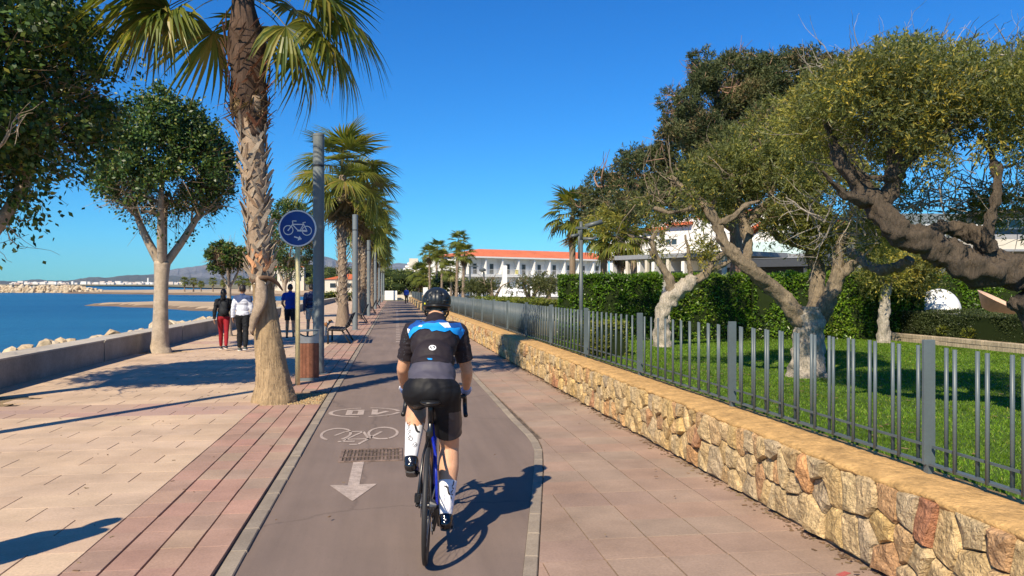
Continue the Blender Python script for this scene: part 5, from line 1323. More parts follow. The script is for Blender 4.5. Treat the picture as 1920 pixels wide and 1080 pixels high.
for (u, d, w, h, lb) in ((735, 150, 9, 5.0, 'dark green round tree at the end of the path, left'), (748, 140, 8, 4.6, 'dark bushy tree straight at the end of the path'), (762, 150, 10, 5.2, 'broad green tree behind the far walker'), (778, 135, 8, 4.4, 'low bushy tree right of the far walker'), (795, 150, 10, 4.8, 'dark tree right behind the helmet'), (815, 140, 9, 4.2, 'bushy tree between the helmet and the hotel'), (836, 120, 8, 4.8, 'bushy tree at left of the hotel corner'), (852, 110, 7, 4.0, 'small bushy tree by the hotel corner'),
                         (712, 170, 10, 5.5, 'dark tree hidden behind the palm row'), (722, 190, 14, 6.5, 'tall tree behind the palm row')):
    p = at(u, 556, d); tree_blob(p.x, p.y, .006 * max(0, p.y - 110), w, h, lb, 'trees closing the end of the path', 100 + k, 1100, .42); k += 1
# low hedge of tamarisk and scrub on the headland left
for (u, d, w, h, lb) in ((560, 330, 26, 8.5, 'umbrella pine of the green headland, leftmost'), (590, 340, 28, 9.5, 'umbrella pine of the green headland, second'), (620, 330, 30, 10.5, 'umbrella pine of the green headland, tallest'), (650, 320, 26, 9.5, 'umbrella pine of the green headland, fourth'), (675, 300, 24, 8.5, 'umbrella pine of the green headland, nearest the palm row'), (540, 360, 24, 7.0, 'umbrella pine of the green headland behind the blue T-shirt'), (605, 300, 18, 6.0, 'lower pine in front of the headland wood'), (640, 290, 16, 6.0, 'lower pine of the headland, right'), (700, 280, 20, 8.0, 'headland pine partly behind the far palms')):
    p = at(u, 545, d); tree_blob(p.x, p.y, seaz(p.y) + .9, w, h, lb, 'pines of the headland', 200 + k, 1500, .8); k += 1
for (u, d, w) in ((640, 105, 5), (655, 112, 6), (668, 120, 5), (648, 130, 6)):
    p = at(u, 560, d); tree_blob(p.x, p.y, -.5, w, 1.7, 'dry straw coloured scrub on the sand beyond the wall, ' + {640: 'leftmost', 655: 'second', 668: 'nearest the palm row', 648: 'rearmost'}[u], 'scrub bushes on the sand', 300 + k, 500, .3, 'bush'); k += 1
# ------------------------------------------------------------------ buildings
def frame_on(t, x0, x1, z0, z1, y, w=.06, mat_='white', glass='glass', mull=1):
    """window with frame, pane; facade plane y, outside is -y"""
    q = MB(); q.box((x0, y - .05, z0), (x0 + w, y, z1)); q.box((x1 - w, y - .05, z0), (x1, y, z1)); q.box((x0 + w, y - .05, z1 - w), (x1 - w, y, z1)); q.box((x0 + w, y - .05, z0), (x1 - w, y, z0 + w))
    for i in range(mull): xm = x0 + (x1 - x0) * (i + 1) / (mull + 1); q.box((xm - w / 2, y - .048, z0 + w), (xm + w / 2, y - .002, z1 - w))
    f = q.build('window', M[mat_], t); q = MB(); q.add([(x0 + w, y - .02, z0 + w), (x1 - w, y - .02, z0 + w), (x1 - w, y - .02, z1 - w), (x0 + w, y - .02, z1 - w)], [(0, 1, 2, 3)]); q.build('pane', M[glass], f); return f
# hotel with red roof
pL = at(880, 542, 116); pR = at(1060, 542, 126)
ang = math.atan2(pR.y - pL.y, pR.x - pL.x)
H = tag(empty('hotel', (pL.x, pL.y, .4), ang), 'white three storey hotel with terracotta roof and rows of balconies', 'building')
W_ = 27.0; zE = 6.35; zS = 3.25; zG = .15; BAYW = 2.95; DEP = 1.35; nb = 9; zt = 2.75
z_e = 1.6 + 62 / 1500 * 116 - .4; z_s = 1.6 + 27 / 1500 * 116 - .4; fl = z_e - z_s
q = MB(); q.box((-1.0, DEP, -1), (W_, DEP + 10, z_e)); q.build('wall', M['white'], H)
for z in (z_s, z_s - fl): 
    q = MB(); q.box((-1.0, 0, z - .28), (W_, DEP, z)); q.build('balcony_slab', M['white'], H)
    q = MB(); q.box((-1.0, -.02, z), (W_, .06, z + .12)); q.build('kerb_band', M['white'], H)
for k in range(nb + 1):
    for z in (z_s, z_s - fl):
        q = MB(); x = k * BAYW; q.prism([(0.05, z + .002), (DEP, z + .002), (DEP, z + fl - .30), (.05, z + fl - .30)], x - .09, x + .09, Matrix(((0, 0, 1, 0), (1, 0, 0, 0), (0, 1, 0, 0), (0, 0, 0, 1)))); q.build('balcony_partition', M['white'], H)
M['yellow'] = plain('yellow_towel', (.7, .6, .12), .8); M['dkwin'] = plain('dark_door_glass', (.03, .035, .04), .2)
for k in range(nb):
    for zi, z in enumerate((z_s, z_s - fl)):
        x = k * BAYW; frame_on(H, x + 1.35, x + 2.15, z + .05, z + 1.75, DEP, mull=0, glass='dkwin')
        f = frame_on(H, x + .35, x + .95, z + .9, z + 1.7, DEP, mull=0, glass='glass')
        q = MB()
        for i in range(14): q.box((x + .12 + i * .2, .0, z + .12), (x + .14 + i * .2, .02, z + .80))
        q.box((x + .1, -.01, z + .80), (x + BAYW - .1, .03, z + .84)); q.build('railing', M['white'], H)
q = MB(); q.box((2.25 + BAYW * 2, .03, z_s + .15), (2.75 + BAYW * 2, .09, z_s + .85)); q.build('towel', M['yellow'], H)
q = MB(); ov = .15; zr = z_e + 1.35
q.add([(-1.6, -ov, z_e), (W_ + .5, -ov, z_e), (W_ + .5, DEP + 10.5, z_e), (-1.6, DEP + 10.5, z_e), (4.6, 4.8, zr), (W_ + .5, 4.8, zr)], [(0, 1, 5, 4), (3, 4, 5, 2), (0, 4, 3), (1, 2, 5)]); q.build('roof', M['terracotta'], H)
q = MB(); q.box((-1.6, -ov - .02, z_e - .22), (W_ + .5, DEP + .2, z_e - .004)); q.build('eaves', M['white'], H)
q = MB(); q.box((-1.25, .2, -1), (-1.0, 9, z_e - .22)); q.build('end_wall', M['white'], H)
for i in range(2):
    q = MB(); q.box((-1.27, 1.2 + i * 3.2, z_s - 2.2), (-1.252, 3.0 + i * 3.2, z_s - .9)); q.build('shutter', M['wood'], H)
# white totem pillar before it
p = at(946, 542, 70); q = MB(); q.bevbox((p.x - .2, p.y - .2, 0), (p.x + .2, p.y + .2, 1.6 + 44 / 1500 * 70), .03); q.build('white_pillar', M['white'], label='tall plain white pillar standing in front of the hotel balconies', cat='pillar')
# terrace tents/umbrellas low white
for (u, v, w) in ((962, 560, 7), (1005, 562, 6)):
    p = at(u, v, 85); q = MB(); hw = w * .5; q.add([(p.x - hw, p.y, .8), (p.x + hw, p.y, .8), (p.x + hw, p.y + w, .8), (p.x - hw, p.y + w, .8), (p.x, p.y + w / 2, 1.9)], [(0, 1, 4), (1, 2, 4), (2, 3, 4), (3, 0, 4), (0, 3, 2, 1)])
    t = q.build('canvas_tent', M['white'], label='low white canvas tent on the hotel terrace, ' + ('beside the white pillar' if u < 1000 else 'under the wide dark olive'), cat='tent')
# nearer white building with gables
p0 = at(1142, 542, 52); p1 = at(1420, 542, 45); ang = math.atan2(p1.y - p0.y, p1.x - p0.x)
B = tag(empty('villa', (p0.x, p0.y, .4), ang), 'white villa with terracotta roofs behind the hedge and olive trees', 'building')
L_ = math.hypot(p1.x - p0.x, p1.y - p0.y); zt = 1.6 + 110 / 1500 * 49 - .4; zb = 1.6 + 62 / 1500 * 50 - .4
# upper storey set forward, lower storey recessed
q = MB(); q.prism([(0, zb), (L_ + 1, zb), (L_ + 1, zt + .3), (L_ * .98, zt + .9), (L_ * .80, zt + .2), (L_ * .72, zt + .2), (L_ * .55, zt + .75), (L_ * .28, zt + .35), (L_ * .12, zt - .5), (0, zt - .5)], 0, 8, Matrix(((1, 0, 0, 0), (0, 0, 1, 0), (0, 1, 0, 0), (0, 0, 0, 1)))); q.build('upper_wall', M['white'], B)
q = MB(); q.box((0, 1.8, -1), (L_ + 1, 8, zb - .004)); q.build('lower_wall', M['white'], B)
q = MB(); q.box((-.15, -.12, zb - .16), (L_ + 1, 1.8, zb - .006)); q.build('ledge', M['offwhite'], B)
for k in range(6):
    x = L_ * k / 6 * .62; q = MB(); q.box((x, .1, -1), (x + .22, 1.8, zb - .17)); q.build('pier', M['white'], B)
    if k < 5: frame_on(B, x + .45, x + 1.35, .6, zb - .5, 1.8, mull=0, glass='dkwin'); q = MB(); q.box((x + .22, .12, .4), (x + L_ * .62 / 6, .2, 1.35)); q.build('balustrade', M['greyroof'], B)
fw = L_ * .418
frame_on(B, fw - .05, fw + .85, zt - .95, zt - .25, 0, mull=1)
q = MB(); q.box((fw - .05, -.07, zt - .55), (fw + .85, -.052, zt - .25)); q.build('blind', M['white'], B)
for (a, b_, z) in ((.26, .42, zt + .22), (.43, .60, zt + .45), (.80, 1.0, zt + .65)):
    q = MB(); q.add([(L_ * a, -.35, z - .05), (L_ * b_, -.35, z - .05), (L_ * b_, 4, z + .75), (L_ * a, 4, z + .75), (L_ * a, -.35, z - .2), (L_ * b_, -.35, z - .2), (L_ * b_, 4, z + .4), (L_ * a, 4, z + .4)], [(0, 1, 2, 3), (4, 7, 6, 5), (0, 4, 5, 1), (1, 5, 6, 2), (3, 2, 6, 7), (0, 3, 7, 4)]); q.build('roof', M['terracotta'], B)
# right gabled wing with terrace
p2 = at(1395, 542, 40); C2 = tag(empty('villa_wing', (p2.x, p2.y, .4), ang + .05), 'white gabled wing of the villa with glass balustrade over a dark awning', 'building')
z0 = 1.6 + 70 / 1500 * 40 - .4; w2 = 3.6
q = MB(); q.prism([(0, -1), (w2, -1), (w2, z0 + 1.5), (w2 * .55, z0 + 1.75), (w2 * .1, z0 + .75), (0, z0 + .5)], 0, 6, Matrix(((1, 0, 0, 0), (0, 0, 1, 0), (0, 1, 0, 0), (0, 0, 0, 1)))); q.build('wall', M['white'], C2)
q = MB(); q.box((w2 * .62, -.45, z0 + .05), (w2, -.003, z0 + 1.05)); q.build('bay', M['galv'], C2)
frame_on(C2, w2 * .66, w2 * .94, z0 + .35, z0 + .85, -.452, mull=1)
q = MB(); q.add([(-.4, -.35, z0 + .62), (w2 * .55, -.35, z0 + 1.75), (w2 * .55, 6, z0 + 1.75), (-.4, 6, z0 + .62), (-.4, -.35, z0 + .75), (w2 * .55, -.35, z0 + 1.9), (w2 * .55, 6, z0 + 1.9), (-.4, 6, z0 + .75)], [(4, 5, 6, 7), (0, 3, 2, 1), (0, 1, 5, 4), (1, 2, 6, 5), (0, 4, 7, 3)]); q.build('roof', M['terracotta'], C2)
q = MB(); q.add([(w2 * .5, -.35, z0 + 1.8), (w2 + .5, -.35, z0 + 1.35), (w2 + .5, 6, z0 + 1.35), (w2 * .5, 6, z0 + 1.8), (w2 * .5, -.35, z0 + 1.95), (w2 + .5, -.35, z0 + 1.5), (w2 + .5, 6, z0 + 1.5), (w2 * .5, 6, z0 + 1.95)], [(4, 5, 6, 7), (0, 3, 2, 1), (0, 1, 5, 4), (1, 2, 6, 5)]); q.build('roof', M['terracotta'], C2)
M['clear'] = plain('pale_green_glass', (.55, .68, .66), .15); q = MB(); q.box((-.2, -1.9, z0 - .25), (w2 + .6, -1.87, z0 + .35)); q.build('glass_balustrade', M['clear'], C2)
q = MB(); q.box((-.3, -2.0, z0 - .45), (w2 + .8, 0, z0 - .26)); q.build('terrace_slab', M['greyroof'], C2)
q = MB(); q.box((-.6, -2.6, z0 - .85), (w2 + 1.4, -.1, z0 - .5)); q.build('awning', M['darkroof'], C2); q = MB(); q.box((-.6, -1.2, -.5), (w2 + 1.4, -1.0, z0 - .86)); q.build('screen', M['darkroof'], C2)
for x in (.4, w2 + .3): q = MB(); q.box((x, -2.5, -.5), (x + .14, -2.36, z0 - .86)); q.build('awning_post', M['darkroof'], C2)
# pergola
p3 = at(1152, 542, 31); p4 = at(1350, 542, 27); a3 = math.atan2(p4.y - p3.y, p4.x - p3.x); PG = tag(empty('pergola', (p3.x, p3.y, .4), a3), 'grey flat roofed pergola on slim posts behind the hedge', 'pergola')
Lp = math.hypot(p4.x - p3.x, p4.y - p3.y) + .6; zp = 1.6 + 58 / 1500 * 29 - .4
q = MB(); q.box((0, 0, zp), (Lp, 3.0, zp + .16)); q.build('roof_slab', M['greyroof'], PG)
for x in (.55, 1.55, 2.6, Lp * .9): q = MB(); q.box((x, .05, -.2), (x + .12, .17, zp - .003)); q.build('post', M['offwhite'], PG)
for x in (.2, 1.2, 2.2): q = MB(); q.box((x, 2.86, -.2), (x + .7, 2.94, zp - .4)); q.build('panel', M['greyroof'], PG)
# modern building at right
p5 = at(1722, 542, 34); a5 = -.10; Q5 = tag(empty('modern_house', (p5.x, p5.y, .4), a5), 'modern grey and white house with flat roof slabs behind the giant olive bough', 'building')
def pz(v, d=34): return 1.6 - (v - 542) / 1500 * d - .4
ww = 9.0
q = MB(); q.box((0, 1.2, -1), (ww, 9, pz(395))); q.build('wall', M['galv'], Q5)
q = MB(); q.add([(2.4, -.3, pz(398)), (ww, -.9, pz(372)), (ww, 9, pz(372)), (2.4, 9, pz(398)), (2.4, -.3, pz(402)), (ww, -.9, pz(384)), (ww, 9, pz(384)), (2.4, 9, pz(402))], [(0, 1, 2, 3), (4, 7, 6, 5), (0, 4, 5, 1), (0, 3, 7, 4)]); M['brownroof'] = plain('brown_roof_slab', (.20, .15, .12), .7); q.build('roof_slab', M['brownroof'], Q5)
q = MB(); q.box((-.2, .3, pz(450)), (ww, 1.2, pz(438))); q.build('terrace_edge', M['greyroof'], Q5)
q = MB(); q.box((1.8, -1.4, pz(470)), (ww, 1.19, pz(452))); q.build('white_band', M['offwhite'], Q5)
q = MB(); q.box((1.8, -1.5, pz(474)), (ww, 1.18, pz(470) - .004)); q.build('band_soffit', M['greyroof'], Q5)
q = MB(); q.box((1.9, 1.1, -1), (ww, 1.195, pz(475))); q.build('lower_painted_shade', M['darkroof'], Q5)  # dark sheet over the wall, shade below the band put into its colour
frame_on(Q5, 3.4, 5.4, pz(425), pz(404), 1.2, mull=2); frame_on(Q5, .8, 1.8, pz(440), pz(428), 1.2, mull=1, glass='dkwin'); frame_on(Q5, 5.6, 7.2, pz(430), pz(404), 1.2, mull=2)
for i in range(16): q = MB(); q.box((.2 + i * .17, -.2, pz(424)), (.25 + i * .17, 1.1, pz(421))); q.build('pergola_slat', M['white'], Q5)
# terraced hotel far off
p6 = at(777, 542, 420); T = tag(empty('terraced_hotel', (p6.x, p6.y, 1.5)), 'cream stepped hotel far beyond the end of the path', 'building')
s6 = 420 / 1500
for i, (ua, ub, vt) in enumerate(((751, 812, 514), (754, 808, 508), (758, 803, 502), (762, 798, 497), (766, 792, 491))):
    q = MB(); zz = (542 - vt) * s6; q.box(((ua - 777) * s6, i * 2.2, zz - 2.2), ((ub - 777) * s6, 16, zz - .9)); q.build('floor', M['offwhite'], T)
    q = MB(); q.box(((ua - 777) * s6 - .4, i * 2.2 - .6, zz - .9), ((ub - 777) * s6 + .4, 16, zz)); q.build('parapet', M['white'], T)
q = MB(); q.box((-2.6, 4, 2), (2.0, 12, (542 - 489) * s6 + 1.5)); q.build('stair_tower', M['offwhite'], T)
# houses on the headland and low white wall
for i, (u, v, d, w, h, lb) in enumerate(((545, 548, 310, 10, 9, 'small pale house among the headland pines, behind the blue T-shirt'), (500, 548, 320, 12, 9, 'white house on the headland behind the nearest palm'), (655, 545, 200, 12, 3.6, 'pale low house with red roof beyond the sand, left of the palm row'), (690, 545, 210, 10, 4.0, 'pale low house behind the palm row'))):
    p = at(u, v, d); t = tag(empty('small_house', (p.x, p.y, seaz(p.y) + .6)), lb, 'building'); q = MB(); q.box((-w / 2, 0, -1), (w / 2, 6, h)); q.build('wall', M['offwhite'], t)
    q = MB(); q.prism([(-w / 2 - .4, h + .01), (w / 2 + .4, h + .01), (0, h + 1.4)], -.3, 6.3, Matrix(((1, 0, 0, 0), (0, 0, 1, 0), (0, 1, 0, 0), (0, 0, 0, 1)))); q.build('roof', M['terracotta'], t)
    for k in range(3): frame_on(t, -w / 2 + w * (k + .3) / 3, -w / 2 + w * (k + .7) / 3, h * .4, h * .75, -.003, mull=0, glass='dkwin')
p = at(742, 558, 118); q = MB(); q.box((p.x - 3.6, p.y, 0), (p.x + 14, p.y + .3, .75)); q.build('garden_wall', M['offwhite'], label='low pale wall closing the far end of the path', cat='wall')
p = at(733, 558, 116); q = MB(); q.bevbox((p.x - .9, p.y, 0), (p.x + .9, p.y + 1, 1.35), .05); q.build('kiosk_box', M['white'], label='small white box at the left end of the far pale wall', cat='utility box')
# ------------------------------------------------------------------ street furniture
# grey column lamps
LBL = ['tall grey steel column right behind the wooden litter bin', 'second grey steel column, beside the bench', 'third grey steel column between the palms', 'fourth grey steel column along the path', 'fifth grey steel column along the path', 'sixth grey steel column along the path', 'farthest grey steel column along the path']
q = MB(); q.lathe([(.105, 0), (.105, 4.48)], 24); cm = q.mesh('column', M['galv'], True)
q = MB(); q.lathe([(0, 4.484), (.108, 4.484), (.108, 4.52), (.09, 4.532), (0, 4.532)], 24); cc_ = q.mesh('cap', M['galv'])
q = MB(); q.lathe([(.17, 0), (.17, .012), (.11, .014), (.11, .03)], 24); cb = q.mesh('base_plate', M['galv'])
q = MB(); q.lathe([(.1065, 3.90), (.1065, 3.94)], 24); cg = q.mesh('band', M['iron'])
for i in range(7):
    y = 15.46 + i * 16.6; x = -1.42 - .012 * (i > 0) * 10
    t = tag(empty('column_lamp', (x, y, 0)), LBL[i], 'lamp column', 'grey column lamps')
    for nm, me in (('column', cm), ('cap', cc_), ('base_plate', cb), ('band', cg)): link(nm, me, t)
# slim tall mast by the sea wall whose shadow crosses the paving (outside the photo)
t = tag(empty('lamp_mast', (-5.65, 7.75, 0)), 'slim mast left of the view casting a long thin shadow on the paving', 'lamp post')
q = MB(); q.tube([(0, 0, 0), (0, 0, 8.6)], [.11, .085], n=14); q.build('mast', M['galv'], t, smooth=True); q = MB(); q.box((-.08, -.2, 8.6), (.08, .5, 8.68)); q.build('lantern', M['galv'], t)
# round blue bicycle sign
t = tag(empty('bicycle_sign', (-1.6, 13.7, 0), R(4)), 'round blue sign with white bicycle and arrow on a thin yellowish post', 'road sign')
M['brass'] = surf('yellowed_post_paint', [(0, (.74, .64, .34))], patch=(5, .8, 1.12), grain=(40, .9, 1.06), rough=.45, bmp=None)
q = MB(); q.tube([(0, .03, 0), (0, .03, 2.62)], .041, n=14); q.build('post', M['brass'], t, smooth=True)
SZ = 2.61; rot = Matrix.Rotation(R(90), 3, 'X'); r_ = .305
M['signblue'] = plain('sign_blue', (.004, .03, .24), .3); M['signwhite'] = plain('sign_white', (.78, .78, .78), .4); M['alu'] = plain('aluminium', (.35, .36, .37), .4, .6)
q = MB(); q.lathe([(0, .0), (r_, .0), (r_ + .004, -.012), (0, -.012)], 48, (0, -.02, SZ), rot); q.build('back_plate', M['alu'], t)
q = MB(); q.lathe([(0, .004), (r_ * .93, .004)], 48, (0, -.02, SZ), rot); q.build('blue_face', M['signblue'], t)
q = MB(); q.lathe([(r_ * .925, .006), (r_, .006), (r_, .001)], 48, (0, -.02, SZ), rot); q.build('white_rim', M['signwhite'], t)
def signpoly(polys, nm):
    b = MB()
    for p in polys: b.add([(x, -.0285, SZ + z) for x, z in p], [tuple(range(len(p)))])
    return b.build(nm, M['signwhite'], t)
k = r_ / 380.0   # sign drawing units
def sp(x, y): return ((x - 467) * k, (515 - y) * k)
def sring(cx, cy, r, w, n=28): 
    return [[( (cx + rr_ * math.cos(a) - 467) * k, (515 - cy + rr_ * math.sin(a)) * k) for rr_, a in ((r, 2 * math.pi * i / n), (r, 2 * math.pi * (i + 1) / n), (r - w, 2 * math.pi * (i + 1) / n), (r - w, 2 * math.pi * i / n))] for i in range(n)]
def sst(pts, w): return [[(a, b_) for a, b_ in p] for p in stroke([sp(*p) for p in pts], w * k)]
signpoly(sring(283, 555, 102, 17) + sring(655, 562, 102, 17) + sst([(275, 570), (375, 430), (365, 362), (445, 366)], 20) + sst([(372, 434), (580, 434)], 20) + sst([(372, 445), (470, 550)], 18) + sst([(520, 560), (590, 425), (570, 400), (630, 385)], 18) + sst([(590, 430), (660, 570)], 16) + sst([(460, 560), (660, 568)], 36), 'bicycle_symbol')
signpoly(sst([(400, 690), (490, 718)], 26) + [[sp(505, 670), sp(556, 738), sp(470, 768), sp(482, 720)]], 'arrow_symbol')
q = MB(); q.box((-.05, -.008, SZ - .16), (.05, .075, SZ - .12)); q.box((-.05, -.008, SZ + .0), (.05, .075, SZ + .02)); q.build('clamp', M['alu'], t)
# litter bin
t = tag(empty('litter_bin', (-1.5, 14.45, 0), R(4)), 'litter bin of brown wood slats with steel hood, behind the sign post', 'litter bin')
w = .178
q = MB(); q.box((-w + .02, -w + .02, .03), (w - .02, w - .02, .70)); q.build('inner_can', M['iron'], t)
for sx in range(4):
    for i in range(5):
        a = -w + .012 + i * (2 * w - .024) / 5; b_ = a + (2 * w - .024) / 5 - .006; q = MB(); q.bevbox((a, -w, .06), (b_, -w + .019, .655), .002); q.build('slat', M['wood'], t, rot=(0, 0, sx * math.pi / 2))
q = MB(); q.box((-w + .0, -w + .0, 0), (w, w, .055)); q.build('base', M['galv'], t)
# hood: curved cut opening to the front
q = MB(); n = 14; z0, z1 = .66, .885; hw = w + .004
pr = [(-hw, z0), (hw, z0), (hw, z1)] + [(hw * .98 * math.cos(a), z1 - .115 * math.sin(a) - .004) for a in [math.pi * i / n for i in range(1, n)]] + [(-hw, z1)]
Mx = Matrix(((1, 0, 0, 0), (0, 0, 1, 0), (0, 1, 0, 0), (0, 0, 0, 1)))
q.prism(pr, -hw, -hw + .012, Mx); q.prism(pr, hw - .012, hw, Mx); q.box((-hw, -hw + .012, z0), (-hw + .012, hw - .012, z1)); q.box((hw - .012, -hw + .012, z0), (hw, hw - .012, z1)); q.build('hood', M['alu'], t)
q = MB(); q.box((-hw + .012, -hw + .02, z1 - .02), (hw - .012, hw - .012, z1 - .002)); q.build('hood_lid', M['galv'], t)
# benches facing the sea
def bench(x, y, lb, rz=0.0):
    t = tag(empty('bench', (x, y, 0), rz), lb, 'bench', 'benches facing the sea')
    for yy in (-.80, .80):
        q = MB()
        q.tube([(-.30, yy, 0), (-.30, yy, .38), (-.28, yy, .41), (.12, yy, .39), (.20, yy, .44), (.40, yy, .88)], [.028, .024, .026, .026, .028, .02], n=8); q.tube([(.10, yy, .39), (.22, yy, .2), (.34, yy, 0)], [.026, .022, .028], n=8)
        q.build('leg', M['iron'], t, smooth=True)
    M_ = M['bench_slat']
    for i in range(5): q = MB(); x0 = -.33 + i * .092; q.bevbox((x0, -.9, .418 - i * .005), (x0 + .078, .9, .448 - i * .005), .004); q.build('seat_slat', M_, t)
    for i in range(4): q = MB(); rt = Matrix.Rotation(R(22), 3, 'Y'); q.box((-.014, -.9, 0), (.014, .9, .075), rt, (.20 + i * .045 - .0, 0, .50 + i * .098)); q.build('back_slat', M_, t)
M['bench_slat'] = surf('dark_bench_slat', [(0, (.045, .042, .045)), (1, (.06, .055, .055))], patch=(4, .8, 1.2), grain=(30, .85, 1.1), bmp=None)
bench(-1.62, 24.6, 'dark slatted bench standing beside the second palm, nearest of the benches')
bench(-1.65, 38.6, 'second dark bench behind the second palm')
bench(-1.6, 54.0, 'third dark bench far along the palm row')
bench(-1.6, 70.0, 'fourth dark bench far along the palm row')
# dark garden lamp behind the fence
t = tag(empty('garden_lamp', (3.47, 14.7, LZ)), 'slim dark grey garden lamp post with angled spotlight arms, in front of the laurel hedge', 'lamp post')
q = MB(); q.tube([(0, 0, -.05), (0, 0, 2.1)], .037, n=12); q.build('post', M['lamp_grey'], t, smooth=True)
q = MB(); q.tube([(-.04, 0, 1.75), (-.04, 0, 2.32)], .022, n=10); q.tube([(0, 0, 2.1), (0, 0, 2.45)], .030, n=10); q.build('upper_post', M['lamp_grey'], t, smooth=True)
q = MB(); q.box((-.10, -.04, 2.31), (.12, .04, 2.35)); q.build('bracket', M['lamp_grey'], t)
q = MB(); q.tube([(.08, 0, 2.36), (.40, -.03, 2.45)], .043, n=12); q.build('spotlight', M['lamp_grey'], t, smooth=True); q = MB(); q.tube([(.04, .0, 2.13), (.22, -.02, 2.12), (.29, -.02, 2.16)], .030, n=12); q.build('spotlight', M['lamp_grey'], t, smooth=True)
q = MB(); q.tube([(-.05, 0, 2.2), (-.20, -.03, 2.17)], .030, n=12); q.build('spotlight', M['lamp_grey'], t, smooth=True)
# slim lamps before the hotel
for (u, v, d, hd, lb) in ((881, 500, 60, 1, 'dark slim lamp with a flat arm before the left end of the hotel'), (907, 510, 62, 0, 'dark slim lamp with a round head before the hotel balconies')):
    p = at(u, v, d); t = tag(empty('slim_lamp', (p.x, p.y, .4)), lb, 'lamp post'); h = p.z - .4
    q = MB(); q.tube([(0, 0, -.2), (0, 0, h)], .075, n=8); q.build('post', M['lamp_grey'], t)
    q = MB()
    if hd: q.box((-.1, -.1, h), (.62, .1, h + .08))
    else: q.lathe([(.05, h), (.26, h + .08), (.28, h + .2), (.15, h + .3), (0, h + .32)], 12, (-.1, 0, 0))
    q.build('lamp_head', M['lamp_grey'], t)
# white cross-shaped rail bit behind hedge omitted
# ------------------------------------------------------------------ people
def voxel_mesh(q, vox, smooth=6, name='body'):
    me0 = q.mesh('tmp'); o = bpy.data.objects.new('tmp', me0); C.objects.link(o)
    m_ = o.modifiers.new('r', 'REMESH'); m_.mode = 'VOXEL'; m_.voxel_size = vox; m_.use_smooth_shade = True
    s_ = o.modifiers.new('s', 'SMOOTH'); s_.iterations = smooth; s_.factor = .5
    dg = bpy.context.evaluated_depsgraph_get(); me = bpy.data.meshes.new_from_object(o.evaluated_get(dg)); me.name = name
    bpy.data.objects.remove(o); bpy.data.meshes.remove(me0); return me
def trim(me, co, no, region=None):
    """cut cleanly and drop what lies on the +no side (within region)"""
    bm = bmesh.new(); bm.from_mesh(me); co = Vector(co); no = Vector(no).normalized()
    fs = [f for f in bm.faces if region is None or region(f.calc_center_median())]
    geom = list(set(fs) | {e for f in fs for e in f.edges} | {v for f in fs for v in f.verts})
    bmesh.ops.bisect_plane(bm, geom=geom, plane_co=co, plane_no=no, clear_outer=False)
    dl = [f for f in bm.faces if (region is None or region(f.calc_center_median())) and (f.calc_center_median() - co).dot(no) > 1e-5]
    bmesh.ops.delete(bm, geom=dl, context='FACES'); bm.to_mesh(me); bm.free(); me.update(); return me
def wrinkle(me, amp, fr=(9, 9, 22), seed=0):
    from mathutils import noise as mn
    ns = [v.normal.copy() for v in me.vertices]
    for v, n_ in zip(me.vertices, ns):
        p = Vector((v.co.x * fr[0] + seed, v.co.y * fr[1], v.co.z * fr[2])); w = 1 - abs(mn.noise(p + Vector((mn.noise(p * .4), 0, mn.noise(p * .5 + Vector((3, 1, 2))))) * 1.2)) * 2.6
        v.co += n_ * amp * w
    return me
def setmats(me, mats, fn=None):
    me.materials.clear()
    for m_ in mats: me.materials.append(m_)
    if fn:
        for p in me.polygons: p.material_index = fn(p.center)
    for p in me.polygons: p.use_smooth = True
def finish(name, me, mats, parent, fn=None, **k):
    setmats(me, mats, fn); return tag(link(name, me, parent), **k)
def decal(name, poly, me, m_, parent, axis='y', origin=-3, off=.0025, step=.012, tf=None):
    """flat print: a polygon in (x, z) projected along +y onto the garment"""
    bm = bmesh.new(); bm.from_mesh(me); bvh = BVHTree.FromBMesh(bm); bm.free()
    xs = [p[0] for p in poly]; zs = [p[1] for p in poly]; pts = []
    edge = []
    for i in range(len(poly)):
        a, b_ = Vector(poly[i]), Vector(poly[(i + 1) % len(poly)]); n = max(1, int((b_ - a).length / step))
        for j in range(n): edge.append(a.lerp(b_, j / n))
    pts = list(edge); nE = len(edge); x = min(xs)
    while x < max(xs):
        z = min(zs)
        while z < max(zs):
            if inside(poly, x, z) and min((Vector((x, z)) - e).length for e in edge) > step * .5: pts.append(Vector((x, z)))
            z += step
        x += step
    V_, E_, F_, *_r = delaunay_2d_cdt(pts, [(i, (i + 1) % nE) for i in range(nE)], [], 0, 1e-6)
    vs = []; okv = []
    for p in V_:
        hit, nrm, idx, dist = bvh.ray_cast(Vector((p.x, origin, p.y)), Vector((0, 1, 0)))
        okv.append(hit is not None); vs.append(hit + nrm * off if hit is not None else Vector((p.x, 0, p.y)))
    fs = []
    for f in F_:
        c = sum((V_[i] for i in f), Vector((0, 0))) / len(f)
        if inside(poly, c.x, c.y) and all(okv[i] for i in f): fs.append(tuple(f))
    q = MB(); q.add(vs, fs); o = q.build(name, m_, parent, smooth=True); return o
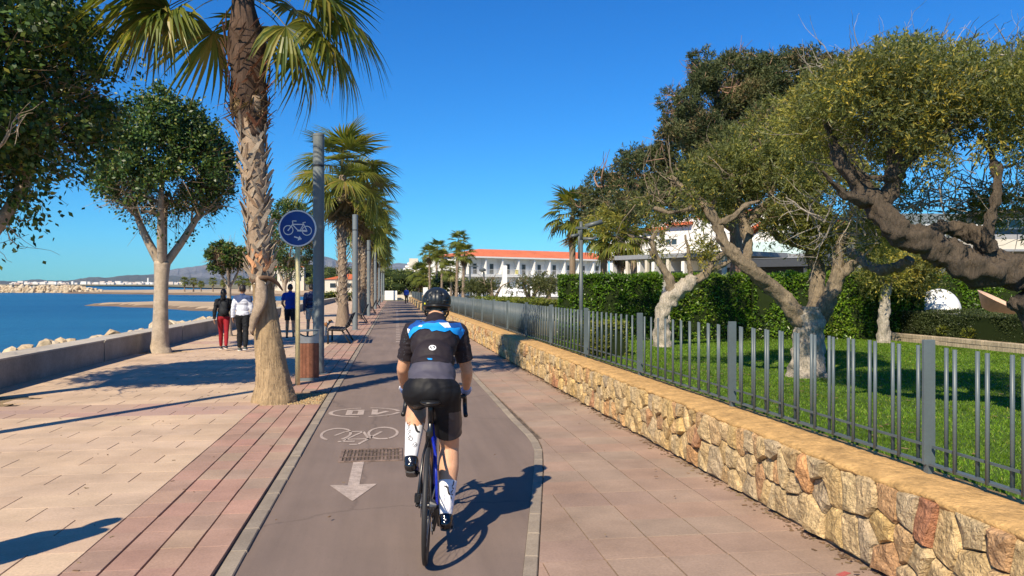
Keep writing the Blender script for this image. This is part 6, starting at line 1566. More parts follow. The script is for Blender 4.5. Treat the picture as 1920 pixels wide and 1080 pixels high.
def fingers(q, wrist, fwd, up, side, scale=1.0, curl=(30, 40, 30), thumb=1, glove=False):
    """palm and five fingers; fwd along the palm, up = back of the hand, side = towards the thumb"""
    W = Vector(wrist); f = Vector(fwd).normalized(); u = Vector(up); u = (u - f * u.dot(f)).normalized(); s = Vector(side); s = (s - f * s.dot(f) - u * s.dot(u)).normalized(); k = scale
    palm = MB()
    for i, (o_, L) in enumerate(((.030, .074), (.010, .080), (-.010, .075), (-.028, .062))):
        b_ = W + f * .075 * k + s * o_ * k; palm.cap(W + s * o_ * .5 * k, .014 * k, b_, .0115 * k, 8)
    q.v_palm = palm
    n0 = len(q.v); q.add(palm.v, palm.f)
    for i, (o_, L) in enumerate(((.030, .070), (.010, .078), (-.010, .072), (-.028, .056))):
        p = W + f * .078 * k + s * o_ * k; d = f.copy(); r = .0088 * k
        for j, fr in enumerate((.45, .32, .23)):
            a = R(curl[j]); d = (d * math.cos(a) - u * math.sin(a)).normalized() if True else d
            u2 = u
            p2 = p + d * L * fr * k * 1.35; q.cap(p, r, p2, r * .9, 8); p = p2; r *= .9
    tb = W + f * .025 * k + s * .022 * k; d = (s * .75 + f * .6 - u * .35).normalized(); p2 = tb + d * .045 * k; q.cap(tb, .013 * k, p2, .0105 * k, 8); d2 = (f * .75 + s * .1 - u * .65).normalized(); q.cap(p2, .0105 * k, p2 + d2 * .032 * k, .009 * k, 8)
def skinmat(name, c):
    m, nt, b, o = mat(name); n = noise(nt, 20, 3, .6, wpos(nt)); r = ramp(nt, [(.3, .85), (.7, 1.1)], n.outputs['Fac']); nt.links.new(mul(nt, tuple(c), r.outputs[0]), b.inputs['Base Color'])
    b.inputs['Roughness'].default_value = .5; b.inputs['Subsurface Weight'].default_value = .12; b.inputs['Subsurface Radius'].default_value = (.02, .008, .004); b.inputs['Subsurface Scale'].default_value = .4; b.inputs['Specular IOR Level'].default_value = .35; return m
def cloth(name, c, rough=.75, spec=.25, wr=6, st=.25, dist=.02):
    m, nt, b, o = mat(name); tc = nd(nt, 'TexCoord'); n = noise(nt, wr, 3, .55, tc.outputs['Object'], .6); r = ramp(nt, [(.3, .88), (.7, 1.08)], n.outputs['Fac']); nt.links.new(mul(nt, tuple(c), r.outputs[0]), b.inputs['Base Color'])
    b.inputs['Roughness'].default_value = rough; b.inputs['Specular IOR Level'].default_value = spec; bump(nt, b, n.outputs['Fac'], st, dist); return m
M['skin'] = skinmat('tanned_skin', (.60, .33, .20)); M['skin_dark'] = skinmat('dark_tan_skin', (.42, .22, .13)); M['hair'] = plain('dark_hair', (.018, .012, .009), .55)  # second skin tone is a darker tan
def add_face(q, c, k, fw):
    """nose, ears, chin on a head whose face looks along fw (2D)"""
    c = Vector(c); f = Vector((fw[0], fw[1], 0)).normalized(); s = Vector((f.y, -f.x, 0))
    q.ball(c + f * .100 * k + Vector((0, 0, -.012 * k)), (.012 * k,) * 3, nu=8, nv=6); q.cap(c + f * .088 * k + Vector((0, 0, .02 * k)), .008 * k, c + f * .102 * k + Vector((0, 0, -.012 * k)), .012 * k, 8)
    for sg in (-1, 1): q.ball(c + s * sg * .080 * k + Vector((0, 0, -.01 * k)), (.010 * k + .008 * k * abs(s.x), .018 * k, .030 * k), nu=8, nv=6)
    q.ball(c + f * .070 * k + Vector((0, 0, -.085 * k)), (.03 * k, .03 * k, .022 * k), nu=8, nv=6)

def walker(x, y, rz, H, label, top, bottom, shoes_c, hair='short', stride=.22, sleeve='long', legs='long', arm=(0, 0), seed=0, waist=1.0, hem=.88, group=None, skin='skin_dark', vox=.0135, extra=None, lefthand=None):
    t = tag(empty('person', (x, y, 0), rz), label, 'person', group); k = H / 1.75
    def S(*p): return Vector(p) * k
    hipz, kn = .92, .49; body = MB(); LEG = []; lr = 1 if legs == 'short' else .74
    for sg, st in ((-1, 1), (1, -1)):
        hip = S(sg * .088, 0, hipz); f = st * stride
        ank = S(sg * .112, f * 1.05, .085 + (.05 if st < 0 else .0)); knee = S(sg * .095, f * .5 + .035, kn + (.01 if st > 0 else .0)); LEG.append((sg, st, hip, knee, ank))
        body.cap(hip, .082 * k * lr, knee, .055 * k * lr); body.cap(knee, .054 * k * lr, knee.lerp(ank, .35) + S(0, -.012 * lr, 0), .055 * k * lr); body.cap(knee.lerp(ank, .35) + S(0, -.012, 0), .054 * k * lr, ank, .036 * k * lr)
        body.cap(ank, .036 * k, ank + S(0, .10, -.045), .032 * k)
    body.ball(S(0, 0, .97), (.155 * k, .105 * k, .12 * k)); body.ball(S(0, .0, 1.12), (.135 * k, .092 * k, .14 * k)); body.ball(S(0, 0, 1.32), (.160 * k, .105 * k, .15 * k)); body.cap(S(-.13, 0, 1.42), .055 * k, S(.13, 0, 1.42), .055 * k); body.cap(S(0, -.005, 1.42), .055 * k, S(0, .02, 1.55), .048 * k)
    hc = S(0, .025, 1.635); body.ball(hc, (.077 * k, .095 * k, .115 * k)); add_face(body, hc, k, (0, 1)); ARM = []
    for sg, sw in ((-1, -1), (1, 1)):
        sh = S(sg * .175, 0, 1.41); a = sw * stride * .9 + (arm[0] if sg < 0 else arm[1]); el = S(sg * .225, a * .28 - .03, 1.14); wr = S(sg * .235, a * .75 + .05, .90)
        if lefthand and sg == -1: el, wr = S(*lefthand[0]), S(*lefthand[1])
        ARM.append((sg, sh, el, wr)); body.cap(sh, .050 * k, el, .040 * k); body.cap(el, .040 * k, wr, .026 * k)
    me = voxel_mesh(body, vox * k, 5)
    hands = MB()
    for sg, sh, el, wr in ARM: fingers(hands, wr - (wr - el).normalized() * .012, wr - el, (sg, -.1, 0), (-sg * .2, 1, 0), k * .95, (12, 18, 12))
    n0 = len(me.vertices); bm = bmesh.new(); bm.from_mesh(me); hm = hands.mesh('h'); bm.from_mesh(hm); bm.to_mesh(me); bm.free(); finish('body', me, [M[skin]], t)
    # hair
    q = MB(); q.ball(hc + S(0, -.012, .018), (.084 * k, .098 * k, .112 * k), nu=20, nv=14)
    if hair == 'long': q.cap(hc + S(0, -.06, .02), .08 * k, hc + S(.0, -.085, -.15), .062 * k); q.cap(hc + S(-.02, -.09, -.05), .055 * k, hc + S(-.045, -.10, -.20), .035 * k)
    hm = voxel_mesh(q, .012 * k, 3); trim(hm, hc + S(0, .045, 0), (0, 1, -.45)); 
    if hair != 'long': trim(hm, hc + S(0, 0, -.055), (0, 0, -1))
    finish('hair', hm, [M['hair']], t)
    # top
    g = .014 * k; q = MB(); q.ball(S(0, 0, 1.0), (.150 * k + g * waist, .112 * k + g, .12 * k)); q.ball(S(0, 0, 1.14), (.142 * k + g * waist, .102 * k + g, .15 * k)); q.ball(S(0, 0, 1.32), (.165 * k + g, .112 * k + g, .15 * k)); q.cap(S(-.13, 0, 1.415), .06 * k + g * .6, S(.13, 0, 1.415), .06 * k + g * .6); q.cap(S(0, 0, 1.42), .07 * k, S(0, .01, 1.50), .056 * k + g * .5)
    for sg, sh, el, wr in ARM:
        q.cap(sh, .056 * k + g * .7, el, .048 * k + g * .6)
        if sleeve == 'long': q.cap(el, .048 * k + g * .6, wr, .034 * k + g * .5)
    tm = voxel_mesh(q, vox * k, 4); trim(tm, S(0, 0, hem), (0, 0, -1), lambda c: abs(c.x) < .19 * k); trim(tm, S(0, 0, 1.525), (0, 0, 1))
    for sg, sh, el, wr in ARM:
        if sleeve == 'long': trim(tm, wr, wr - el, lambda c, s_=sg, z=wr.z: c.x * s_ > .17 * k and c.z < z + .1)
        else: cpt = sh.lerp(el, .62); trim(tm, cpt, el - sh, lambda c, s_=sg, z=cpt.z: c.x * s_ > .165 * k and c.z < z + .1)
    wrinkle(tm, .009 * k, (7, 7, 13), seed + x); finish('top', tm, top[0], t, top[1])
    # bottoms
    q = MB(); gg = .012 * k; q.ball(S(0, 0, .965), (.155 * k + gg, .108 * k + gg, .115 * k))
    for sg, st, hip, knee, ank in LEG:
        q.cap(hip, .086 * k + gg, knee, .058 * k + gg * (1 if legs != 'tight' else .3))
        if legs in ('long', 'tight'): q.cap(knee, .060 * k + gg * (1 if legs != 'tight' else .3), knee.lerp(ank, .4), .062 * k + (gg if legs == 'long' else .0)); q.cap(knee.lerp(ank, .4), .062 * k + (gg if legs == 'long' else .0), ank + S(0, 0, .03), .046 * k + (gg * .9 if legs == 'long' else .0))
    bmh = voxel_mesh(q, vox * k, 4)
    if legs == 'short': trim(bmh, S(0, 0, .60), (0, 0, -1))
    else: trim(bmh, S(0, 0, .10), (0, 0, -1))
    trim(bmh, S(0, 0, 1.04), (0, 0, 1)); wrinkle(bmh, (.008 if legs != 'tight' else .002) * k, (9, 9, 14), seed + y); finish('shorts' if legs == 'short' else ('leggings' if legs == 'tight' else 'trousers'), bmh, [bottom], t)
    for sg, st, hip, knee, ank in LEG:
        q = MB(); z0 = ank.z - .085 * k; tilt = .0
        q.cap(ank + S(0, -.01, -.03), .042 * k, ank + S(0, .13, -.055), .036 * k); q.cap(ank + S(0, -.03, -.05), .035 * k, ank + S(0, .17, -.06), .028 * k); sm = voxel_mesh(q, .011 * k, 3); trim(sm, (0, 0, z0 + .018 * k), (0, 0, -1)); sh_ = finish('shoe', sm, [shoes_c], t)
        q = MB(); q.prism([((ank.x / 1) + xx * k, ank.y + yy * k) for xx, yy in ((-.035, -.06), (-.042, 0), (-.036, .1), (-.03, .17), (0, .2), (.03, .17), (.036, .1), (.042, 0), (.035, -.06), (0, -.075))], z0, z0 + .022 * k); q.build('sole', M['shoe_sole'], sh_)
    if extra: extra(t, k, S, hc)
    return t
M['shoe_sole'] = plain('white_sole', (.7, .68, .64), .6); M['shoe_dark'] = plain('dark_shoe', (.03, .03, .033), .6); M['shoe_green'] = plain('grey_green_shoe', (.05, .07, .06), .6)
M['blackcloth'] = cloth('black_cloth', (.010, .011, .014)); M['red_leg'] = cloth('dark_red_leggings', (.27, .012, .02)); M['greytop'] = cloth('light_grey_sweatshirt', (.60, .62, .70)); M['navytop'] = cloth('navy_yoke', (.045, .07, .16))
M['bluetee'] = cloth('bright_blue_shirt', (.004, .035, .27)); M['navy'] = cloth('navy_puffer', (.012, .02, .075), .45, .5, 5); M['beige'] = cloth('beige_shorts', (.50, .45, .38)); M['packcloth'] = cloth('charcoal_backpack', (.022, .024, .028))
def pack(t, k, S, hc):
    q = MB(); q.ball(S(.03, -.185, 1.22), (.115 * k, .075 * k, .18 * k)); q.ball(S(.03, -.20, 1.12), (.118 * k, .08 * k, .12 * k)); finish('backpack', voxel_mesh(q, .014 * k, 3), [M['packcloth']], t)
    for sx in (-.07, .12): q = MB(); q.tube([S(sx, -.14, 1.33), S(sx, -.09, 1.46), S(sx, .02, 1.49), S(sx, .12, 1.40), S(sx * 1.1, .12, 1.2)], .016 * k, n=6, flat=.5); q.build('strap', M['packcloth'], t)
walker(-4.45, 21.9, R(3), 1.60, 'woman in black jacket with small backpack and dark red leggings walking by the sea wall', ([M['blackcloth']], None), M['red_leg'], M['shoe_dark'], 'long', .27, 'long', 'tight', extra=pack, waist=1.3, hem=.90)
def yoke(c): return 1 if (c.z > 1.30 * 1.0 + .05 * math.sin(c.x * 22) and True) else 0
def bag(t, k, S, hc):
    q = MB(); q.ball(S(.33, .06, .60), (.10 * k, .13 * k, .17 * k)); q.ball(S(.31, .0, .52), (.09 * k, .12 * k, .12 * k)); finish('carried_bag', voxel_mesh(q, .016 * k, 3), [M['blackcloth']], t); q = MB(); q.tube([S(.27, .05, .74), S(.26, .08, .83), S(.30, .1, .74)], .01 * k, n=6); q.build('bag_strap', M['blackcloth'], t)
walker(-3.88, 21.4, R(-3), 1.70, 'man in light grey sweatshirt with navy shoulders and black trousers beside the nearest palm', ([M['greytop'], M['navytop']], yoke), M['blackcloth'], M['shoe_green'], 'short', .16, 'long', 'long', extra=bag, waist=1.9, hem=.90)
walker(-3.30, 26.3, R(4), 1.76, 'person in bright blue short sleeved shirt and black shorts left of the sign post', ([M['bluetee']], None), M['blackcloth'], M['shoe_dark'], 'short', .15, 'short', 'short', waist=1.4, lefthand=((-.25, .06, 1.15), (-.20, .24, 1.02)))
def cap_hat(t, k, S, hc):
    q = MB(); q.ball(hc + S(0, .0, .045), (.088 * k, .104 * k, .085 * k), nu=20, nv=12); hm = voxel_mesh(q, .012, 2); trim(hm, hc + S(0, 0, .03), (0, 0, -1)); finish('cap', hm, [M['blackcloth']], t)
    q = MB()
    for i in range(7): z = .93 + i * .075; q.lathe([(.166 * k, (z - .006) * k), (.168 * k, z * k), (.166 * k, (z + .006) * k)], 24)
    o = q.build('quilt_seams', M['blackcloth'], t); o.scale = (1, .70, 1)
walker(-2.71, 27.0, R(10), 1.76, 'man in navy quilted jacket, cap and pale shorts, mostly behind the grey column', ([M['navy']], None), M['beige'], M['shoe_dark'], 'short', .14, 'long', 'short', waist=2.2, extra=cap_hat, skin='skin')
walker(1.24, 86.0, R(0), 1.74, 'tiny far walker in blue jacket and dark trousers on the path near the wall', ([M['bluetee']], None), M['blackcloth'], M['shoe_dark'], 'short', .12, 'long', 'long', waist=1.6, vox=.02)
walker(-2.95, 4.35, R(180), 1.66, 'person standing left of the view, only the head and shoulder shadow falls on the paving', ([M['blackcloth']], None), M['blackcloth'], M['shoe_dark'], 'short', .1, 'long', 'long', waist=1.6, vox=.02)
# dog
t = tag(empty('dog', (-2.50, 28.1, 0), R(-105)), 'small brown and white dog on a lead standing between the grey column and the bench', 'dog')
q = MB(); q.cap((0, -.16, .33), .085, (0, .14, .35), .105); q.ball((0, .13, .33), (.10, .12, .12)); q.cap((0, .20, .38), .065, (0, .29, .47), .055); q.ball((0, .33, .50), (.062, .075, .062)); q.cap((0, .36, .485), .038, (0, .43, .465), .026)
for sx in (-.055, .055):
    q.cap((sx, .16, .30), .045, (sx, .17, .15), .027); q.cap((sx, .17, .15), .025, (sx, .17, .03), .021); q.cap((sx, .17, .025), .022, (sx, .20, .02), .02)
    q.cap((sx, -.17, .30), .06, (sx, -.10, .21), .038); q.cap((sx, -.10, .21), .032, (sx, -.20, .13), .021); q.cap((sx, -.20, .13), .02, (sx, -.18, .03), .019); q.cap((sx, -.18, .022), .021, (sx, -.14, .02), .019)
q.cap((0, -.22, .37), .022, (0, -.32, .47), .012)
M['dogw'] = plain('white_fur', (.62, .56, .48), .9, spec=.1); M['dogb'] = plain('brown_fur', (.30, .14, .06), .9, spec=.1)
dm = voxel_mesh(q, .012, 4); finish('body', dm, [M['dogw'], M['dogb']], t, lambda c: 1 if (c.z > .33 + .06 * math.sin(c.y * 17) and c.y < .24) or (c.z > .50 and c.y > .25) else 0)
for sx in (-1, 1): q = MB(); q.ball((sx * .062, .315, .49), (.014, .032, .052), nu=10, nv=8); q.build('ear', M['dogb'], t, smooth=True)
q = MB(); q.lathe([(.064, -.012), (.068, 0), (.064, .012)], 16, (0, .245, .43), Matrix.Rotation(R(-50), 3, 'X')); q.build('collar', M['black'], t)
q = MB(); q.tube([(-2.46, 28.02, .46), (-2.52, 27.7, .55), (-2.58, 27.25, .80)], .006, n=5); q.build('dog_lead', M['black'], label='thin dark lead running from the dog up to the man behind the column', cat='dog lead')

# ------------------------------------------------------------------ the cyclist and the road bicycle
BROT = (0, R(1.3), R(-5.0)); BLOC = (.183, 4.79, -.030)
bike = tag(empty('road_bicycle', BLOC), 'black and deep blue road racing bicycle ridden away from the viewer', 'bicycle'); bike.rotation_euler = BROT
M['tyre'] = plain('black_tyre', (.022, .022, .023), .6); M['rim'] = plain('carbon_rim', (.012, .012, .013), .3); M['blueframe'] = plain('deep_blue_frame', (.008, .02, .32), .25, spec=.6); M['blackframe'] = plain('black_frame', (.010, .010, .012), .3, spec=.6); M['steel'] = plain('chain_steel', (.25, .25, .26), .35, .9)
def wheel(y, nm):
    w = link('wheel', None, bike, (0, y, .34)) if False else None
    q = MB(); n = 64; ry = Matrix.Rotation(R(90), 3, 'Y')
    prof = [(.326 + .0145 * math.cos(a), .0145 * math.sin(a)) for a in [2 * math.pi * i / 12 for i in range(12)]]; q.lathe(prof, n, (0, y, .34), ry, close=True); ty = q.build('tyre', M['tyre'], bike, smooth=True)
    q = MB(); q.lathe([(.316, -.011), (.300, -.013), (.282, -.008), (.276, 0), (.282, .008), (.300, .013), (.316, .011)], n, (0, y, .34), ry); rm = q.build('rim', M['rim'], bike, smooth=True)
    q = MB()
    for i in range(24):
        a = 2 * math.pi * i / 24; s_ = 1 if i % 2 else -1; h = a + s_ * .5 * (1 if (i // 2) % 2 else -1); q.tube([(s_ * .026, y + .02 * math.cos(h), .34 + .02 * math.sin(h)), (0, y + .285 * math.cos(a), .34 + .285 * math.sin(a))], .0011, n=4, caps=False)
    q.build('spokes', M['steel'], bike, kind='stuff')
    q = MB(); q.tube([(-.05, y, .34), (.05, y, .34)], .016, n=14); q.lathe([(.018, -.03), (.024, -.026), (.018, -.022), (.018, .022), (.024, .026), (.018, .03)], 16, (0, y, .34), ry); q.build('hub', M['blackframe'], bike, smooth=True)
    q = MB(); q.lathe([(.028, -.001), (.07, -.001), (.07, .001), (.028, .001)], 32, (-.034, y, .34), ry, close=True); q.build('brake_disc', M['steel'], bike)
wheel(0, 'rear'); wheel(1.0, 'front')
BB = Vector((0, .41, .27)); q = MB(); q.tube([BB, (0, .285, .70), (0, .262, .79)], [.021, .018, .017], n=12); q.build('seat_tube', M['blackframe'], bike, smooth=True)
q = MB(); q.tube([(0, .262, .79), (0, .235, .93)], .0155, n=12, flat=1.2); q.build('seat_post', M['black'], bike, smooth=True)
q = MB(); q.tube([(0, .275, .765), (0, .86, .80)], [.016, .02], n=12); q.build('top_tube', M['blackframe'], bike, smooth=True)
q = MB(); q.tube([BB, (0, .88, .69)], [.030, .026], n=12); q.build('down_tube', M['blueframe'], bike, smooth=True)
q = MB(); q.tube([(0, .895, .65), (0, .857, .82)], .023, n=12); q.build('head_tube', M['blackframe'], bike, smooth=True)
for sg in (-1, 1):
    q = MB(); q.tube([(sg * .018, .395, .28), (sg * .045, .33, .29), (sg * .060, .0, .34)], [.013, .011, .010], n=8); q.build('chain_stay', M['blackframe'], bike, smooth=True)
    q = MB(); q.tube([(sg * .012, .285, .70), (sg * .038, .20, .60), (sg * .060, .0, .345)], [.010, .009, .009], n=8); q.build('seat_stay', M['blueframe' if sg > 0 else 'blackframe'], bike, smooth=True)
    q = MB(); q.tube([(sg * .02, .905, .655), (sg * .045, .93, .60), (sg * .052, 1.0, .34)], [.02, .015, .010], n=8); q.build('fork_blade', M['blackframe'], bike, smooth=True)
q = MB(); q.tube([(0, .857, .82), (0, .853, .855)], .02, n=12); q.tube([(0, .853, .85), (0, .95, .862)], .018, n=10); q.build('stem', M['black'], bike, smooth=True)
q = MB(); q.tube([(-.205, .955, .865), (.205, .955, .865)], .015, n=12); q.build('handlebar', M['black'], bike, smooth=True)
for sg in (-1, 1):
    q = MB(); q.tube([(sg * .20, .955, .865), (sg * .208, 1.01, .862), (sg * .212, 1.045, .84), (sg * .214, 1.05, .79), (sg * .218, 1.01, .745), (sg * .222, .93, .735)], .0165, n=10); q.build('bar_drop', M['black'], bike, smooth=True)
    q = MB(); q.tube([(sg * .209, 1.015, .868), (sg * .212, 1.075, .882), (sg * .212, 1.115, .905), (sg * .212, 1.13, .94)], [.018, .019, .019, .013], n=10); q.tube([(sg * .214, 1.12, .90), (sg * .216, 1.125, .84), (sg * .218, 1.10, .775)], [.008, .007, .006], n=6); q.build('brake_hood', M['black'], bike, smooth=True)
q = MB(); q.ball((0, .165, .935), (.070, .085, .020)); q.cap((0, .22, .945), .024, (0, .40, .955), .014); sd_ = finish('saddle', voxel_mesh(q, .008, 3), [M['black']], bike)
q = MB(); q.tube([(-.02, .17, .932), (-.02, .30, .93)], .004, n=6); q.tube([(.02, .17, .932), (.02, .30, .93)], .004, n=6); q.box((-.025, .22, .91), (.025, .25, .935)); q.build('saddle_rail', M['steel'], bike)
ry = Matrix.Rotation(R(90), 3, 'Y')
q = MB(); q.lathe([(.07, -.0015), (.098, -.0015), (.1, 0), (.098, .0015), (.07, .0015)], 40, (.044, .41, .27), ry, close=True); q.lathe([(.05, -.0015), (.075, -.0015), (.075, .0015), (.05, .0015)], 32, (.036, .41, .27), ry, close=True); q.build('chainring', M['rim'], bike)
q = MB()
for i in range(10): rr_ = .055 - i * .0038; q.lathe([(.018, -.0009), (rr_, -.0009), (rr_, .0009), (.018, .0009)], 22, (.020 + i * .0038, 0, .34), ry, close=True)
q.build('cassette', M['steel'], bike)
q = MB(); q.tube([(.036, .41, .371), (.030, .0, .382)], .004, n=5); q.tube([(.036, .41, .169), (.030, .05, .225), (.030, .02, .18)], .004, n=5); q.build('chain', M['steel'], bike)
q = MB(); q.tube([(.055, -.01, .325), (.055, .015, .27), (.04, .035, .18)], [.012, .014, .008], n=8)
for (yy, zz) in ((.02, .25), (.04, .18)): q.lathe([(.004, -.003), (.024, -.003), (.024, .003), (.004, .003)], 14, (.034, yy, zz), ry, close=True)
q.build('rear_derailleur', M['black'], bike)
for sg, up in ((-1, 1), (1, -1)):
    pz_ = .27 + up * .17; q = MB(); q.tube([(sg * .055, .41, .27), (sg * .062, .41, pz_)], [.016, .011], n=10); q.build('crank_arm', M['blackframe'], bike, smooth=True)
    q = MB(); q.bevbox((sg * .115 - .04, .375, pz_ - .008), (sg * .115 + .04, .445, pz_ + .008), .003); q.tube([(sg * .062, .41, pz_), (sg * .115, .41, pz_)], .006, n=8); q.build('pedal', M['black'], bike)
q = MB(); q.box((-.075, -.01, .36), (-.045, .06, .40)); q.build('brake_caliper', M['black'], bike)
q = MB(); q.tube([(-.01, .31, .70), (-.05, .33, .745), (-.04, .40, .78)], .0022, n=5); q.build('cable', M['black'], bike)

rider = tag(empty('person', BLOC), 'cyclist in black jersey with blue mountain print, black shorts, white socks and helmet, riding away', 'person'); rider.rotation_euler = BROT
LH, RH = Vector((-.088, .25, .985)), Vector((.092, .25, .985)); LK, RK = Vector((-.105, .655, .885)), Vector((.118, .475, .60)); LA, RA = Vector((-.118, .295, .575)), Vector((.108, .290, .215))
SH = [Vector((-.158, .715, 1.340)), Vector((.158, .715, 1.340))]; EL = [Vector((-.222, .79, 1.075)), Vector((.222, .79, 1.07))]; WR = [Vector((-.222, .985, .920)), Vector((.222, .985, .920))]
HC = Vector((.0, .895, 1.515))
b = MB()
b.ball((0, .28, 1.0), (.12, .08, .09)); b.cap((0, .30, 1.03), .08, (0, .62, 1.28), .085); b.cap((-.12, .70, 1.345), .052, (.12, .70, 1.345), .052)
b.cap((0, .74, 1.37), .062, (0, .86, 1.48), .056); b.ball(HC, (.076, .094, .112)); add_face(b, HC, 1, (0, 1))
for i in range(2): b.cap(SH[i], .052, EL[i], .043); b.cap(EL[i], .043, EL[i].lerp(WR[i], .3), .042); b.cap(EL[i].lerp(WR[i], .3), .042, WR[i], .027)
for hp, kn, an in ((LH, LK, LA), (RH, RK, RA)):
    b.cap(hp, .088, kn, .064); b.cap(kn, .062, kn.lerp(an, .32) + Vector((0, -.022, 0)), .070); b.cap(kn.lerp(an, .32) + Vector((0, -.022, 0)), .069, an, .036); b.ball(kn + Vector((0, .015, 0)), (.054, .05, .055)); b.cap(an, .035, an + Vector((0, .1, -.07)), .03)
me = voxel_mesh(b, .0078, 8)
hd = MB()
for i, sg in enumerate((-1, 1)):
    fingers(hd, WR[i] - (WR[i] - EL[i]).normalized() * .01, Vector((sg * -.012, 1, -.30)), (sg * .75, 0, .6), (-sg, .1, .3), 1.02, (18, 50, 45))
bm = bmesh.new(); bm.from_mesh(me); hm = hd.mesh('h'); bm.from_mesh(hm); bm.to_mesh(me); bm.free(); finish('body', me, [M['skin']], rider)
M['jersey'] = cloth('black_purple_jersey', (.022, .016, .020), .7, .3, 9, .35, .012); M['panel'] = cloth('grey_violet_panel', (.075, .07, .095), .6, .3, 5, .15, .008); M['lycra'] = cloth('black_lycra', (.009, .009, .011), .62, .25, 6, .12, .008); M['lycra_side'] = cloth('charcoal_lycra', (.030, .030, .040), .4, .5, 6, .1, .008)
M['jblue'] = plain('jersey_blue', (.004, .07, .30), .7); M['jcyan'] = plain('jersey_cyan', (.004, .29, .78), .7); M['jwhite'] = plain('jersey_white', (.78, .78, .80), .7); M['helmetm'] = plain('matt_black_helmet', (.013, .017, .021), .42); M['sock'] = cloth('white_sock', (.78, .78, .82), .8, .2, 30, .2, .003); M['glossshoe'] = plain('glossy_black_shoe', (.010, .010, .012), .12, spec=.8); M['print'] = plain('black_print', (.015, .015, .018), .6)
# jersey
q = MB(); q.ball((0, .33, 1.09), (.150, .125, .12)); q.ball((0, .43, 1.17), (.143, .122, .13)); q.ball((0, .54, 1.255), (.155, .122, .13)); q.ball((0, .63, 1.31), (.170, .115, .12)); q.cap((-.125, .705, 1.345), .069, (.125, .705, 1.345), .069); q.cap((0, .70, 1.36), .085, (0, .775, 1.425), .066); q.ball((0, .45, 1.08), (.14, .14, .13))
q.ball((-.09, .66, 1.34), (.09, .09, .07)); q.ball((.09, .66, 1.34), (.09, .09, .07))
for i in range(2): q.cap(SH[i], .066, EL[i], .054)
jm = voxel_mesh(q, .0078, 7)
for i, sg in enumerate((-1, 1)):
    cpt = SH[i].lerp(EL[i], .72); trim(jm, cpt, EL[i] - SH[i], lambda c, s_=sg: c.x * s_ > .160 and c.z < 1.20)
trim(jm, (0, .33, 1.150), (0, -.35, -1), lambda c: abs(c.x) < .158); trim(jm, (0, .775, 1.425), (0, .75, .65))
wrinkle(jm, .0045, (8, 8, 20), 3); finish('jersey', jm, [M['jersey']], rider)
# bib shorts with the grey lumbar panel
q = MB(); q.ball((-.008, .255, 1.01), (.152, .130, .120)); q.ball((-.064, .21, .998), (.090, .084, .100)); q.ball((.058, .21, .998), (.090, .084, .100)); q.ball((0, .185, 1.0), (.09, .082, .082)); q.ball((0, .33, 1.085), (.154, .126, .12)); q.ball((0, .42, 1.14), (.136, .118, .11))
for hp, kn in ((LH, LK), (RH, RK)): q.cap(hp, .096, hp.lerp(kn, .75), .088); q.cap(hp.lerp(kn, .75), .088, kn, .076)
sm = voxel_mesh(q, .0078, 7)
c_ = LH.lerp(LK, .68); trim(sm, c_, (LK - LH) + Vector((0, 0, -.12)), lambda c: c.x < -.005 and c.y > .34)
c_ = RH.lerp(RK, .72); trim(sm, c_, RK - RH, lambda c: c.x > .005 and c.z < .80)
bm = bmesh.new(); bm.from_mesh(sm); bmesh.ops.bisect_plane(bm, geom=bm.verts[:] + bm.edges[:] + bm.faces[:], plane_co=(0, 0, 1.098), plane_no=(0, .12, 1)); bm.to_mesh(sm); bm.free()
wrinkle(sm, .0028, (8, 8, 16), 5); finish('shorts', sm, [M['lycra'], M['panel'], M['lycra_side']], rider, lambda c: 1 if (c.z - 1.098 + .12 * c.y) > 0 else (2 if c.x > .115 and c.z < .86 else 0))
# jersey print
def jp(x, y, dd=None):
    dd = dd or (5.40 if y < 700 else (5.20 if y < 850 else 5.06))
    
    u = 740 + x / 6; v = 520 + y / 6; return ((u - 812) / 1500 * dd, CAM_H - BLOC[2] - (v - 542) / 1500 * dd - .002)
dark = [(130, 575), (155, 540), (190, 520), (235, 477), (262, 472), (290, 490), (330, 500), (400, 485), (430, 488), (470, 475), (520, 475), (560, 490), (600, 490), (650, 477), (680, 480), (710, 505), (738, 560), (765, 590), (755, 625), (712, 690), (690, 640), (640, 620), (600, 583), (545, 598), (460, 580), (410, 593), (380, 570), (330, 568), (260, 585), (200, 630), (162, 685), (140, 625)]
cyan = [(162, 685), (142, 628), (168, 600), (200, 565), (260, 540), (350, 510), (430, 510), (480, 500), (540, 545), (610, 558), (650, 562), (700, 558), (745, 585), (755, 625), (712, 690), (690, 640), (640, 620), (600, 583), (545, 598), (460, 580), (410, 593), (380, 570), (330, 568), (260, 585), (200, 630)]
decal('mountain_print', [jp(*p) for p in dark], jm, M['jblue'], rider, off=.0034); decal('mountain_print', [jp(*p) for p in cyan], jm, M['jcyan'], rider, off=.0050)
for pl_ in ([(128, 580), (166, 587), (150, 628), (140, 622)], [(255, 552), (275, 535), (305, 538), (290, 555)], [(478, 508), (575, 505), (610, 557), (545, 562), (500, 525)]): decal('snow_print', [jp(*p) for p in pl_], jm, M['jwhite'], rider, off=.0066)
ell = [(428 + 40 * math.cos(R(a)), 778 + 27 * math.sin(R(a))) for a in range(0, 360, 15)]; decal('round_logo', [jp(*p) for p in ell], jm, M['jwhite'], rider, off=.003, step=.006)
for pl_ in ([(400, 768), (412, 766), (416, 778), (424, 782), (420, 790), (406, 786)], [(424, 764), (448, 762), (458, 774), (452, 786), (438, 772)], [(430, 786), (438, 782), (440, 792), (432, 796)]): decal('logo_mark', [jp(*p) for p in pl_], jm, M['print'], rider, off=.0045, step=.006)
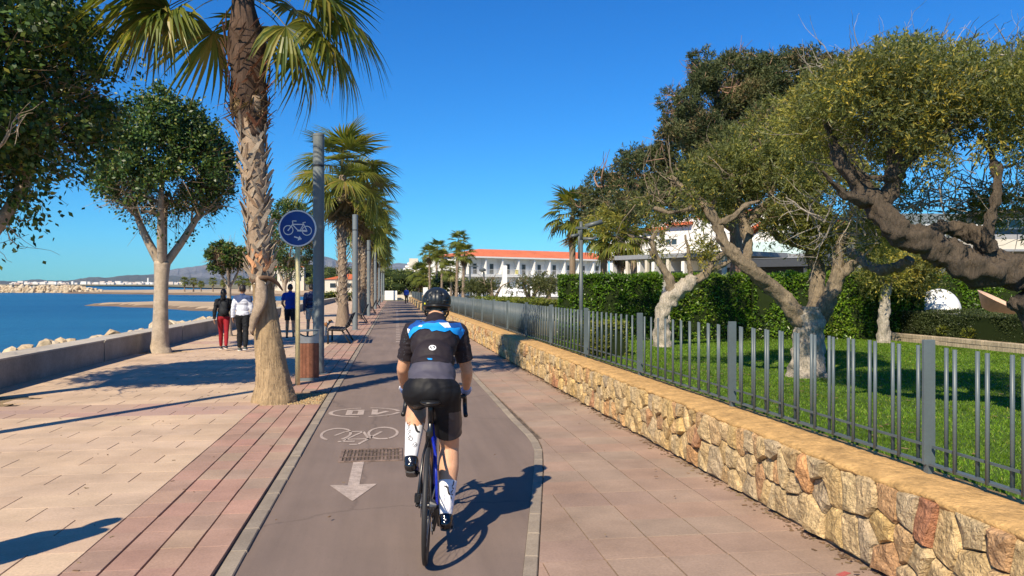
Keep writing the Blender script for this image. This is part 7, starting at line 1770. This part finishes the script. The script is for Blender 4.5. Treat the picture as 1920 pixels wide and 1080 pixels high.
decal('blue_tab', [jp(*p) for p in ((370, 905), (436, 905), (434, 942), (372, 942))], jm, M['jcyan'], rider, off=.002)
# sleeve specks
rg = random.Random(6); q = MB(); bm = bmesh.new(); bm.from_mesh(jm); bvh = BVHTree.FromBMesh(bm); bm.free()
for k in range(150):
    sg = rg.choice((-1, 1)); x = sg * rg.uniform(.185, .315); z = rg.uniform(1.14, 1.36); hit, nr, ix, ds = bvh.ray_cast(Vector((x, -2, z)), Vector((0, 1, 0)))
    if hit is None: continue
    a = nr.orthogonal().normalized() * .0026; b_ = nr.cross(a); h = hit + nr * .0015; q.add([h - a, h - b_, h + a, h + b_], [(0, 1, 2, 3)])
M['speck'] = plain('grey_speck', (.10, .12, .15), .5); q.build('sleeve_specks', M['speck'], rider, kind='stuff')
q = MB()
for k in range(26): a = R(200 + k * 140 / 25); 
# socks, shoes
for (kn, an, nm, f0) in ((LK, LA, 'L', .46), (RK, RA, 'R', .52)):
    q = MB(); top_ = kn.lerp(an, f0); q.cap(kn.lerp(an, f0 - .12) + Vector((0, -.016, 0)), .068, an, .043); q.cap(an, .040, an + Vector((0, .03, -.05)), .036); s_ = voxel_mesh(q, .007, 6); trim(s_, top_ + Vector((0, -.016, 0)), kn - an, None); finish('sock', s_, [M['sock']], rider)
    if nm == 'L':
        # cursive print down the sock and the dark swoosh
        zt_ = .725; k = 1 / 1500 * 5.05
        def sk(x, y): return (-.118 + ((730 + x / 6.353) - 774.5) * k, 1.6 + .03 - ((690 + y / 6.353) - 542) * k)
        def pen(pts, w):
            for i in range(len(pts) - 1):
                a, b_ = Vector(pts[i]), Vector(pts[i + 1]); d = b_ - a
                if d.length < 1: continue
                d.normalize(); n_ = Vector((-d.y, d.x)) * w / 2; decal('sock_lettering', [sk(*(a - d * w * .3 + n_)), sk(*(b_ + d * w * .3 + n_)), sk(*(b_ + d * w * .3 - n_)), sk(*(a - d * w * .3 - n_))], s_, M['print'], rider, off=.0015, step=.02)
        decal('sock_print', [sk(*p) for p in ((285, 700), (312, 712), (330, 745), (345, 780), (370, 792), (365, 805), (340, 800), (318, 782), (303, 750), (298, 722))], s_, M['print'], rider, off=.0015, step=.006)
        pen([(240, 880), (232, 860), (248, 842), (272, 842), (290, 858), (283, 880), (262, 886), (250, 868), (262, 852)], 8)       # S
        pen([(270, 830), (240, 830), (232, 815), (248, 802), (262, 808)], 6)                                                       # c
        pen([(258, 796), (236, 792), (238, 778), (256, 776), (262, 788)], 6); pen([(256, 768), (212, 775), (238, 760)], 6); pen([(252, 752), (226, 752), (222, 738), (240, 736), (250, 744)], 5)
        pen([(248, 728), (216, 730), (210, 716), (226, 712), (246, 718)], 5); pen([(240, 704), (206, 708), (236, 694), (252, 690)], 5)
        ell = [(318 + 26 * math.cos(R(a)), 925 + 22 * math.sin(R(a))) for a in range(0, 361, 30)]; pen(ell, 4); pen([(302, 918), (318, 936), (330, 918), (338, 932)], 5)
    else:
        k = 1 / 1500 * 5.0
        def sk2(x, y): return (.108 + ((740 + x / 4.5) - 834) * k, 1.6 + .03 - ((830 + y / 4.5) - 542) * k)
        decal('sock_print', [sk2(*p) for p in ((398, 385), (425, 380), (440, 395), (446, 430), (460, 455), (450, 460), (436, 445), (428, 405), (415, 395))], s_, M['print'], rider, off=.0015, step=.006)
        for a, b_ in (((486, 345), (480, 370)), ((482, 372), (470, 392)), ((470, 400), (484, 412)), ((476, 420), (462, 440)), ((466, 448), (476, 462)), ((460, 470), (466, 490))):
            a = Vector(a); b_ = Vector(b_); d = (b_ - a).normalized(); n_ = Vector((-d.y, d.x)) * 4; decal('sock_lettering', [sk2(*(a + n_)), sk2(*(b_ + n_)), sk2(*(b_ - n_)), sk2(*(a - n_))], s_, M['print'], rider, off=.0015, step=.02)
    q = MB(); dwn = Vector((0, 0, -.075)); heel = an + Vector((0, -.035, -.055)); ball_ = Vector((an.x, .42, (an.z - .115 if nm == 'L' else an.z - .085)))
    q.cap(an + Vector((0, -.012, -.025)), .047, an + Vector((0, .05, -.06)), .046); q.cap(heel, .043, ball_, .049); q.cap(ball_, .049, ball_ + Vector((0, .075, .002)), .028); q.cap(an + Vector((0, .02, -.03)), .038, ball_, .034); sm_ = voxel_mesh(q, .008, 5); sh_ = finish('shoe', sm_, [M['glossshoe']], rider)
    q = MB(); q.tube([heel + Vector((0, -.025, -.034)), ball_ + Vector((0, 0, -.043)), ball_ + Vector((0, .08, -.022))], [.030, .038, .026], n=10, flat=.25); q.build('sole', M['black'], sh_)
    for zz in (.012, -.012): q = MB(); c_ = heel + Vector((0, -.036, .022 + zz)); q.ball(c_, (.005, .003, .006), nu=8, nv=6); q.build('heel_mark', M['jwhite'], sh_)
# gloves: back of the hand
for i, sg in enumerate((-1, 1)):
    q = MB(); W = WR[i]; q.cap(W, .033, W + Vector((-sg * .004, .06, -.022)), .040); q.cap(W + Vector((0, .05, -.015)), .038, W + Vector((0, .075, -.026)), .036); gm = voxel_mesh(q, .007, 4); finish('glove', gm, [M['gloveblue']] if 'gloveblue' in M else [M.setdefault('gloveblue', cloth('blue_white_glove', (.22, .30, .55), .7, .3, 60, .3, .004))], rider)
    q = MB(); q.cap(W + Vector((sg * .028, .02, .0)), .010, W + Vector((sg * .034, .05, -.015)), .010); q.build('glove_patch', M['jwhite'], rider, smooth=True)
# helmet
HT = Matrix.Rotation(R(-4), 3, 'X'); hc = HC + Vector((0, -.012, .035)); q = MB(); q.ball(hc, (.101, .135, .094), HT, 36, 24); hm = voxel_mesh(q, .006, 3)
trim(hm, hc + Vector((0, 0, -.042)), (0, -.08, -1))
bm = bmesh.new(); bm.from_mesh(hm)
for v in bm.verts:
    p = v.co - hc; a = abs(p.x); 
    g_ = 0
    for gx_ in (.0, .042, .078):
        g_ = max(g_, math.exp(-((a - gx_) / .0075) ** 2) * (1 if abs(p.y) < .11 else .3))
    slot = math.sin(p.y * 38 + gx_ * 10) > -.25 or p.z < .02
    if p.z > -.012: v.co -= p.normalized() * (.013 * g_ if slot else 0)
bm.to_mesh(hm); bm.free(); ho = finish('helmet', hm, [M['helmetm']], rider)
q = MB(); rim = []
for j in range(28): a = 2 * math.pi * j / 28; rim.append(hc + HT @ Vector((.093 * math.cos(a), .128 * math.sin(a), -.042)))
q.tube(rim + [rim[0]], .008, n=8); q.build('helmet_edge', M['black'], ho, smooth=True)
for (px_, pz2) in ((-.025, .035), (.028, .038), (-.055, .0), (.055, .0)):
    q = MB(); q.ball(hc + Vector((px_, -.128 * math.sqrt(max(0, 1 - (px_ / .101) ** 2 - (pz2 / .094) ** 2)) - .002, pz2)), (.016, .006, .008), nu=12, nv=8); q.build('vent', M['black'], ho, smooth=True)
q = MB(); q.ball(HC + Vector((0, -.010, -.012)), (.081, .094, .085), None, 24, 16); hm2 = voxel_mesh(q, .008, 3); trim(hm2, HC + Vector((0, .03, 0)), (0, 1, -.2)); trim(hm2, HC + Vector((0, 0, -.066)), (0, 0, -1)); finish('hair', hm2, [M['hair']], rider)
q = MB()
for (a0, a1, z0, z1) in ((215, 325, -.028, -.048), (225, 315, -.058, -.052)):
    pts = []
    for j in range(9): t_ = j / 8; a = R(a0 + (a1 - a0) * t_); pts.append(HC + Vector((.092 * math.cos(a), .110 * math.sin(a), z0 - .012 * math.sin(math.pi * t_))))
    q.tube(pts, .006, n=6, flat=1.4)
q.build('helmet_strap', M['black'], ho, smooth=True)
q = MB()
for (xx, zz, w_) in ((-.026, -.040, .010), (-.008, -.050, .008), (.010, -.045, .011), (.030, -.052, .010), (.042, -.040, .007), (-.040, -.050, .006)): q.ball(HC + Vector((xx, -.113 + abs(xx) * .3, zz)), (w_, .005, .005), Matrix.Rotation(xx * 20, 3, 'Y'), 8, 6)
q.build('strap_glints', M['jwhite'], ho, smooth=True)  # white beads imitating reflections on the helmet strap
q = MB(); q.box((-.004, -.002, -.006), (.004, .002, .006), None, hc + Vector((-.080, -.082, -.022))); M['yellowtag'] = plain('yellow_tag', (.75, .70, .02), .5); q.build('yellow_tag', M['yellowtag'], ho)
for sg in (-1, 1): q = MB(); q.tube([HC + Vector((sg * .084, .0, .01)), HC + Vector((sg * .080, .02, -.06)), HC + Vector((sg * .045, .055, -.11))], .004, n=6, flat=2); q.build('chin_strap', M['black'], ho)
# sunglasses arm showing at the right
q = MB(); q.tube([HC + Vector((.083, .0, .0)), HC + Vector((.086, .06, .002)), HC + Vector((.07, .098, -.005))], .004, n=6); q.build('sunglasses', M['black'], rider)
# ------------------------------------------------------------------ haze between the camera and the far hills
hb = MB(); hb.box((-9500, -60, -4), (4200, 9300, 400)); m = bpy.data.materials.new('thin_sea_haze'); m.use_nodes = True; nt = m.node_tree; nt.nodes.clear()
o_ = nt.nodes.new('ShaderNodeOutputMaterial'); pv = nt.nodes.new('ShaderNodeVolumePrincipled'); pv.inputs['Color'].default_value = (.50, .74, 1, 1); pv.inputs['Density'].default_value = .00003; pv.inputs['Anisotropy'].default_value = -0.35
nt.links.new(pv.outputs[0], o_.inputs['Volume'])
if HAZE: hb.build('haze', m, kind='stuff')
